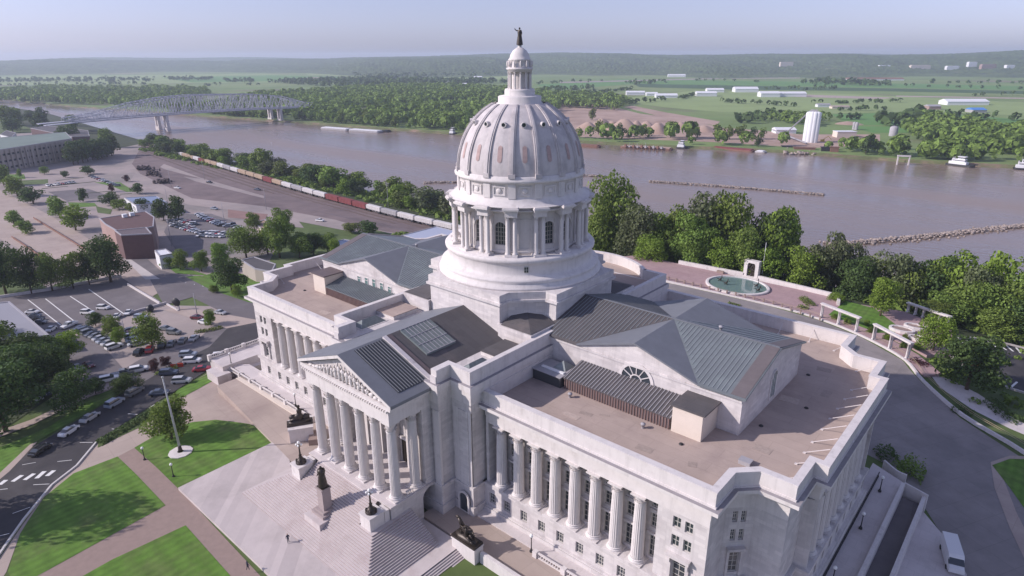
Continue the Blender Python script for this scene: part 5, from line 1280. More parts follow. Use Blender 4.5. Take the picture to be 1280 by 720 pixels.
def ptree(px, py, hpx, wpx, kind, label, group=None, **k):
    """base at a picture point on the ground; size measured off the picture at that distance"""
    p = at(px, py); d = (p-CP).dot(fw); s = d/FPX
    return tree(p.x, p.y, hpx*s*1.06, wpx*s*1.12, kind, label, group, **k)

# ------------------------------------------------------------------ west side: streets, lots
psheet('dusty_ground', [(-60, 205), (70, 203), (175, 180), (215, 190), (330, 228), (480, 268), (560, 290), (520, 300), (440, 280), (380, 275), (330, 268), (350, 300), (330, 340), (250, 350), (160, 345), (-60, 345)], LOT2, .03)
psheet('railway_yard', [(165, 205), (178, 181), (190, 181), (250, 203), (330, 228), (400, 247), (480, 266), (560, 286), (620, 300), (520, 296), (440, 282), (380, 274), (300, 262), (235, 250), (190, 235)], BALLAST, .07)
psheet('lot', [(60, 222), (110, 215), (150, 232), (200, 250), (130, 262), (40, 252), (20, 232)], LOT, .07)
psheet('road', [(-60, 222), (0, 237), (60, 268), (130, 309), (168, 335), (205, 362), (182, 376), (150, 350), (100, 345), (40, 318), (-60, 268)], CONC, .10)
psheet('road', [(-60, 270), (40, 319), (95, 345), (60, 360), (-60, 365)], LOT, .10)
psheet('road', [(150, 318), (175, 316), (200, 338), (230, 345), (345, 385), (335, 400), (300, 402), (240, 372), (205, 382), (185, 345)], ASPHM, .14)
psheet('pavement', [(152, 320), (160, 322), (200, 349), (182, 350)], CURBM, .16)
psheet('lot', [(-60, 385), (0, 375), (155, 347), (208, 382), (345, 386), (345, 400), (283, 412), (262, 434), (205, 463), (178, 480), (155, 490), (60, 500), (-60, 520)], LOT, .09)
psheet('lot', [(-60, 384), (0, 373), (152, 347), (206, 383), (160, 396), (75, 413), (40, 420), (-60, 430)], ASPHM, .13)
psheet('lot_lane', [(96, 420), (110, 412), (162, 470), (140, 478), (100, 476), (60, 470), (50, 440)], ASPHM, .13)
psheet('lot_lane', [(158, 460), (178, 448), (240, 430), (262, 412), (300, 408), (283, 413), (262, 435), (205, 463), (180, 478), (150, 482)], ASPHM, .13)
psheet('street', [(-60, 640), (10, 590), (45, 557), (120, 512), (155, 490), (178, 479), (205, 463), (232, 449), (262, 434), (283, 412), (318, 400), (330, 403), (325, 430), (300, 441), (262, 462), (215, 492), (190, 507), (122, 552), (96, 583), (65, 607), (30, 650), (0, 692), (-60, 775)], ASPH, .16)
psheet('verge', [(-60, 590), (0, 560), (60, 535), (120, 495), (155, 481), (172, 478), (155, 488), (120, 510), (45, 553), (8, 588), (-60, 635)], LAWN, .14)
psheet('pavement', [(-60, 560), (40, 525), (110, 492), (150, 478), (152, 482), (112, 497), (42, 531), (-60, 570)], CONC, .17)
psheet('pavement', [(0, 592), (38, 556), (47, 553), (12, 590), (-30, 625), (-60, 640), (-60, 630)], CONC, .165)
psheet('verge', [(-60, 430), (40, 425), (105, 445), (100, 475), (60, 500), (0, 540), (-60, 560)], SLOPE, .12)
psheet('verge', [(232, 346), (250, 345), (330, 370), (345, 384), (310, 378), (262, 362)], LAWN, .15)
psheet('verge', [(205, 330), (240, 338), (262, 345), (220, 342)], LAWN, .15)
psheet('verge', [(245, 348), (270, 340), (330, 345), (340, 372), (300, 362)], LAWN, .12)
psheet('verge', [(118, 228), (150, 228), (170, 240), (158, 240), (140, 233)], LAWN, .12); psheet('verge', [(-20, 218), (30, 218), (32, 224), (-20, 226)], LAWN, .12)
psheet('verge', [(172, 252), (195, 248), (205, 254), (180, 258)], LAWN, .14); psheet('verge', [(85, 253), (118, 254), (122, 258), (88, 260)], LAWN, .12)
psheet('verge', [(120, 258), (140, 262), (138, 268), (122, 266)], GRASS, .14)
psheet('lot', [(205, 290), (215, 270), (250, 262), (290, 276), (318, 300), (290, 318), (225, 320)], ASPHM, .12)
psheet('lot', [(330, 262), (370, 272), (380, 285), (340, 282)], LOT, .12)
psheet('dirt_track', [(170, 215), (185, 222), (240, 248), (330, 258), (420, 275), (470, 290), (440, 290), (330, 268), (235, 256), (163, 226)], LOT, .11)
psheet('dirt_track', [(205, 205), (250, 222), (330, 245), (330, 248), (245, 227), (200, 209)], LOT, .11)
psheet('lot_patch', [(60, 240), (110, 236), (140, 246), (85, 252)], ASPHM, .11); psheet('lot_patch', [(20, 226), (60, 224), (60, 230), (18, 232)], GRASS, .12)
for a, b in (((70, 226), (105, 222)), ((72, 232), (120, 227)), ((95, 243), (140, 239)), ((52, 236), (85, 233)), ((150, 243), (165, 242))): strip('dark_strip', [at(*a).xy, at(*b).xy], 2.4, SLOPE, .15)  # narrow dark strips laid flat along the rows of the pale lot
psheet('verge', [(0, 330), (40, 345), (60, 362), (0, 370)], GRASS, .17); psheet('lot_patch', [(285, 262), (335, 268), (330, 276), (285, 272)], mat('reddish_dirt', (.27, .17, .15), .95, nz=(.1, .2)), .13)
psheet('road', [(205, 388), (222, 384), (330, 402), (283, 411)], CONC, .17)
# painted lines
def pline(px, w=.18, off=.2, m=PAINT, nm='road_markings'):
    P = [at(*p).xy for p in px]; return strip(nm, P, w, m, off)
for a in ([(-5, 700), (30, 650), (65, 607), (96, 583), (121, 553)],): 
    P = [at(*p) for p in a]; m = MB()
    for p, q in zip(P[:-1], P[1:]): m.bar((p.x, p.y, T(p.x, p.y)+.16), (q.x, q.y, T(q.x, q.y)+.16), .35, .3)
    o = m.build('kerb', mat('pale_kerb', (.60, .58, .56), .8)); o['kind'] = 'structure'
for a, b in (((0, 607), (8, 601)), ((16, 603), (28, 595)), ((31, 601), (43, 593)), ((46, 599), (56, 590)), ((59, 596), (68, 589))): pline([a, b], .9)
for a, b in (((16, 643), (38, 635)), ((0, 671), (12, 668)), ((72, 578), (90, 576)), ((28, 582), (45, 579)), ((186, 511), (199, 503)), ((140, 537), (150, 538)), ((42, 607), (62, 606)), ((100, 554), (116, 554)), ((0, 613), (10, 612)), ((160, 518), (172, 519))): pline([a, b], .15)
for a, b in (((35, 375), (76, 407)), ((57, 374), (94, 403)), ((88, 371), (114, 388)), ((111, 362), (158, 395))): pline([a, b], .35)
for i in range(7): 
    t_ = i/6; pline([(228+t_*30, 352+t_*7), (226+t_*34, 352.8+t_*7)], .25) if i % 2 else None
m = MB()
def wline(mb, px, w, h, off=0.0):
    P = [at(*p) for p in px]
    for p, q in zip(P[:-1], P[1:]): mb.bar((p.x, p.y, T(p.x, p.y)+h/2+off), (q.x, q.y, T(q.x, q.y)+h/2+off), w, h)
wline(m, [(160, 357), (200, 381)], .4, 1.0); wline(m, [(165, 392), (208, 380)], .4, .9); o = m.build('parking_wall', COPING); tag(o, 'pale low concrete walls at the corner of the upper parking deck', 'wall')
m = MB(); wline(m, [(0, 373), (60, 364), (152, 346)], .5, 1.2); o = m.build('parking_wall', COPING); tag(o, 'long concrete wall along the far edge of the parking deck', 'wall')
m = MB(); wline(m, [(42, 273), (112, 316)], .3, .9); o = m.build('guard_rail', RUST); tag(o, 'dark median guard rail along the wide concrete road', 'guard rail')
m = MB(); wline(m, [(15, 297), (72, 335)], .3, .9); o = m.build('guard_rail', RUST); tag(o, 'dark guard rail on the near edge of the concrete road', 'guard rail')
# ------------------------------------------------------------------ cars
CARC = {'white': (.72, .72, .72), 'silver': (.42, .43, .45), 'grey': (.17, .18, .19), 'black': (.02, .02, .022), 'dark blue': (.06, .075, .11), 'red': (.35, .03, .04), 'maroon': (.12, .02, .03), 'pale blue': (.30, .34, .40)}
CM = {k: mat('car_paint_'+k.replace(' ', '_'), v, .25, spec=.7) for k, v in CARC.items()}
HL = mat('headlight_glass', (.6, .6, .58), .2); 
def loft(mb, secs, mi=0):      # secs: (x, halfwidth, z0, z1, topinset)
    vs = []
    for x, w, z0, z1, ti in secs: vs += [(x, -w, z0), (x, -w*1.0, (z0+z1)*.5), (x, -w+ti, z1), (x, w-ti, z1), (x, w, (z0+z1)*.5), (x, w, z0)]
    fs = []; k = 6
    for i in range(len(secs)-1):
        for j in range(k): fs.append((i*k+j, i*k+(j+1) % k, (i+1)*k+(j+1) % k, (i+1)*k+j))
    fs += [tuple(range(k-1, -1, -1)), tuple((len(secs)-1)*k+j for j in range(k))]
    mb.add(vs, fs, mi)
def car_meshes(kind):
    b = MB(); g = MB(); r_ = MB()
    if kind == 'sedan':
        loft(b, [(-2.3, .78, .35, .72, .1), (-2.15, .88, .28, .95, .12), (-1.2, .9, .25, 1.0, .1), (1.0, .9, .25, .98, .1), (1.9, .88, .28, .84, .12), (2.3, .76, .35, .68, .12)])
        loft(g, [(-1.65, .72, .95, 1.0, .02), (-.95, .74, .95, 1.38, .14), (.35, .74, .95, 1.4, .14), (1.15, .74, .95, 1.0, .02)]); r_.box(-.95, .3, -.58, .58, 1.36, 1.43)
    elif kind == 'suv':
        loft(b, [(-2.3, .86, .4, .9, .06), (-2.2, .93, .32, 1.1, .06), (1.1, .93, .32, 1.1, .08), (2.1, .9, .34, 1.0, .12), (2.35, .82, .4, .85, .12)])
        loft(g, [(-2.2, .8, 1.08, 1.2, .03), (-1.95, .8, 1.08, 1.66, .12), (.45, .8, 1.08, 1.7, .12), (1.2, .8, 1.08, 1.12, .03)]); r_.box(-1.95, .4, -.68, .68, 1.66, 1.74)
    else:
        loft(b, [(-2.75, .88, .45, 1.0, .05), (-2.7, .95, .4, 1.1, .05), (1.3, .95, .38, 1.12, .08), (2.5, .92, .4, 1.08, .12), (2.75, .85, .45, .9, .12)])
        loft(g, [(-.6, .8, 1.1, 1.75, .1), (.75, .8, 1.1, 1.78, .12), (1.4, .8, 1.1, 1.14, .03)]); r_.box(-.6, .7, -.7, .7, 1.72, 1.8); g.box(-2.55, -.8, -.75, .75, 1.02, 1.13)
    L_ = {'sedan': 1.45, 'suv': 1.5, 'pickup': 1.75}[kind]
    w = MB()
    n = 12; vs = [(.34*cos(2*pi*i/n), y, .34+.34*sin(2*pi*i/n)) for y in (-.11, .11) for i in range(n)]; w.add(vs, [(i, (i+1) % n, n+(i+1) % n, n+i) for i in range(n)]+[tuple(range(n)), tuple(range(2*n-1, n-1, -1))])
    h = MB(); X_ = {'sedan': 2.24, 'suv': 2.28, 'pickup': 2.68}[kind]
    h.box(X_, X_+.08, -.78, -.45, .62, .78); h.box(X_, X_+.08, .45, .78, .62, .78)
    out = {}
    for nm, mb_, mt in (('body', b, CM['white']), ('cabin', g, GLASS), ('wheel', w, BLACK), ('headlights', h, HL), ('roof_panel', r_, CM['white'])):
        o = mb_.build(nm, mt); out[nm] = o.data; bpy.data.objects.remove(o)
    return out, L_
CARK = {k: car_meshes(k) for k in ('sedan', 'suv', 'pickup')}
CBODY = {}
NCAR = {}
def car(x, y, hd, kind, colr, label, group, far=False):
    z = T(x, y)+.17; e = empty('parked_car', (x, y, z), hd, label=label, cat='car', group=group)
    dx = 1.5; zf = T(x+dx*cos(hd), y+dx*sin(hd)); zb = T(x-dx*cos(hd), y-dx*sin(hd)); e.rotation_euler = (0, -atan2(zf-zb, 2*dx), hd)
    ms, L_ = CARK[kind]
    for nm in ('body', 'roof_panel'):
        key = (kind, colr, nm)
        if key not in CBODY: me = ms[nm].copy(); me.materials.clear(); me.materials.append(CM[colr]); CBODY[key] = me
        o = bpy.data.objects.new(nm, CBODY[key]); col.objects.link(o); o.parent = e
    for nm in ('cabin', 'headlights'):
        if far and nm == 'headlights': continue
        o = bpy.data.objects.new(nm, ms[nm]); col.objects.link(o); o.parent = e
    for sx in (-1, 1):
        for sy in (-1, 1): o = bpy.data.objects.new('wheel', ms['wheel']); col.objects.link(o); o.parent = e; o.location = (sx*L_, sy*.82, 0)
    return e
KN = {'sedan': 'sedan', 'suv': 'tall family car', 'pickup': 'pickup truck'}
CRn = random.Random(5)
def row(pts, rel, desc, grp, cols, kinds=None, far=False):
    W_ = [at(*p) for p in pts]; n = len(W_)
    for i, p in enumerate(W_):
        a = W_[max(0, i-1)]; b = W_[min(n-1, i+1)]; base = atan2(b.y-a.y, b.x-a.x)
        c = cols[i % len(cols)]; k = (kinds[i % len(kinds)] if kinds else CRn.choice(['sedan', 'sedan', 'suv']))
        car(p.x, p.y, base+rel+CRn.uniform(-.03, .03), k, c, '%s %s, %s in %s' % (c, KN[k], ordn(i+1), desc), grp, far)
def lerp_pts(a, b, n): return [(a[0]+(b[0]-a[0])*i/(n-1), a[1]+(b[1]-a[1])*i/(n-1)) for i in range(n)]
row([(51, 566), (87, 542), (113, 525), (144, 507), (169, 493)], 0, 'the kerbside line', 'cars parked along the kerb', ['black', 'white', 'silver', 'pale blue', 'grey'], ['sedan', 'sedan', 'sedan', 'suv', 'suv'])
row([(143, 436), (137, 431), (131, 428), (126, 425), (121, 422), (116, 420), (111, 417.5), (106, 415), (102, 412.5)], radians(-78), 'the angled row by round shrubs', 'cars in the angled row', ['white', 'silver', 'pale blue', 'silver', 'grey', 'dark blue', 'grey', 'dark blue', 'dark blue'])
row([(171, 432), (168, 427), (166, 423), (164, 419), (163, 415)], radians(-85), 'the short row by the lot tree', 'cars beside the lot tree', ['silver', 'pale blue', 'pale blue', 'red', 'grey'])
row([(175, 443), (188, 440), (203, 435), (215, 432), (229, 428), (243, 425)], radians(60), 'the diagonal row below the lot tree', 'cars south of the lot tree', ['black', 'red', 'black', 'grey', 'grey', 'silver'], ['suv', 'suv', 'suv', 'sedan', 'sedan', 'sedan'])
for px, py, hd, k, c, lab in ((137, 477, 70, 'suv', 'white', 'white family car parked nose out beside the dark hedge'), (154, 470, 70, 'pickup', 'grey', 'grey open pickup between two white cars by the hedge'), (174, 465, 68, 'suv', 'white', 'white car nearest the purple shrubs in the lot'),
        (112, 459, 5, 'sedan', 'maroon', 'dark maroon car in tree shade west of the lane'), (98, 462, 10, 'sedan', 'silver', 'silver car in shade beside the dark maroon one'), (72, 470, 10, 'sedan', 'silver', 'silver car half under the dark trees'),
        (110, 393, 30, 'suv', 'white', 'white van-like car on the upper deck beside the round shrub'), (130, 387, 30, 'suv', 'white', 'white car on the upper deck, farther back of the pair'), (87, 409, -60, 'pickup', 'white', 'white pickup at the near edge of the upper deck'),
        (64, 414, -40, 'sedan', 'white', 'white car at the corner of the grey roof'), (41, 392, 40, 'sedan', 'white', 'white car, farthest of four beside the grey roof'), (44, 397, 40, 'sedan', 'dark blue', 'dark blue car, second farthest of four beside the grey roof'), (48, 401, 40, 'sedan', 'black', 'black car, third of four beside the grey roof'), (51, 405, 40, 'sedan', 'grey', 'grey car, nearest of four beside the grey roof'),
        (146, 398, -35, 'sedan', 'white', 'white sedan alone on the tan lot behind the shrubs'), (161, 393, -35, 'sedan', 'white', 'white car at the low wall corner of the deck'), (177, 399, 30, 'suv', 'pale blue', 'blue-grey car left of the lot tree top'),
        (247, 399, 25, 'sedan', 'maroon', 'maroon car beside the small lot tree'), (256, 405, 15, 'sedan', 'white', 'white car in front of the maroon one'), (276, 393, 15, 'sedan', 'silver', 'silver car behind the small lot tree'), (218, 418, 25, 'suv', 'grey', 'grey car right of the big lot tree'), (208, 413, 25, 'sedan', 'grey', 'darker grey car half hidden by the big lot tree'),
        (228, 479, 46, 'suv', 'silver', 'silver family car driving in the street by the kerb'), (253, 464, 52, 'sedan', 'red', 'red car in the street between two silver cars'), (241, 454, 46, 'suv', 'white', 'white car waiting beside the small red barrier'), (236, 446, 46, 'suv', 'pale blue', 'blue-grey car behind the white one in the street'),
        (212, 469, 46, 'suv', 'dark blue', 'dark blue car near the purple shrubs in the street'), (200, 494, 46, 'sedan', 'dark blue', 'navy car in the shaded street by the planting strip'), (277, 448, 52, 'suv', 'white', 'white car driving near the capitol corner'), (46, 500, 10, 'sedan', 'silver', 'silver car under the dark trees, lower left'), (56, 494, 12, 'suv', 'dark blue', 'dark blue car under the dark trees')):
    p = at(px, py); car(p.x, p.y, radians(hd), k, c, lab, 'single cars')
mix = ['white', 'silver', 'dark blue', 'grey', 'white', 'pale blue', 'black', 'silver', 'red', 'white']
for a, b, n, rel, d in (((217, 283), (252, 293), 12, 1.35, 'the first row of the far lot'), ((214, 279), (240, 287), 9, 1.35, 'the second row of the far lot'), ((248, 269), (262, 276), 6, 1.35, 'the short row at the back of the far lot'), ((262, 275), (284, 284), 9, 1.35, 'the third row of the far lot'),
                        ((250, 296), (278, 297), 8, 1.3, 'the fourth row of the far lot'), ((290, 282), (300, 288), 4, 1.3, 'the last short row of the far lot'), ((222, 276), (244, 282), 8, 1.35, 'the third inner row of the far lot'), ((252, 272), (276, 283), 9, 1.35, 'the fourth inner row of the far lot'), ((254, 292), (282, 294), 8, 1.3, 'the fifth inner row of the far lot'), ((60, 233), (92, 229), 8, 1.5, 'the sparse row on the pale lot'), ((186, 262), (206, 262), 5, 1.4, 'the row south of the blue-grey shed'), ((114, 221), (147, 233), 11, 1.3, 'the distant row beside the small lawn')):
    CRn.shuffle(mix); row(lerp_pts(b, a, n), rel, d, 'cars in the far lots', list(mix), far=True)
# pickup / van in the east yard
e = empty('white_van', (82.0, 14.0, -2.83), radians(-72), label='white van parked in the shaded yard east of the ramp', cat='van')
e.scale = (1.3, 1.25, 1.15)
m = MB(); loft(m, [(-2.9, .95, .45, 2.3, .08), (1.3, .98, .4, 2.3, .1), (1.6, .98, .4, 2.1, .12), (2.2, .95, .4, 1.25, .1), (2.9, .9, .45, 1.1, .1)]); m.build('body', CM['white'], e)
m = MB(); loft(m, [(1.62, .9, 1.5, 2.05, .1), (2.25, .9, 1.22, 1.3, .03)]); m.build('windscreen', GLASS, e)
for sx in (-1.8, 1.9):
    for sy in (-1, 1): o = bpy.data.objects.new('wheel', CARK['suv'][0]['wheel']); col.objects.link(o); o.parent = e; o.location = (sx, sy*.88, 0)
# ------------------------------------------------------------------ buildings to the west
def block(name, roofpx, ztop, zbot, wallm, roofm, label, par=None, cat='building', ov=0.0, group=None, windows=None):
    P = [un(px, py, 'z', ztop).xy for px, py in roofpx]
    a = sum(P[i].x*P[(i+1) % len(P)].y-P[(i+1) % len(P)].x*P[i].y for i in range(len(P)))
    if a < 0: P = P[::-1]
    P = [tuple(p) for p in P]; c = (sum(p[0] for p in P)/len(P), sum(p[1] for p in P)/len(P)); L_ = [(p[0]-c[0], p[1]-c[1]) for p in P]
    e = par or empty(name, (c[0], c[1], zbot), label=label, cat=cat, group=group); h = ztop-zbot
    off = Vector(c)-e.location.xy
    def tr(Q): return [(q[0]+off.x, q[1]+off.y) for q in Q]
    zb = zbot-e.location.z
    m = MB(); m.prism(tr(L_), zb-2, zb+h-.35); m.build('wall', wallm, e)
    m = MB(); O = offset_poly(L_, ov); I = offset_poly(L_, ov-.5); m.ring(tr(O), tr(I), zb+h-.35, zb+h+.15, 0); m.build('parapet', LEADG, e); m = MB(); m.prism(tr(offset_poly(L_, ov-.45)), zb+h-.34, zb+h-.1); m.build('roof', roofm, e)
    if windows:
        nz, step = windows
        for i in range(len(L_)):
            A = Vector(tr(L_)[i]); B = Vector(tr(L_)[(i+1) % len(L_)]); ln = (B-A).length; u = (B-A)/ln; n = Vector((u.y, -u.x)); wc = (A+B)/2+Vector(e.location.xy)
            if n.dot(CP.xy-wc) < 0 or ln < 5: continue
            k = int(ln/step)
            for j in range(k):
                for q in range(nz):
                    w = MB(); w.frame(A, u); s = (j+.5)*ln/k; z0 = zb+1.2+q*(h-1.2)/nz; w.box(s-step*.28, s+step*.28, .0, .08, z0, z0+min(1.7, (h-2)/nz)); w.build('window', GLASS, e)
    return e
TANW = mat('tan_stone_wall', (.40, .35, .31), .9, nz=(.1, .1))
e = block('brick_building', [(150, 291), (131, 280), (124, 273), (182, 264), (193, 271), (192, 283)], .6, -11, PINKBR, REDBR, 'large old brick building with a stepped flat roof beside the wide road')
block('', [(151, 294), (143, 288), (183, 284), (190, 292)], 1.0, -9.5, REDBR, BROWNMET, '', par=e)
for px, py in ((156, 271), (165, 269)): p = un(px, py, 'z', .8); m = MB(); m.box(-1, 1, -1, 1, 0, 1.6); o = m.build('roof_unit', WHITEM, e); o.location = (p.x-e.location.x, p.y-e.location.y, 11.6)
for px, py in ((164, 300), (172, 306), (183, 303), (190, 304)):
    p = at(px, py+6); e = empty('parasol', p, label='pale parasol on the brick building terrace', cat='parasol', group='terrace parasols'); m = MB(); m.tube((0, 0, 0), (0, 0, 3), .06, .06, 6); m.build('pole', IRON, e); m = MB(); m.lathe([(1.6, 2.6), (.1, 3.3)], 8); m.build('canopy', WHITEM, e)
block('shed', [(155, 247), (196, 245), (209, 252), (170, 257)], -8, -13.5, WHITEM, BLUER, 'long low shed with a blue-grey roof behind the brick building')
block('white_hut', [(193, 313), (207, 311), (216, 317), (199, 320)], -3.5, -8, WHITEM, WHITEM, 'small white box building beside the road junction')
e = block('office_building', [(-60, 192), (0, 187), (90, 173), (82, 165), (0, 172), (-60, 177)], 2, -16, TANW, mat('green_grey_roof', (.17, .22, .19), .8, nz=(.05, .15)), 'long office building with pale piers and a green-grey roof, far left', windows=(3, 4.6))
for i in range(15):
    p = un(-6+i*6.4, 188-i*.97, 'z', 2); p = Vector((p.x, p.y, -16.5))+Vector((.57, -.82, 0))*.9; m = MB(); m.box(-.7, .7, -.5, .5, 0, 17.2); o = m.build('pier', TANW, e); o.location = (p.x-e.location.x, p.y-e.location.y, p.z-e.location.z)
block('roof_building', [(-60, 384), (12, 377), (62, 419), (0, 424), (-60, 428)], 1.5, -3.2, mat('brown_wall', (.15, .09, .08), .9), mat('grey_membrane', (.30, .30, .33), .8, nz=(.1, .05)), 'low building with a big grey flat roof at the left edge')
e = block('tan_house', [(319, 279), (331, 274), (341, 281), (330, 289)], -11, -15, CREAM, mat('tan_shingle', (.36, .26, .20), .9), 'small tan house among the trees north-west of the capitol')
block('flat_building', [(301, 325), (318, 321), (345, 330), (340, 340), (318, 336)], -2, -7, TANW, DARKROOF, 'dark flat-roofed building with a pale edge beside the west wing')
block('grey_building', [(415, 303), (430, 299), (455, 303), (440, 312)], -6, -14, TANW, BLUER, 'low building with a blue-grey roof behind the west hall roof')
block('long_building', [(480, 300), (545, 283), (575, 290), (560, 306), (520, 312)], -4, -16, TANW, mat('pale_blue_roof', (.38, .42, .52), .8), 'long building with a pale blue roof between the west hall and the train')
block('white_parapet_building', [(508, 305), (522, 300), (560, 296), (556, 308), (530, 312)], -2, -12, CREAM, GRAVEL, 'cream building block just left of the dome base')
block('dark_depot', [(38, 160), (60, 157), (110, 163), (112, 170), (90, 171)], -6, -18, REDBR, DARKROOF, 'dark brick depot beyond the green-grey roof')
block('small_house', [(0, 168), (8, 163), (20, 166), (14, 172)], -8, -16, WHITEM, DARKROOF, 'small pale house behind the long office building')
# signs, posts, tall lamps, small clutter
def pole(px, py, hpx, label, nm='utility_pole', r=.16, arm=0, m_=None, cat='pole', group='tall poles'):
    p = at(px, py); s = (p-CP).dot(fw)/FPX; h = hpx*s*1.05; e = empty(nm, p, label=label, cat=cat, group=group); m = MB(); m.tube((0, 0, 0), (0, 0, h), r, r*.6, 7); m.build('shaft', m_ or LEADG, e)
    if arm: m = MB(); m.box(-arm, arm, -.1, .1, h-.9, h-.7); m.box(-arm*.8, arm*.8, -.08, .08, h-2.0, h-1.85); m.build('crossarm', m_ or LEADG, e)
for px, py, hp, lab, ar in ((345, 222, 42, 'tall pale pole in the riverside trees, westernmost of three', 1.2), (413, 232, 38, 'tall pale pole standing among the riverside trees near the river', 0), (486, 267, 38, 'tall grey pole with crossarm at the river edge', 2.2), (256, 225, 24, 'grey pole between train and riverside bushes', 0), (300, 207, 20, 'slender pole behind the freight train', 0), (229, 192, 18, 'slender pole at the far end of the freight train', 0),
        (213, 272, 35, 'pole at the corner of the far car lot', 0), (282, 287, 32, 'thin lamp pole amid the far car lot', 0), (215, 308, 36, 'pole beside the white hut', 1), (93, 345, 26, 'lamp pole by the guard rail', 0), (247, 396, 30, 'lamp pole standing in the tan lot', 0), (158, 425, 26, 'pale lamp pole between the lot shrubs', 0), (333, 262, 25, 'thin pole above the tan house', 0), (214, 234, 22, 'signal mast with a pale base in the rail yard', 0)):
    pole(px, py, hp, lab, arm=ar)
p = at(223, 388); e = empty('sign', p, radians(35), label='dark round sign on a pale slab in the tan lot', cat='sign'); m = MB(); m.box(-.5, .5, -.3, .3, 0, 1.6); m.build('base', COPING, e); m = MB(); m.blob((-.3, 0, 3.0), (1.5, .5, 1.5), 10, 8, 0, .12, R); m.build('panel', IRON, e)
m = MB(); wline(m, [(209, 381), (223, 389)], .5, .5); o = m.build('parking_wall', COPING); tag(o, 'short pale wall beside the dark round sign', 'wall')
p = at(188, 390); m = MB(); m.blob((0, 0, 1.2), (1.6, 1.3, 1.4), 9, 6, 0, .2, R); o = m.build('bin', IRON); o.location = p; tag(o, 'dark rounded bin beside the low deck walls', 'bin')
p = at(226, 459); m = MB(); m.box(-.7, .7, -.12, .12, 0, 1.2); m.box(-2.6, -1.2, -.12, .12, 0, 1.0); o = m.build('barrier', mat('red_barrier', (.55, .06, .03), .6)); o.location = p; o.rotation_euler = (0, 0, .8); tag(o, 'small red barrier beside the street cars', 'barrier')
# ------------------------------------------------------------------ freight train
tp = [(178, 180.5), (186, 183), (200, 187.5), (250, 203), (290, 215), (330, 227), (365, 237.5), (400, 247.5), (440, 258), (480, 269), (520, 279), (560, 288.5), (600, 298)]
TW = [at(*p).xy for p in tp]; path = [TW[0]]
for a, b in zip(TW[:-1], TW[1:]):
    k = max(1, int((b-a).length/1.0)); path += [a.lerp(b, i/k) for i in range(1, k+1)]
cum = [0]
for a, b in zip(path[:-1], path[1:]): cum.append(cum[-1]+(b-a).length)
def pt_at(s):
    import bisect
    i = min(max(bisect.bisect_left(cum, s), 1), len(cum)-1); t_ = (s-cum[i-1])/(cum[i]-cum[i-1]); return path[i-1].lerp(path[i], t_)
def wag(kind, mt):
    L_ = 15.5; b = MB()
    if kind == 'hopper':
        vs = [(-L_/2, -1.4, 1.8), (L_/2, -1.4, 1.8), (L_/2, 1.4, 1.8), (-L_/2, 1.4, 1.8), (-L_/2, -1.55, 4.3), (L_/2, -1.55, 4.3), (L_/2, 1.55, 4.3), (-L_/2, 1.55, 4.3)]
        b.box(-L_/2, L_/2, -1.5, 1.5, 1.9, 4.2); b.prism([(-L_/2+.5, -1.1), (L_/2-.5, -1.1), (L_/2-.5, 1.1), (-L_/2+.5, 1.1)], 4.18, 4.55)
        for x in (-5, -1.7, 1.7, 5): b.add([(x-1.5, -1.2, 1.9), (x+1.5, -1.2, 1.9), (x+1.5, 1.2, 1.9), (x-1.5, 1.2, 1.9), (x-.4, -.5, .8), (x+.4, -.5, .8), (x+.4, .5, .8), (x-.4, .5, .8)], [(0, 4, 5, 1), (1, 5, 6, 2), (2, 6, 7, 3), (3, 7, 4, 0), (4, 7, 6, 5)])
        for i in range(9): b.box(-L_/2+.4+i*1.82, -L_/2+.55+i*1.82, -1.58, 1.58, 1.9, 4.1)
    else:
        b.box(-L_/2, L_/2, -1.5, 1.5, 1.1, 4.3)
        for i in range(9): b.box(-L_/2+.4+i*1.82, -L_/2+.55+i*1.82, -1.6, 1.6, 1.1, 4.25)
    ob = b.build('body', mt); w = MB()
    w.box(-1.4, 1.4, -1.0, 1.0, .55, 1.1)
    for q in (-.9, .9): w.tube((q, -.8, .45), (q, .8, .45), .45, .45, 10)
    ow = w.build('bogie', IRON); r_ = (ob.data, ow.data); bpy.data.objects.remove(ob); bpy.data.objects.remove(ow); return r_
WH = mat('pale_hopper', (.58, .56, .55), .7, nz=(.2, .15), stain=(.15, (.36, .28, .22), .55, .75)); TN = mat('tan_hopper', (.42, .32, .23), .7, nz=(.2, .15)); MR = mat('maroon_gondola', (.22, .06, .06), .8, nz=(.2, .2)); GYH = mat('grey_hopper', (.36, .35, .36), .7, nz=(.2, .15))
WG = {'pale grey': wag('hopper', WH), 'tan': wag('hopper', TN), 'maroon': wag('box', MR), 'grey': wag('hopper', GYH)}
seq = ['pale grey', 'pale grey', 'pale grey', 'pale grey', 'grey', 'pale grey', 'maroon', 'maroon', 'maroon', 'pale grey', 'pale grey', 'grey', 'pale grey', 'tan', 'maroon', 'tan', 'tan', 'tan', 'pale grey', 'grey', 'pale grey', 'tan', 'tan', 'maroon', 'pale grey', 'tan', 'tan', 'pale grey', 'grey', 'pale grey', 'tan', 'grey', 'pale grey', 'tan', 'grey', 'pale grey', 'tan', 'pale grey']
s = cum[-1]-12; i = 0
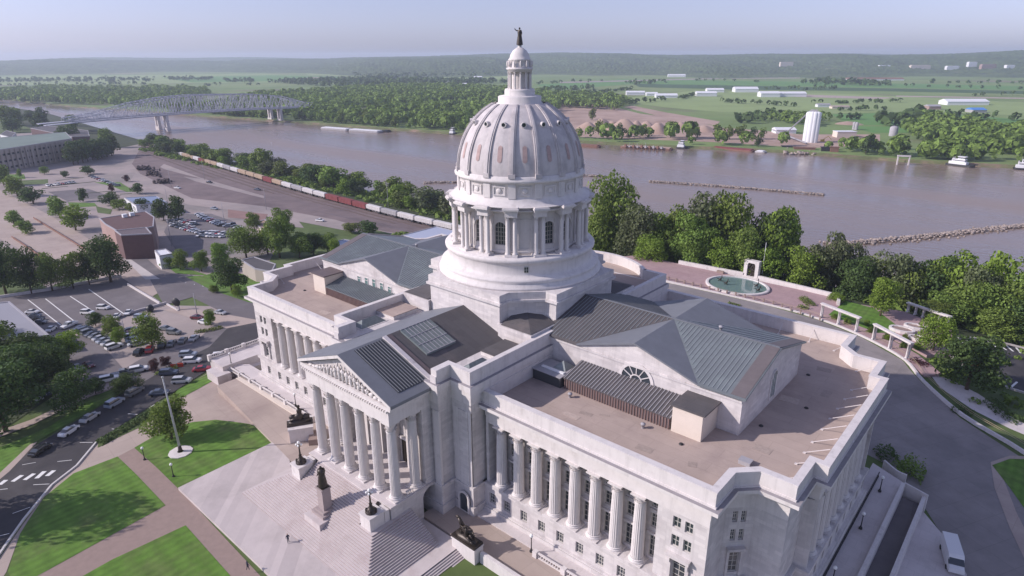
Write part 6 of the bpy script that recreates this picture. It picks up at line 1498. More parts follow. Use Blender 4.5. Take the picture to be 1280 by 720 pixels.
while s > 20 and i < 36:
    a, b = pt_at(s-5.8), pt_at(s+5.8); c = (a+b)/2; z = T(c.x, c.y)+.22; k = seq[i % len(seq)]
    e = empty('freight_wagon', (c.x, c.y, z), atan2(b.y-a.y, b.x-a.x), label='%s freight wagon, %s of the train from its near end' % (k, ordn(i+1)), cat='freight wagon', group='wagons of the freight train')
    for nm, me, x in (('body', WG[k][0], 0), ('bogie', WG[k][1], -5.8), ('bogie', WG[k][1], 5.8)): o = bpy.data.objects.new(nm, me); col.objects.link(o); o.parent = e; o.location.x = x
    s -= 16.6; i += 1
RAIL = mat('steel_rail', (.20, .15, .13), .4, metal=.4)
def track(off_, s0, s1, nm='railway_track'):
    P = []
    k = int((s1-s0)/12)
    for j in range(k+1):
        s_ = s0+(s1-s0)*j/k; p = pt_at(s_); q = pt_at(min(s_+2, cum[-1])); d = (q-p); d = d.normalized() if d.length > 1e-6 else Vector((1, 0)); P.append(p+Vector((-d.y, d.x))*off_)
    m = MB()
    for a, b in zip(P[:-1], P[1:]):
        d = (b-a).normalized(); n = Vector((-d.y, d.x))
        for g in (-.72, .72): p, q = a+n*g, b+n*g; m.bar((p.x, p.y, T(p.x, p.y)+.17), (q.x, q.y, T(q.x, q.y)+.17), .14, .16)
        for g in (0,): p, q = a, b; m.bar((p.x, p.y, T(p.x, p.y)+.09), (q.x, q.y, T(q.x, q.y)+.09), 2.5, .05, 1)
    o = m.build(nm, [RAIL, mat('sleeper_bed', (.13, .10, .09), .95, nz=(1, .3))]); o['kind'] = 'structure'
track(0, 0, cum[-1]-1); track(6, 0, cum[-1]-1); track(-5.5, 10, cum[-1]-1); track(-11, 40, cum[-1]-60); track(-16.5, 60, cum[-1]-200); track(-22, 80, cum[-1]-300)
# dark scrap heaps and low wagons in the yard
for j, (px, py, w, h, lab) in enumerate(((180, 212, 9, 2.2, 'dark heap of scrap at the far end of the yard'), (190, 218, 12, 2.5, 'long dark heap of scrap in the middle of the yard'), (203, 228, 10, 2.2, 'dark heap of scrap beside the signal mast'))):
    p = at(px, py); m = MB(); 
    for q in range(40): m.blob((R.gauss(0, w*.55), R.gauss(0, 3), R.uniform(.3, h)), (R.uniform(.8, 2.4), R.uniform(.6, 1.6), R.uniform(.5, 1.3)), 6, 4, 0, .3, R)
    o = m.build('scrap_heap', mat('scrap_%d' % j, (.06, .045, .045), .95)); o.location = p; o.rotation_euler = (0, 0, radians(-12)); tag(o, lab, 'scrap heap', 'heaps in the rail yard')
for px, py, c, lab in ((222, 236, 'white', 'white truck standing at the edge of the rail yard'), (268, 262, 'pale blue', 'pale blue truck in the far yard'), (400, 277, 'white', 'white truck on the pale yard above the tree tops'), (322, 238, 'dark blue', 'dark blue car alone in the rail yard'), (262, 229, 'black', 'black car on the rail yard')):
    p = at(px, py); car(p.x, p.y, .3, 'pickup', c, lab, 'single cars', far=True)
_a, _b, _c = at(65, 607), at(0, 692), at(-30, 618); _d = (_b.xy-_a.xy).normalized(); _n = Vector((_d.y, -_d.x))
if _n.dot(_c.xy-_b.xy) < 0: _n = -_n
_w = _n.dot(_c.xy-_b.xy)
_m = _b.xy-_d*2
sheet('street', [_m, _m+_d*160, _m+_d*160+_n*_w, _m+_n*_w], ASPH, .155)
# ------------------------------------------------------------------ planting
G1 = 'trees of the west side'
for i, (px, py, h, w, k, lab) in enumerate((
    (8, 368, 58, 52, 'neard', 'dark tree at the left edge behind the parking deck'), (40, 367, 52, 40, 'neard', 'dark tree, second from the left behind the deck'), (66, 364, 46, 34, 'near', 'green tree in the middle behind the parking deck'),
    (92, 361, 42, 32, 'near', 'green tree right of the middle behind the deck'), (112, 356, 40, 28, 'neard', 'dark tree beside the big one behind the deck'), (139, 353, 52, 56, 'neard', 'biggest round tree behind the parking deck'),
    (20, 505, 70, 76, 'neard', 'huge dark tree in the middle of the lower left clump'), (70, 480, 50, 52, 'neard', 'dark tree over the shaded cars of the lower left clump'), (4, 445, 40, 50, 'near', 'green tree behind the lower left clump by the grey roof'), (-8, 470, 60, 70, 'neard', 'dark tree cut by the left edge in the lower left clump'), (28, 470, 50, 58, 'neard', 'dark tree behind the middle of the lower left clump'), (58, 462, 42, 50, 'neard', 'dark tree at the back of the lower left clump'), (86, 452, 36, 40, 'nearb', 'brighter tree at the sunny top of the lower left clump'),
    (8, 540, 80, 92, 'neard', 'large dark tree at the front of the lower left clump'), (44, 500, 56, 62, 'neard', 'large dark tree over the parked cars, lower left'), (96, 512, 48, 52, 'neard', 'dark green tree on the verge beside the street'),
    (120, 493, 22, 22, 'neard', 'small dark tree between the verge and the lot'), (120, 408, 18, 19, 'neard', 'round dark shrub at the top of the angled car row'), (141, 421, 24, 26, 'near', 'middle shrub of three in the car lot'), (150, 429, 20, 17, 'nearb', 'bright small shrub beside the angled car row'),
    (191, 434, 40, 42, 'near', 'big spreading tree in the middle of the car lot'), (264, 407, 20, 18, 'near', 'small tree on the tan lot by the maroon car'),
    (215, 548, 50, 62, 'near', 'open leafy tree beside the flagpole'), (194, 464, 15, 14, 'nearr', 'purple shrub, left of the pair by the street'), (208, 459, 14, 13, 'nearr', 'purple shrub, right of the pair by the street'),
    (160, 490, 22, 34, 'neard', 'dark clipped bush beside the white cars'), (18, 282, 18, 22, 'mid', 'tree on the near side of the wide road, left one'), (33, 292, 16, 24, 'mid', 'tree on the near side of the wide road, right one'),
    (5, 232, 24, 22, 'mid', 'tree left of the wide road at the picture edge'), (22, 245, 22, 28, 'mid', 'roadside tree, second from the left edge'), (42, 255, 20, 30, 'midd', 'dark roadside tree, third from the left edge'), (75, 272, 24, 28, 'mid', 'roadside tree left of the brick building'), (95, 288, 28, 34, 'midb', 'bright roadside tree nearest the brick building'),
    (104, 252, 16, 14, 'midd', 'small dark tree on the grass island'), (138, 256, 14, 24, 'midd', 'dark bush west of the blue-grey shed'), (149, 262, 12, 22, 'mid', 'bush in front of the blue-grey shed'), (140, 240, 10, 8, 'midr', 'small purple tree in the distant lot'), (172, 242, 12, 18, 'midd', 'dark tree beyond the blue-grey shed'), (158, 227, 8, 9, 'midr', 'reddish small tree near the far lot lawn'),
    (178, 268, 18, 22, 'midd', 'grey-green tree beside the shed, left'), (205, 276, 26, 26, 'midd', 'dark tree beside the shed, middle'), (224, 276, 30, 24, 'midd', 'dark tree beside the shed, right'), (163, 266, 12, 12, 'midy', 'yellowish small tree behind the brick roof'),
    (25, 222, 10, 8, 'mid', 'small tree in front of the long office building'), (56, 218, 9, 12, 'mid', 'small bushy tree in front of the office building'), (82, 222, 8, 10, 'midd', 'small dark tree east of the office building'),
    (110, 218, 10, 18, 'midd', 'round dark bush near the distant parked cars'), (226, 337, 22, 24, 'near', 'green tree right of the white hut'), (212, 334, 16, 22, 'nearb', 'bright bush right behind the white hut'), (252, 339, 24, 26, 'near', 'green tree, third from the white hut'),
    (278, 338, 34, 28, 'near', 'green tree left of the tall one near the west wing'), (290, 365, 42, 40, 'neard', 'large dark tree on the lawn beside the west wing'), (297, 372, 16, 14, 'nearb', 'bright round bush at the foot of the dark tree'),
    (308, 322, 36, 40, 'near', 'round green tree west of the tan house'), (318, 287, 20, 22, 'near', 'small green tree left of the tan house'), (350, 322, 48, 40, 'near', 'tall tree left of the west wing roof'), (356, 296, 34, 26, 'near', 'tall narrow tree above the west wing'), (375, 322, 28, 34, 'near', 'green tree behind the west parapet, left'),
    (392, 318, 26, 30, 'neard', 'green tree behind the west parapet, middle'), (410, 316, 22, 30, 'near', 'green tree behind the west parapet, right'), (335, 318, 30, 34, 'nearb', 'bright tree above the dark flat roof'), (420, 322, 22, 20, 'nearb', 'small bright tree at the west hall corner'),
    (268, 366, 10, 12, 'near', 'small bush on the corner lawn'), (462, 293, 16, 28, 'midd', 'dark bush beyond the west hall roof'), (440, 291, 12, 24, 'midy', 'yellowish bush beyond the west hall roof'), (534, 303, 12, 8, 'mid', 'small conical tree left of the dome'), (543, 303, 9, 8, 'mid', 'smaller conical tree left of the dome'))):
    ptree(px, py, h, w, k, lab, G1)
tree(-55.5, -99.5, 24, 16, 'near', 'broad street tree just outside the lower left corner', G1)
# low planting
def hedge(name, px, w, h, label, m_=LEAF, seed=1):
    P = [at(*p) for p in px]; r = random.Random(seed); vs = []; fs = []
    for a, b in zip(P[:-1], P[1:]):
        L_ = (b-a).length
        for _ in range(int(L_*w*26)):
            t_ = r.random(); c = a.lerp(b, t_); d = (b-a).normalized(); n = Vector((-d.y, d.x, 0)); u_ = r.uniform(-.5, .5)
            p = c+n*(u_*w)+Vector((0, 0, 0)); hh = h*(1-(2*u_)**4)*(.75+.4*r.random()); p.z = T(p.x, p.y)+r.uniform(.2, 1)*hh+.1
            nn = Vector((r.gauss(0, .6), r.gauss(0, .6), 1)).normalized(); x = nn.cross(Vector((r.random(), r.random(), r.random()))).normalized(); y = nn.cross(x); s = r.uniform(.25, .55)
            i0_ = len(vs); vs += [p+x*s*.5, p+y*s*.4, p-x*s*.5, p-y*s*.4]; fs.append((i0_, i0_+1, i0_+2, i0_+3))
    me = bpy.data.meshes.new(name); me.from_pydata([tuple(v) for v in vs], [], fs); me.materials.append(m_); o = bpy.data.objects.new(name, me); col.objects.link(o); tag(o, label, 'hedge', 'hedges'); return o
hedge('hedge', [(124, 555), (150, 540), (178, 524), (198, 511)], 2.6, 1.0, 'long low hedge in the planting strip beside the shaded street', LEAFD, 1)
hedge('hedge', [(244, 416), (262, 414), (278, 410)], 2.2, .9, 'low hedge at the tip of the lot island', LEAFY, 2); hedge('hedge', [(197, 470), (208, 464), (222, 460)], 2.5, .8, 'yellow-green low plants beside the purple shrubs', LEAFY, 3)
hedge('hedge', [(1104, 564), (1108, 572), (1113, 580)], 4.0, 2.4, 'clump of shaded bushes north of the curved garden wall', LEAFD, 4); hedge('hedge', [(1120, 588), (1134, 600), (1142, 584)], 4.6, 3.2, 'larger clump of shaded bushes north of the ramp', LEAF, 5)
hedge('hedge', [(910, 379), (925, 383)], 1.4, .6, 'small green bush on the north drive verge', LEAF, 6); hedge('hedge', [(1033, 414), (1050, 421)], 1.5, .7, 'low green plants between pergola and drive', LEAFY, 7)
hedge('hedge', [(1003, 374), (1015, 384)], 3.5, 1.4, 'brown-green plant bed at the east side of the pool plaza', LEAFY, 8); hedge('hedge', [(998, 384), (1010, 388)], 3.0, 1.1, 'yellowish plants by the stone bench of the pool plaza', LEAFY, 9)
hedge('hedge', [(1140, 452), (1160, 462)], 3.5, 1.6, 'dark red plants under the round tree', LEAFR, 10); hedge('hedge', [(1190, 512), (1215, 522)], 3.0, 1.6, 'dark clipped plants below the large round tree', LEAFD, 11); hedge('hedge', [(1238, 503), (1256, 520), (1276, 530)], 4.0, 1.8, 'dark bed of shrubs beside the round lot kerb', LEAFD, 12)
for i, (x, y, w) in enumerate(((37, 109, 2), (41, 107.5, 1.8), (48, 105, 1.6), (53, 103, 1.8), (58, 99.5, 1.6), (61, 101, 2), (57, 106, 1.4), (46, 110, 1.6))): tree(x, y, 2.2, w*1.5, 'nearb' if i % 2 else 'near', 'low rounded shrub, %s along the pergola beds from the west' % ordn(i+1), 'garden shrubs', name='shrub', cat='shrub', shrub=True, z=-2.0)
# trees north and east of the capitol
G2 = 'trees on the river bluff'
NT = ((770, 234, 150, 20, 'near'), (752, 262, 140, 15, 'near'), (800, 266, 138, 15, 'nearg'), (826, 270, 142, 14, 'near'), (812, 300, 128, 11, 'nearb'), (848, 268, 146, 15, 'near'), (868, 272, 138, 12, 'near'), (893, 257, 150, 18, 'nearg'), (916, 256, 152, 17, 'near'), (878, 290, 137, 11, 'near'),
      (938, 292, 139, 12, 'near'), (968, 270, 152, 17, 'neard'), (985, 275, 154, 16, 'nearb'), (905, 300, 138, 11, 'nearb'), (958, 312, 138, 11, 'nearb'), (1012, 315, 140, 11, 'nearb'), (1030, 312, 146, 12, 'nearg'), (1058, 302, 152, 11, 'nearg'), (1075, 330, 142, 12, 'neard'), (1098, 330, 152, 13, 'near'), (1127, 322, 150, 13, 'nearg'),
      (1150, 338, 150, 13, 'near'), (1175, 332, 156, 14, 'neard'), (1200, 328, 158, 14, 'nearb'), (1225, 340, 152, 13, 'nearg'), (1252, 328, 156, 14, 'nearb'), (1272, 360, 148, 12, 'near'), (1240, 365, 142, 12, 'near'), (1212, 360, 143, 12, 'near'), (1190, 372, 138, 11, 'near'), (1170, 385, 132, 9, 'near'), (1262, 392, 136, 11, 'near'), (1290, 350, 150, 13, 'near'), (1300, 390, 138, 12, 'neard'))
for i, (px, py, y, w, k) in enumerate(NT):
    q = un(px, py, 'y', y); z0 = T(q.x, y); tree(q.x, y, max(6, (q.z-z0)*1.06), w*1.45, k, 'leafy tree on the river bluff, %s of the long row in order of planting from behind the dome eastward' % ordn(i+1) if False else '%s leafy tree counted from the dome along the bluff' % ordn(i+1), G2)
q = un(1110, 348, 'y', 121); tree(q.x, 121, q.z+2.3, 11.5, 'nearb', 'vivid light green tree behind the eastern pergola', G2, z=-2.2); ptree(1208, 487, 66, 78, 'neard', 'large round dark tree between the pergola and the round lot', G2)
q = un(1175, 402, 'y', 103); tree(q.x, 103, q.z+4, 10, 'nearb', 'bright leafy tree left of the large round dark tree', G2); q = un(1048, 368, 'y', 127); tree(q.x, 127, q.z+3, 7, 'nearb', 'slender bright tree at the corner of the plaza wall', G2)
q = un(1245, 442, 'y', 92); 
for px, py, y in (): q = un(px, py, 'y', y); tree(q.x, y, 4, 5, 'neard', 'dark shrub in the shade below the large round tree', 'shaded shrubs', name='shrub', cat='shrub', shrub=True)
for px, py in (): p = at(px, py); tree(p.x, p.y, 2.6, 5, 'neard', 'dark shrub in the bed beside the round lot', 'shrubs by the round lot', name='shrub', cat='shrub', shrub=True)
# bushes along the river side of the railway
rr = random.Random(21); n = 0
for i in range(96):
    x = -730+i*6.6+rr.uniform(-3, 3); y0_ = 168+bank_y(x)*.9
    y = (y0_+rr.uniform(12, 32)) if x < -330 else rr.uniform(172, 196)
    if -180 < x < -60: y += 4
    h = rr.uniform(7, 15)*(1.4 if i in (10, 41, 42, 58, 76) else 1)*(.6 if x > -200 else 1); n += 1
    tree(x, y, h, h*rr.uniform(1.1, 1.8), rr.choice(['mid', 'mid', 'midb', 'midd', 'midg', 'midy']), '%s leafy tree of the row between railway and river, from the west' % ordn(n), 'riverside trees')
# undergrowth that nobody could count, below the bluff trees
def clutter(name, boxes, kind_m, label, seed):
    r = random.Random(seed); vs = []; fs = []
    for (x0, x1, y0, y1, cnt, s, zfun) in boxes:
        for _ in range(cnt):
            x, y = r.uniform(x0, x1), r.uniform(y0, y1); y += bank_y(x)*.9; z = zfun(x, y); rad = s*r.uniform(.6, 1.4)
            for q in range(26):
                d = Vector((r.gauss(0, 1), r.gauss(0, 1), abs(r.gauss(0, 1)))).normalized(); p = Vector((x, y, z))+Vector((d.x*rad, d.y*rad, d.z*rad*.8)); nn = (d+Vector((r.gauss(0, .4), r.gauss(0, .4), r.gauss(0, .4)))).normalized()
                a = nn.cross(Vector((r.random(), r.random(), r.random()))).normalized(); b = nn.cross(a); t_ = rad*r.uniform(.25, .5); i0_ = len(vs); vs += [p+a*t_, p+b*t_*.8, p-a*t_, p-b*t_*.8]; fs.append((i0_, i0_+1, i0_+2, i0_+3))
    me = bpy.data.meshes.new(name); me.from_pydata([tuple(v) for v in vs], [], fs); me.materials.append(kind_m); o = bpy.data.objects.new(name, me); col.objects.link(o); tag(o, label, 'undergrowth', None, 'stuff')
clutter('undergrowth', [(-60, 110, 136, 196, 420, 2.6, T), (-700, -60, 168, 202, 900, 2.6, T), (-180, -60, 100, 150, 160, 2.4, T), (66, 110, 75, 130, 60, 1.6, T)], LEAF, 'tangled green undergrowth covering the river bluff', 3)
# ------------------------------------------------------------------ river furniture
def dike(px, w, label, seed, green=False):
    P = [un(a, b, 'z', -27) for a, b in px]; r = random.Random(seed); m = MB()
    L_ = sum((q-p).length for p, q in zip(P[:-1], P[1:]))
    for p, q in zip(P[:-1], P[1:]):
        for _ in range(int((q-p).length*5.5)):
            c = p.lerp(q, r.random()); d = (q-p).normalized(); n = Vector((-d.y, d.x, 0)); u_ = r.gauss(0, .3); c = c+n*(u_*w); s = r.uniform(.4, 1.05); m.blob((c.x, c.y, -26.8+.9*max(0, 1-abs(u_)*1.6)), (s, s*.8, s*.6), 5, 4, 0, .3, r)
    o = m.build('rock_dike', ROCK, fix=False); tag(o, label, 'rock dike', 'rock dikes in the river')
dike([(530, 229), (575, 228)], 4, 'short pale rock dike left of the dome', 1); dike([(725, 219.5), (755, 221)], 4, 'short pale rock dike just right of the dome', 1)
dike([(812, 227), (900, 233), (960, 238), (1030, 244)], 4, 'long straight pale rock dike in mid river', 2); dike([(1031, 306), (1070, 304), (1130, 299), (1180, 294), (1230, 288), (1300, 281)], 8, 'broad rock dike at the right edge', 3)
# bridges: two parallel steel through trusses on concrete piers
def bridge(x, lab, ya=150, yb=548):
    e = empty('truss_bridge', (x, ya, 0), label=lab, cat='bridge', group='parallel river bridges')
    L_ = yb-ya; zd = -7.0
    def dz(s): return zd+3.2*sin(pi*min(1, max(0, s/L_)))
    m = MB(); k = 44
    for i in range(k): a, b = L_*i/k, L_*(i+1)/k; m.bar((0, a, dz(a)), (0, b, dz(b)), 11, .9)
    m.build('deck', TRUSS, e)
    m = MB(); n = 42; s0 = 30; 
    HP = ((150, 4), (180, 4.5), (210, 7), (265, 18), (305, 23), (350, 25), (450, 23), (490, 20), (535, 8), (600, 4))
    def hh(i):
        y = ya+s0+i*(L_-s0)/n
        for (p, u_), (q, v_) in zip(HP[:-1], HP[1:]):
            if p <= y <= q: return u_+(v_-u_)*(y-p)/(q-p)
        return 6
    st = (L_-s0)/n
    for side in (-5.6, 5.6):
        pts = [(side, s0+i*st, dz(s0+i*st)+.6, dz(s0+i*st)+.6+hh(i)) for i in range(n+1)]
        for i in range(n):
            a, b = pts[i], pts[i+1]; m.bar((a[0], a[1], a[3]), (b[0], b[1], b[3]), .75); m.bar((a[0], a[1], a[2]), (b[0], b[1], b[2]), .6)
            if i % 2: m.bar((a[0], a[1], a[2]), (b[0], b[1], b[3]), .5)
            else: m.bar((a[0], a[1], a[3]), (b[0], b[1], b[2]), .5)
            m.bar((a[0], a[1], a[2]), (a[0], a[1], a[3]), .45)
    for i in range(0, n+1, 1): y = s0+i*st; z = dz(y)+.6+hh(i); m.bar((-5.6, y, z), (5.6, y, z), .4)
    m.build('truss', TRUSS, e)
    for y in (302-ya, 486-ya):
        m = MB(); 
        for q in (-4, 4): m.box(q-1.3, q+1.3, y-2, y+2, -29, dz(y)-.6)
        m.box(-6, 6, y-2.2, y+2.2, dz(y)-3, dz(y)-.62); m.box(-6.2, 6.2, y-2.6, y+2.6, -29, -22); m.build('pier', COPING, e)
bridge(-975, 'western of two parallel pale steel truss bridges over the river'); bridge(-944, 'eastern of two parallel pale steel truss bridges, nearer the capitol')
sheet('road', [(-1000, 40), (-925, 40), (-935, 152), (-985, 152)], LOT, .1)
# barges and towboats
def barge(px0, px1, w, h, m_, label, cargo=None):
    a, b = un(*px0, 'z', -27), un(*px1, 'z', -27); d = (b-a); L_ = d.length; e = empty('barge', (a.x, a.y, -27), atan2(d.y, d.x), label=label, cat='barge', group='moored barges')
    m = MB(); loft(m, [(0, w/2*.8, .3, h, .1), (2.5, w/2, -.5, h, .1), (L_-2.5, w/2, -.5, h, .1), (L_, w/2*.8, .3, h, .1)]); m.build('hull', m_, e)
    m = MB(); m.box(2, L_-2, -w/2+.8, w/2-.8, h, h+.8); m.build('hatch_cover', cargo or m_, e); return e
barge((404, 161), (437, 163.5), 12, 2.4, GYH, 'white covered barge, west one of the pair by the far bank', WHITEM); barge((439, 163.5), (476, 166), 12, 2.4, GYH, 'white covered barge, east one of the pair by the far bank', WHITEM); barge((478, 164.8), (487, 165.2), 12, 2.0, IRON, 'short dark barge at the end of the white pair')
barge((725, 183), (750, 184.5), 10, 2.2, RUST, 'brown barge end beside the dome, at the far bank'); barge((777, 184), (840, 187.5), 12, 1.6, RUST, 'long brown dredge barge with machinery on deck', SAND); barge((891, 185.5), (942, 190), 11, 1.8, RUST, 'rust red barge right of the towboat', MR); barge((945, 190), (957, 191.2), 8, 1.5, GYH, 'small grey barge tip at the end of the rust red barge', WHITEM)
for i in range(10): q = un(782+i*5, 183.5+i*.28, 'z', -25.4); m = MB(); m.box(-1.2, 1.2, -1, 1, 0, R.uniform(1, 3)); m.tube((0, 0, 1), (R.uniform(-2, 2), 0, R.uniform(3, 6)), .2, .2, 5); o = m.build('dredge_gear', GYH if i % 2 else RUST); o.location = q; tag(o, '%s piece of pale and rusty gear along the dredge barge deck' % ordn(i+1), 'machinery', 'gear on the dredge barge')
def towboat(px, py, L_, label, rz=0.2):
    p = un(px, py, 'z', -27); e = empty('towboat', p, rz, label=label, cat='towboat', group='white towboats'); m = MB(); loft(m, [(-L_/2, 3.2, .2, 1.6, .1), (-L_/2+2, 3.8, -.4, 1.7, .1), (L_/2-2, 3.8, -.4, 1.9, .1), (L_/2, 2.6, .4, 2.2, .1)]); m.build('hull', IRON, e)
    m = MB(); m.box(-L_*.4, L_*.25, -3, 3, 1.7, 4.2); m.box(-L_*.3, L_*.18, -2.6, 2.6, 4.2, 6.6); m.box(-L_*.1, L_*.16, -2.1, 2.1, 6.6, 9.0); m.box(-L_*.13, L_*.19, -2.4, 2.4, 9.0, 9.25); m.build('deckhouse', WHITEM, e)
    m = MB(); m.box(-L_*.1+.1, L_*.165, -2.13, 2.13, 7.4, 8.5); m.box(-L_*.28, L_*.185, -2.63, 2.63, 5.0, 5.8); m.build('windows', GLASS, e); m = MB(); m.tube((-2, 0, 9.2), (-2, 0, 12.5), .12, .06, 5); m.tube((-L_*.28, 1.6, 4), (-L_*.28, 1.6, 8), .5, .45, 7); m.tube((-L_*.28, -1.6, 4), (-L_*.28, -1.6, 8), .5, .45, 7); m.build('mast', GYH, e)
towboat(852, 185.5, 12, 'small white towboat at the end of the dredge barge'); towboat(1200, 207.5, 24, 'white towboat with three decks at the right of the far bank', -.3); towboat(1278, 212, 14, 'white boat cut by the right edge'); towboat(566, 168, 10, 'small white boat left of the dome by the far bank')
p = un(1128, 206, 'z', -27); m = MB(); m.box(-5.5, -4.5, -1, 1, -1, 8); m.box(4.5, 5.5, -1, 1, -1, 8); m.box(-5.8, 5.8, -1.2, 1.2, 8, 9.2); o = m.build('mooring_frame', COPING); o.location = p; o.rotation_euler = (0, 0, .4); tag(o, 'pale concrete mooring frame standing in the water by the far bank', 'mooring')
# ------------------------------------------------------------------ the far bank
def woods(name, pts, label, seed, m_=LEAF, cards=16):
    r = random.Random(seed); vs = []; fs = []
    for (x, y, h, w) in pts:
        for q in range(cards):
            d = Vector((r.gauss(0, 1), r.gauss(0, 1), r.gauss(.5, .8))).normalized(); p = Vector((x+d.x*w*.45, y+d.y*w*.45, Z2+h*.55+d.z*h*.42)); nn = (d+Vector((r.gauss(0, .35), r.gauss(0, .35), r.gauss(0, .35)))).normalized()
            a = nn.cross(Vector((r.random(), r.random(), r.random()))).normalized(); b = nn.cross(a); t_ = w*r.uniform(.16, .3)*sqrt(16/cards); i0_ = len(vs); vs += [p+a*t_, p+b*t_, p-a*t_, p-b*t_]; fs.append((i0_, i0_+1, i0_+2, i0_+3))
    me = bpy.data.meshes.new(name); me.from_pydata([tuple(v) for v in vs], [], fs); me.materials.append(m_); o = bpy.data.objects.new(name, me); col.objects.link(o); tag(o, label, 'woods', None, 'stuff')
ZF = Z2+.06
def fld(px, m_, off=0.0, nm='field'): P = [un(a, b, 'z', Z2).xy for a, b in px]; o = plane(nm, [tuple(p) for p in P], ZF+off, m_); return o
fld([(690, 152), (700, 128), (745, 128), (800, 142), (850, 148), (905, 160), (950, 163), (1000, 168), (1100, 168), (1100, 178), (1040, 185), (990, 184), (900, 178), (850, 176), (760, 173), (700, 170)], SAND, 0, 'sand_yard')
fld([(760, 125), (870, 113), (1030, 116), (1280, 128), (1400, 134), (1400, 150), (1150, 139), (1040, 142), (900, 140), (830, 134)], FLD[1]); fld([(1040, 143), (1150, 140), (1300, 151), (1300, 165), (1180, 158), (1060, 156)], FLD[0], .02)
fld([(668, 106), (780, 99), (1000, 102), (1300, 108), (1300, 113), (1000, 108), (790, 105), (700, 112)], FLD[0], .01); fld([(790, 104.5), (1000, 108.5), (1300, 114), (1300, 118), (1100, 114), (920, 112), (800, 109)], FLD[3], .03); fld([(1000, 118), (1120, 122), (1100, 124), (990, 121)], CONC, .05, 'runway'); fld([(1120, 119.5), (1300, 122.5), (1300, 124), (1120, 121)], CONC, .05, 'runway')
fld([(780, 134), (790, 132), (835, 141), (900, 152), (895, 157), (830, 147)], SAND, .06, 'dirt_road'); fld([(700, 102.3), (900, 97.5), (1000, 97), (1000, 98), (900, 98.6), (700, 104)], LOT, .06, 'road')
fld([(-100, 98), (60, 95), (330, 92), (420, 96), (330, 103), (100, 105), (-100, 108)], FLD[1]); fld([(200, 97), (340, 94), (440, 96), (400, 101), (240, 103)], FLD[0], .02); fld([(380, 90.5), (520, 88.5), (535, 91), (430, 95), (385, 94)], FLD[1], .02); fld([(385, 96), (420, 97), (410, 101), (380, 100)], FLD[2], .04)
fld([(540, 95), (640, 92), (640, 99), (560, 101)], FLD[1], .03); fld([(-100, 86), (300, 84), (600, 84), (1300, 87), (1300, 91), (700, 90), (300, 88.5), (-100, 91)], FLD[0], .03)
fld([(1060, 158), (1130, 158), (1170, 166), (1090, 166)], FLD[0], .05)
def fbox(px0, px1, py, h, dep, wm, rm, label, nm='warehouse', gable=True, cat='building', group='buildings across the river'):
    a, b = un(px0, py, 'z', Z2), un(px1, py, 'z', Z2); d = b-a; L_ = d.length; e = empty(nm, (a.x, a.y, Z2), atan2(d.y, d.x), label=label, cat=cat, group=group)
    m = MB(); m.box(0, L_, 0, dep, 0, h); m.build('wall', wm, e); m = MB()
    if gable: m.add([(-.5, -.8, h), (L_+.5, -.8, h), (L_+.5, dep+.8, h), (-.5, dep+.8, h), (-.5, dep/2, h+dep*.14), (L_+.5, dep/2, h+dep*.14)], [(0, 1, 5, 4), (2, 3, 4, 5), (0, 4, 3), (1, 2, 5), (0, 3, 2, 1)])
    else: m.box(-.4, L_+.4, -.4, dep+.4, h, h+.5)
    m.build('roof', rm, e); return e
for a in ((783, 806, 119, 7, 26, 'white hangar west of the sand yard, left part'), (808, 822, 120, 6, 24, 'white hangar west of the sand yard, middle part'), (820, 847, 122.5, 6, 30, 'white hangar west of the sand yard, right part'), (871, 896, 120.5, 8, 30, 'white hangar with a grey front in the fields'), (884, 905, 115.5, 7, 30, 'white roofed shed behind the grey fronted hangar'), (919, 948, 115.5, 9, 40, 'large white hangar left of the wide one'),
          (951, 975, 121.5, 9, 34, 'white hangar with tan front, centre of the airfield'), (975, 1008, 121, 8, 30, 'wide white hangar at the east end of the airfield'), (835, 857, 96.5, 8, 40, 'tiny white building at the foot of the hills'), (1184, 1236, 131.5, 7, 34, 'long white shed at the right of the fields')): fbox(a[0], a[1], a[2], a[3], a[4], WHITEM, WHITEM, a[5])
fbox(1161, 1176, 137, 6, 20, PINKBR, LEADG, 'low tan building left of the long white shed'); fbox(1216, 1233, 141, 5, 24, GYH, BLUEM, 'shed with a bright blue roof at the right of the fields'); fbox(1046, 1070, 172, 7, 14, CREAM, WHITEM, 'cream shed beside the silo yard', gable=False); fbox(970, 995, 167, 5, 18, WHITEM, WHITEM, 'low pale shed left of the silo'); fbox(1022, 1038, 134, 5, 14, WHITEM, LEADG, 'small pale house above the silo'); fbox(1040, 1062, 136, 4, 14, CREAM, GRAVEL, 'low cream house right above the silo')
fbox(557, 565, 103, 7, 20, WHITEM, WHITEM, 'small white farm shed left of the lantern'); fbox(577, 583, 107, 6, 20, WHITEM, WHITEM, 'smaller white farm shed left of the lantern'); fbox(592, 602, 98, 6, 30, WHITEM, WHITEM, 'pale barn left of the lantern'); fbox(1060, 1130, 100.5, 5, 40, WHITEM, RUST, 'long low row of sheds at the foot of the hills')
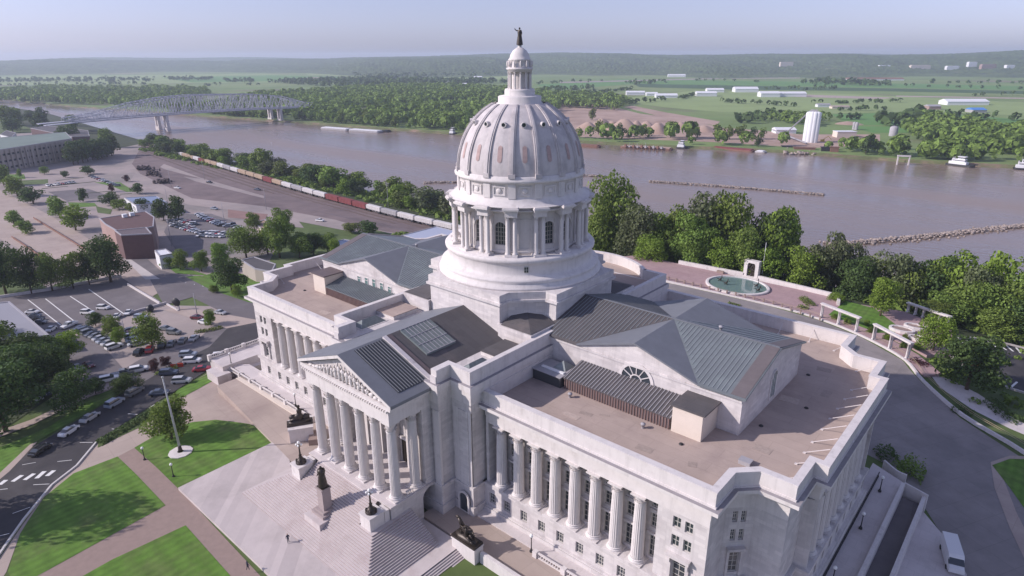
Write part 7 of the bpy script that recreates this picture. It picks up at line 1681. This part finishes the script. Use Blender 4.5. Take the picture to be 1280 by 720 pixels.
# tree belts and hedge lines between the fields
HLp = []; hr = random.Random(31)
for (a, b, step, h) in (((700, 121), (790, 112), 9, 9), ((905, 128), (1000, 134), 9, 9), ((1010, 130), (1130, 128), 13, 9), ((1150, 146), (1290, 152), 9, 11), ((1130, 108), (1290, 112), 34, 10), ((690, 104), (760, 101.5), 34, 11), ((868, 101), (960, 103), 26, 10), ((1000, 113), (1060, 111), 22, 12), ((760, 132), (830, 126), 12, 9), ((1040, 150), (1160, 147), 10, 9), ((1170, 104), (1290, 105), 30, 12), ((-20, 107.5), (190, 105.5), 22, 11), ((230, 108), (330, 106), 20, 11), ((60, 98), (260, 97), 38, 11), ((850, 124), (870, 119), 9, 8), ((950, 112), (1010, 111), 16, 9), ((1045, 139), (1110, 138), 12, 9), ((640, 107), (700, 104), 22, 11), ((1200, 120), (1290, 119), 26, 10)):
    A_ = un(*a, 'z', Z2); B_ = un(*b, 'z', Z2); k_ = int((B_-A_).length/step)
    for i in range(k_):
        if hr.random() < .22: continue
        p = A_.lerp(B_, (i+hr.uniform(-.4, .4))/k_); HLp.append((p.x+hr.uniform(-3, 3), p.y+hr.uniform(-6, 6), h*hr.uniform(.6, 1.3), h*hr.uniform(.9, 1.5)))
woods('hedgerows', HLp, 'broken hedgerows and tree lines between the distant fields', 8, LEAFD, 14)
# silo cluster
p = un(1012, 178, 'z', Z2); e = empty('silo', (p.x, p.y, Z2), .3, label='tall white cylindrical silos on the far bank', cat='silo')
for q, (x, y) in enumerate(((-4.6, 0), (-1.5, -1.2), (1.6, -1.2), (4.7, 0), (0, 3.4))): m = MB(); m.lathe([(3.9, 0), (3.9, 34), (3.0, 35.5), (0, 36.5)], 20, x, y); m.build('silo_tank', WHITEM, e)
m = MB(); m.box(-4, 4, -1, 1, 36, 38.5); m.bar((-4, 0, 37), (-30, -6, 8), 1.2); m.build('conveyor', GYH, e)
for px, py, h, r_, lab in ((1116, 170, 11, 5, 'squat grey tank beside the trees'), (1067, 162, 9, 2.2, 'thin pale tank, left of two'), (1070, 162.5, 9, 2.2, 'thin pale tank, right of two')):
    p = un(px, py, 'z', Z2); m = MB(); m.lathe([(r_, 0), (r_, h), (r_*.6, h+1.5), (0, h+2)], 16); o = m.build('tank', GYH); o.location = p; tag(o, lab, 'tank', 'tanks on the far bank')
p = un(1028, 177, 'z', Z2); m = MB(); m.box(-2, 2, -1.5, 1.5, 0, 2.5); m.tube((0, 0, 2), (6, 0, 7), .4, .3, 5); m.tube((6, 0, 7), (10, 0, 3), .3, .3, 5); o = m.build('excavator', mat('yellow_machine', (.6, .42, .05), .6)); o.location = p; tag(o, 'small yellow excavator beside the silos', 'excavator')
for px, py, w, h, lab in ((780, 166, 27, 19, 'tallest sand heap on the far bank'), (752, 158, 18, 12, 'wide sand heap beside the dome flank'), (808, 160, 15, 10, 'broad sand heap between the two big ones'), (765, 165, 19, 15, 'sand heap left of the tallest one'), (822, 166, 18, 14, 'rounded sand heap right of the tallest one'), (795, 163, 13, 14, 'sand heap just behind the tallest one'), (735, 160, 16, 9, 'low sand heap beside the dome'), (880, 164, 18, 8, 'low sand heap behind the riverside trees'), (850, 160, 16, 9, 'small sand heap at the east of the yard'), (1060, 155, 20, 4, 'flat reddish heap beyond the silo yard')):
    p = un(px, py, 'z', Z2); m = MB(); m.lathe([(w*1.05, -.3), (w*.9, h*.12), (w*.55, h*.55), (w*.2, h*.93), (0, h)], 18, smooth=True)
    m.v = [(x*(1+.12*sin(3*atan2(y, x)+w)), y*(1+.1*cos(2*atan2(y, x))), z) for x, y, z in m.v]; o = m.build('sand_heap', SAND); o.location = p; tag(o, lab, 'sand heap', 'sand heaps on the far bank')
m = MB(); a = un(965, 168, 'z', Z2); b = un(1008, 181, 'z', Z2)
m.bar((a.x, a.y, Z2+6), (b.x, b.y, Z2+2), 2, 1); o = m.build('conveyor_belt', LEADG); tag(o, 'low pale conveyor running to the silo landing', 'conveyor')
m = MB()
for _ in range(160): q = un(R.uniform(980, 1050), R.uniform(184, 193), 'z', -26); m.blob((q.x, q.y, R.uniform(-27, -25)), (R.uniform(1, 2.5),)*2+(R.uniform(.7, 1.5),), 5, 4, 0, .3, R)
o = m.build('rock_bank', ROCK, fix=False)
for q_, (px, py, w_, h_) in enumerate(((985, 186, 14, 3), (1005, 189, 22, 4), (1032, 191, 10, 6), (1042, 192, 8, 7))):
    c_ = un(px, py, 'z', -26.5); mq = MB(); mq.box(-w_/2, w_/2, -3, 3, 0, h_); mq.box(-w_/2-1, w_/2+1, -3.4, 3.4, h_, h_+.4); oo = mq.build('dock', RUST if q_ % 2 else IRON); oo.location = c_; oo.rotation_euler = (0, 0, .4); tag(oo, '%s dark steel dock block below the silo from the left' % ordn(q_+1), 'dock', 'dock blocks below the silo')
tag(o, 'rough rocky landing below the silo', 'rocks', None, 'stuff')
# trees of the far bank: the front rows one by one, the rest as woods
fr = random.Random(9); n = 0
def fb_y(x):
    for a, b in zip(FB[:-1], FB[1:]):
        if a[0] <= x <= b[0]: return a[1]+(b[1]-a[1])*(x-a[0])/(b[0]-a[0])
    return 700
def skip(x, y):
    d = Vector((x, y, Z2))-CP; px = 640+FPX*d.dot(rt)/d.dot(fw); py = 360-FPX*d.dot(up)/d.dot(fw)
    if 700 < px < 800 and py > 138: return fr.random() < .8
    if 800 < px < 960 and py > 150: return fr.random() < .62
    if 960 < px < 1050: return fr.random() < .93
    if 1050 < px < 1135 and py < 172: return True
    return px > 1320
cnt = 0; tries = 0
EX = []
while cnt < 330 and tries < 3000:
    tries += 1; x = fr.uniform(-1050, 190) if fr.random() < .8 else fr.uniform(-1300, -900); dd = fr.uniform(6, 48) if fr.random() < .75 else fr.uniform(6, 90); y = fb_y(x)+dd
    if skip(x, y) or -990 < x < -925: continue
    h = fr.uniform(11, 22) if fr.random() < .7 else fr.uniform(6, 11); cnt += 1
    if cnt > 56: EX.append((x, y, h, h*fr.uniform(.75, 1.15))); continue
    tree(x, y, h, h*fr.uniform(.75, 1.15), fr.choice(['far', 'far', 'far', 'farb', 'fard', 'fary']), 'tree in the wooded fringe of the far river bank', 'trees along the far bank', z=Z2)
for i, (px, py, h, k) in enumerate(((725, 172, 13, 'farb'), (740, 150, 18, 'fary'), (748, 168, 19, 'far'), (760, 172, 9, 'fard'), (775, 171, 17, 'fard'), (787, 173, 12, 'fard'), (803, 170, 15, 'farb'), (838, 172, 20, 'far'), (861, 172, 17, 'far'), (872, 172, 12, 'fary'), (897, 174, 18, 'far'), (912, 174, 17, 'far'), (925, 174, 18, 'far'), (940, 174, 15, 'fard'), (952, 174, 14, 'far'))):
    p = un(px, py, 'z', Z2); tree(p.x, p.y, h, h*.95, k, '%s tree in front of the sand yard counted from the dome' % ordn(i+1), 'trees before the sand yard', z=Z2)
def inpoly(x, y, P):
    c = False
    for i in range(len(P)):
        a, b = P[i-1], P[i]
        if (a[1] > y) != (b[1] > y) and x < (b[0]-a[0])*(y-a[1])/(b[1]-a[1])+a[0]: c = not c
    return c
def wood_px(px, dens, h, r):
    P = [un(a, b, 'z', Z2).xy for a, b in px]; x0, x1 = min(p.x for p in P), max(p.x for p in P); y0, y1 = min(p.y for p in P), max(p.y for p in P); area = abs(sum(P[i-1].x*P[i].y-P[i].x*P[i-1].y for i in range(len(P))))/2; n_ = int(area*dens); out = []
    while len(out) < n_:
        x, y = r.uniform(x0, x1), r.uniform(y0, y1)
        if inpoly(x, y, P) and not -992 < x < -925: hh_ = h*r.uniform(.6, 1.25); out.append((x, y, hh_, hh_*r.uniform(.8, 1.2)))
    return out
wr = random.Random(17); W1 = []
for px, dn, h in (([(235, 141), (330, 121), (420, 115), (500, 110), (560, 110), (640, 114), (640, 150), (560, 158), (480, 154), (370, 146)], .0042, 17), ([(670, 118), (760, 124), (790, 130), (770, 138), (700, 134), (680, 150), (660, 150)], .0055, 17), ([(-60, 120), (60, 112), (150, 113), (215, 112), (265, 116), (240, 134), (190, 136), (95, 131), (0, 128), (-60, 127)], .0026, 17),
                  ([(1130, 170), (1150, 150), (1200, 158), (1300, 168), (1300, 196), (1200, 190)], .0065, 16), ([(960, 150), (1000, 146), (1040, 152), (1010, 160)], .005, 13)): W1 += wood_px(px, dn, h, wr)
woods('woods', W1+[e_ for e_ in EX for _ in (0, 1)], 'dense green woods behind the far river bank', 5, LEAF, 40)
W2 = []
for px, dn, h in (([(-80, 100.5), (60, 100), (200, 101), (190, 103), (-80, 104)], .0005, 15), ([(330, 103), (470, 99), (600, 101), (640, 104), (560, 108), (420, 110)], .0011, 16), ([(210, 99.5), (270, 99), (255, 101), (215, 101)], .0014, 14), ([(440, 94), (560, 92), (640, 93), (600, 96), (480, 97)], .0005, 14), ([(280, 102), (320, 101), (318, 103), (285, 104)], .0012, 14), ([(1000, 105), (1030, 101), (1110, 104), (1112, 108), (1040, 108)], .0011, 15), ([(1090, 156), (1150, 145), (1165, 150), (1140, 162)], .003, 17), ([(780, 104), (830, 102), (835, 104), (790, 107)], .0009, 12), ([(670, 113), (740, 109), (745, 112), (680, 118)], .0012, 13), ([(900, 152), (960, 144), (985, 148), (940, 156)], .0028, 12)): W2 += wood_px(px, dn, h, wr)
woods('woods', W2, 'scattered tree belts between the distant fields', 6, LEAFD, 9)
# trees at the left beyond the office building
for i in range(18):
    px, py = fr.uniform(0, 100), fr.uniform(150, 166); 
    if i > 10: px, py = fr.uniform(60, 160), fr.uniform(168, 205)
    ptree(px, py if i <= 10 else 190+fr.uniform(-14, 10), fr.uniform(12, 22), fr.uniform(14, 24), fr.choice(['midd', 'midd', 'mid']), '%s dark tree of the clump around the long office building' % ordn(i+1), 'trees around the office building')
for i in range(9): ptree(92+i*6, 206-i*1.4, fr.uniform(18, 26), fr.uniform(20, 28), 'midd', '%s dark tree of the row east of the office building' % ordn(i+1), 'dark row east of the office building')
# hills
import numpy as np
def hills(name, d0, d1, a0, a1, nd, na, hfun, m_, z0=Z2-2.5):
    ds = np.linspace(d0, d1, nd); an = np.linspace(a0, a1, na); rg = np.random.RandomState(4)
    D, A = np.meshgrid(ds, an, indexing='ij'); X = CP.x+D*np.sin(YAW+A); Y = CP.y+D*np.cos(YAW+A)
    Zv = z0+hfun(D, A)+rg.uniform(-1, 1, D.shape)*6*np.clip(hfun(D, A)/20, 0, 1)
    V = np.stack([X, Y, Zv], -1).reshape(-1, 3); I = np.arange(nd*na).reshape(nd, na); F_ = np.stack([I[:-1, :-1], I[:-1, 1:], I[1:, 1:], I[1:, :-1]], -1).reshape(-1, 4)
    me = bpy.data.meshes.new(name); me.vertices.add(len(V)); me.vertices.foreach_set('co', V.ravel()); me.loops.add(F_.size); me.loops.foreach_set('vertex_index', F_.ravel()); me.polygons.add(len(F_)); me.polygons.foreach_set('loop_start', np.arange(0, F_.size, 4)); me.polygons.foreach_set('loop_total', np.full(len(F_), 4)); me.update(calc_edges=True); me.validate()
    me.materials.append(m_); o = bpy.data.objects.new(name, me); col.objects.link(o); o['kind'] = 'structure'; return o
HILLM = mat('forested_hill', (.065, .10, .038), .95, nz=(.016, .6), c2=(.085, .125, .045), stain=(.0035, (.17, .19, .10), .62, .68))
def hf(D, A):
    n = .5*np.sin(A*9+1)+.35*np.sin(A*23+D*.002)+.2*np.sin(A*51+D*.004+2)+.15*np.sin(A*97+D*.006); s = np.clip((D-3250-1700*np.clip((-.12-A)/.28, 0, 1)-260*np.sin(A*11+.7)-120*np.sin(A*37))/2300, 0, 1); s = s*s*(3-2*s)
    top = 92+24*n+10*np.sin(D*.0021+A*5); left = np.clip((A+.30)/.12, 0, 1); return s*(top*(.80+.20*left))
hills('hills', 2600, 7400, -.95, .95, 190, 1100, hf, HILLM)
def hf2(D, A): s = np.clip((D-8200)/1200, 0, 1); return s*(88+12*np.sin(A*14+2)+8*np.sin(A*31))
hills('hills', 8000, 10500, -.95, .95, 30, 500, hf2, HILLM)
for i, (px, py, w, c) in enumerate(((983, 79, 14, CREAM), (1105, 83, 12, WHITEM), (1150, 83, 20, CREAM), (1215, 79, 8, WHITEM), (1235, 82, 14, PINKBR), (1190, 84, 12, WHITEM), (1085, 84, 10, CREAM), (1262, 83, 8, WHITEM))):
    a = un(px, py, 'z', 40); d = (a-CP); d = CP+d.normalized()*4300; hx = 4300*w/FPX*.5; m = MB(); m.box(-hx, hx, -10, 10, -18, 5); m.box(-hx*.9, hx*.9, -9, 9, 5, 7); o = m.build('hill_house', c); o.location = d; o.rotation_euler = (0, 0, -YAW); tag(o, 'pale house cluster on the distant hills, %s from the left' % ordn([0, 2, 3, 5, 6, 4, 1, 7][i]+1), 'building', 'houses on the hills')
# ------------------------------------------------------------------ haze, sky, sun, output
HZ = MB(); HZ.box(-11500, 9500, -9500, 12800, -34, 135); hz = HZ.build('haze', []) if False else None
hm = bpy.data.materials.new('haze'); hm.use_nodes = True; nt = hm.node_tree; nt.nodes.clear(); o_ = nt.nodes.new('ShaderNodeOutputMaterial'); v_ = nt.nodes.new('ShaderNodeVolumePrincipled')
v_.inputs['Color'].default_value = (*HAZE_C, 1); v_.inputs['Density'].default_value = HAZE_D; v_.inputs['Anisotropy'].default_value = .2; nt.links.new(v_.outputs[0], o_.inputs['Volume'])
hz = HZ.build('haze', hm); hz['kind'] = 'stuff'; tag(hz, 'thin bluish summer haze over the whole valley', 'haze')
w = bpy.data.worlds.new('World'); sc.world = w; w.use_nodes = True; nt = w.node_tree; bg = nt.nodes['Background']
SE, SA = radians(30.5), atan2(-.69, -.72)
sky = nt.nodes.new('ShaderNodeTexSky'); sky.sky_type = 'NISHITA'; sky.sun_disc = False; sky.sun_elevation = SE; sky.sun_rotation = SA % (2*pi); sky.air_density = 1.0; sky.dust_density = 1.0; sky.ozone_density = 2.0; sky.altitude = 200
hs = nt.nodes.new('ShaderNodeHueSaturation'); hs.inputs['Saturation'].default_value = SKY_SAT; nt.links.new(sky.outputs[0], hs.inputs['Color'])
mxs = nt.nodes.new('ShaderNodeMix'); mxs.data_type = 'RGBA'; mxs.blend_type = 'MULTIPLY'; mxs.inputs[0].default_value = 1; mxs.inputs[7].default_value = (*SKY_TINT, 1); nt.links.new(hs.outputs[0], mxs.inputs[6]); nt.links.new(mxs.outputs[2], bg.inputs['Color']); bg.inputs['Strength'].default_value = SKY_S
sl = bpy.data.lights.new('sun', 'SUN'); so = bpy.data.objects.new('sun', sl); col.objects.link(so); sl.energy = SUN_E; sl.angle = radians(.6); sl.color = (1.0, .93, .86)
d = Vector((.69*cos(SE), .72*cos(SE), -sin(SE))); so.rotation_euler = d.to_track_quat('-Z', 'Y').to_euler()
vs_ = sc.view_settings; vs_.view_transform = 'Standard'; vs_.look = 'None'; vs_.exposure = EXPO; vs_.gamma = 1; vs_.use_curve_mapping = False
try:
    vs_.use_white_balance = True; vs_.white_balance_temperature = WB_T; vs_.white_balance_tint = WB_TINT
except Exception: pass
cy = sc.cycles; cy.use_denoising = True; cy.max_bounces = 5; cy.volume_bounces = 1; cy.diffuse_bounces = 3; cy.glossy_bounces = 2; cy.transmission_bounces = 2; cy.transparent_max_bounces = 6; cy.caustics_reflective = False; cy.caustics_refractive = False
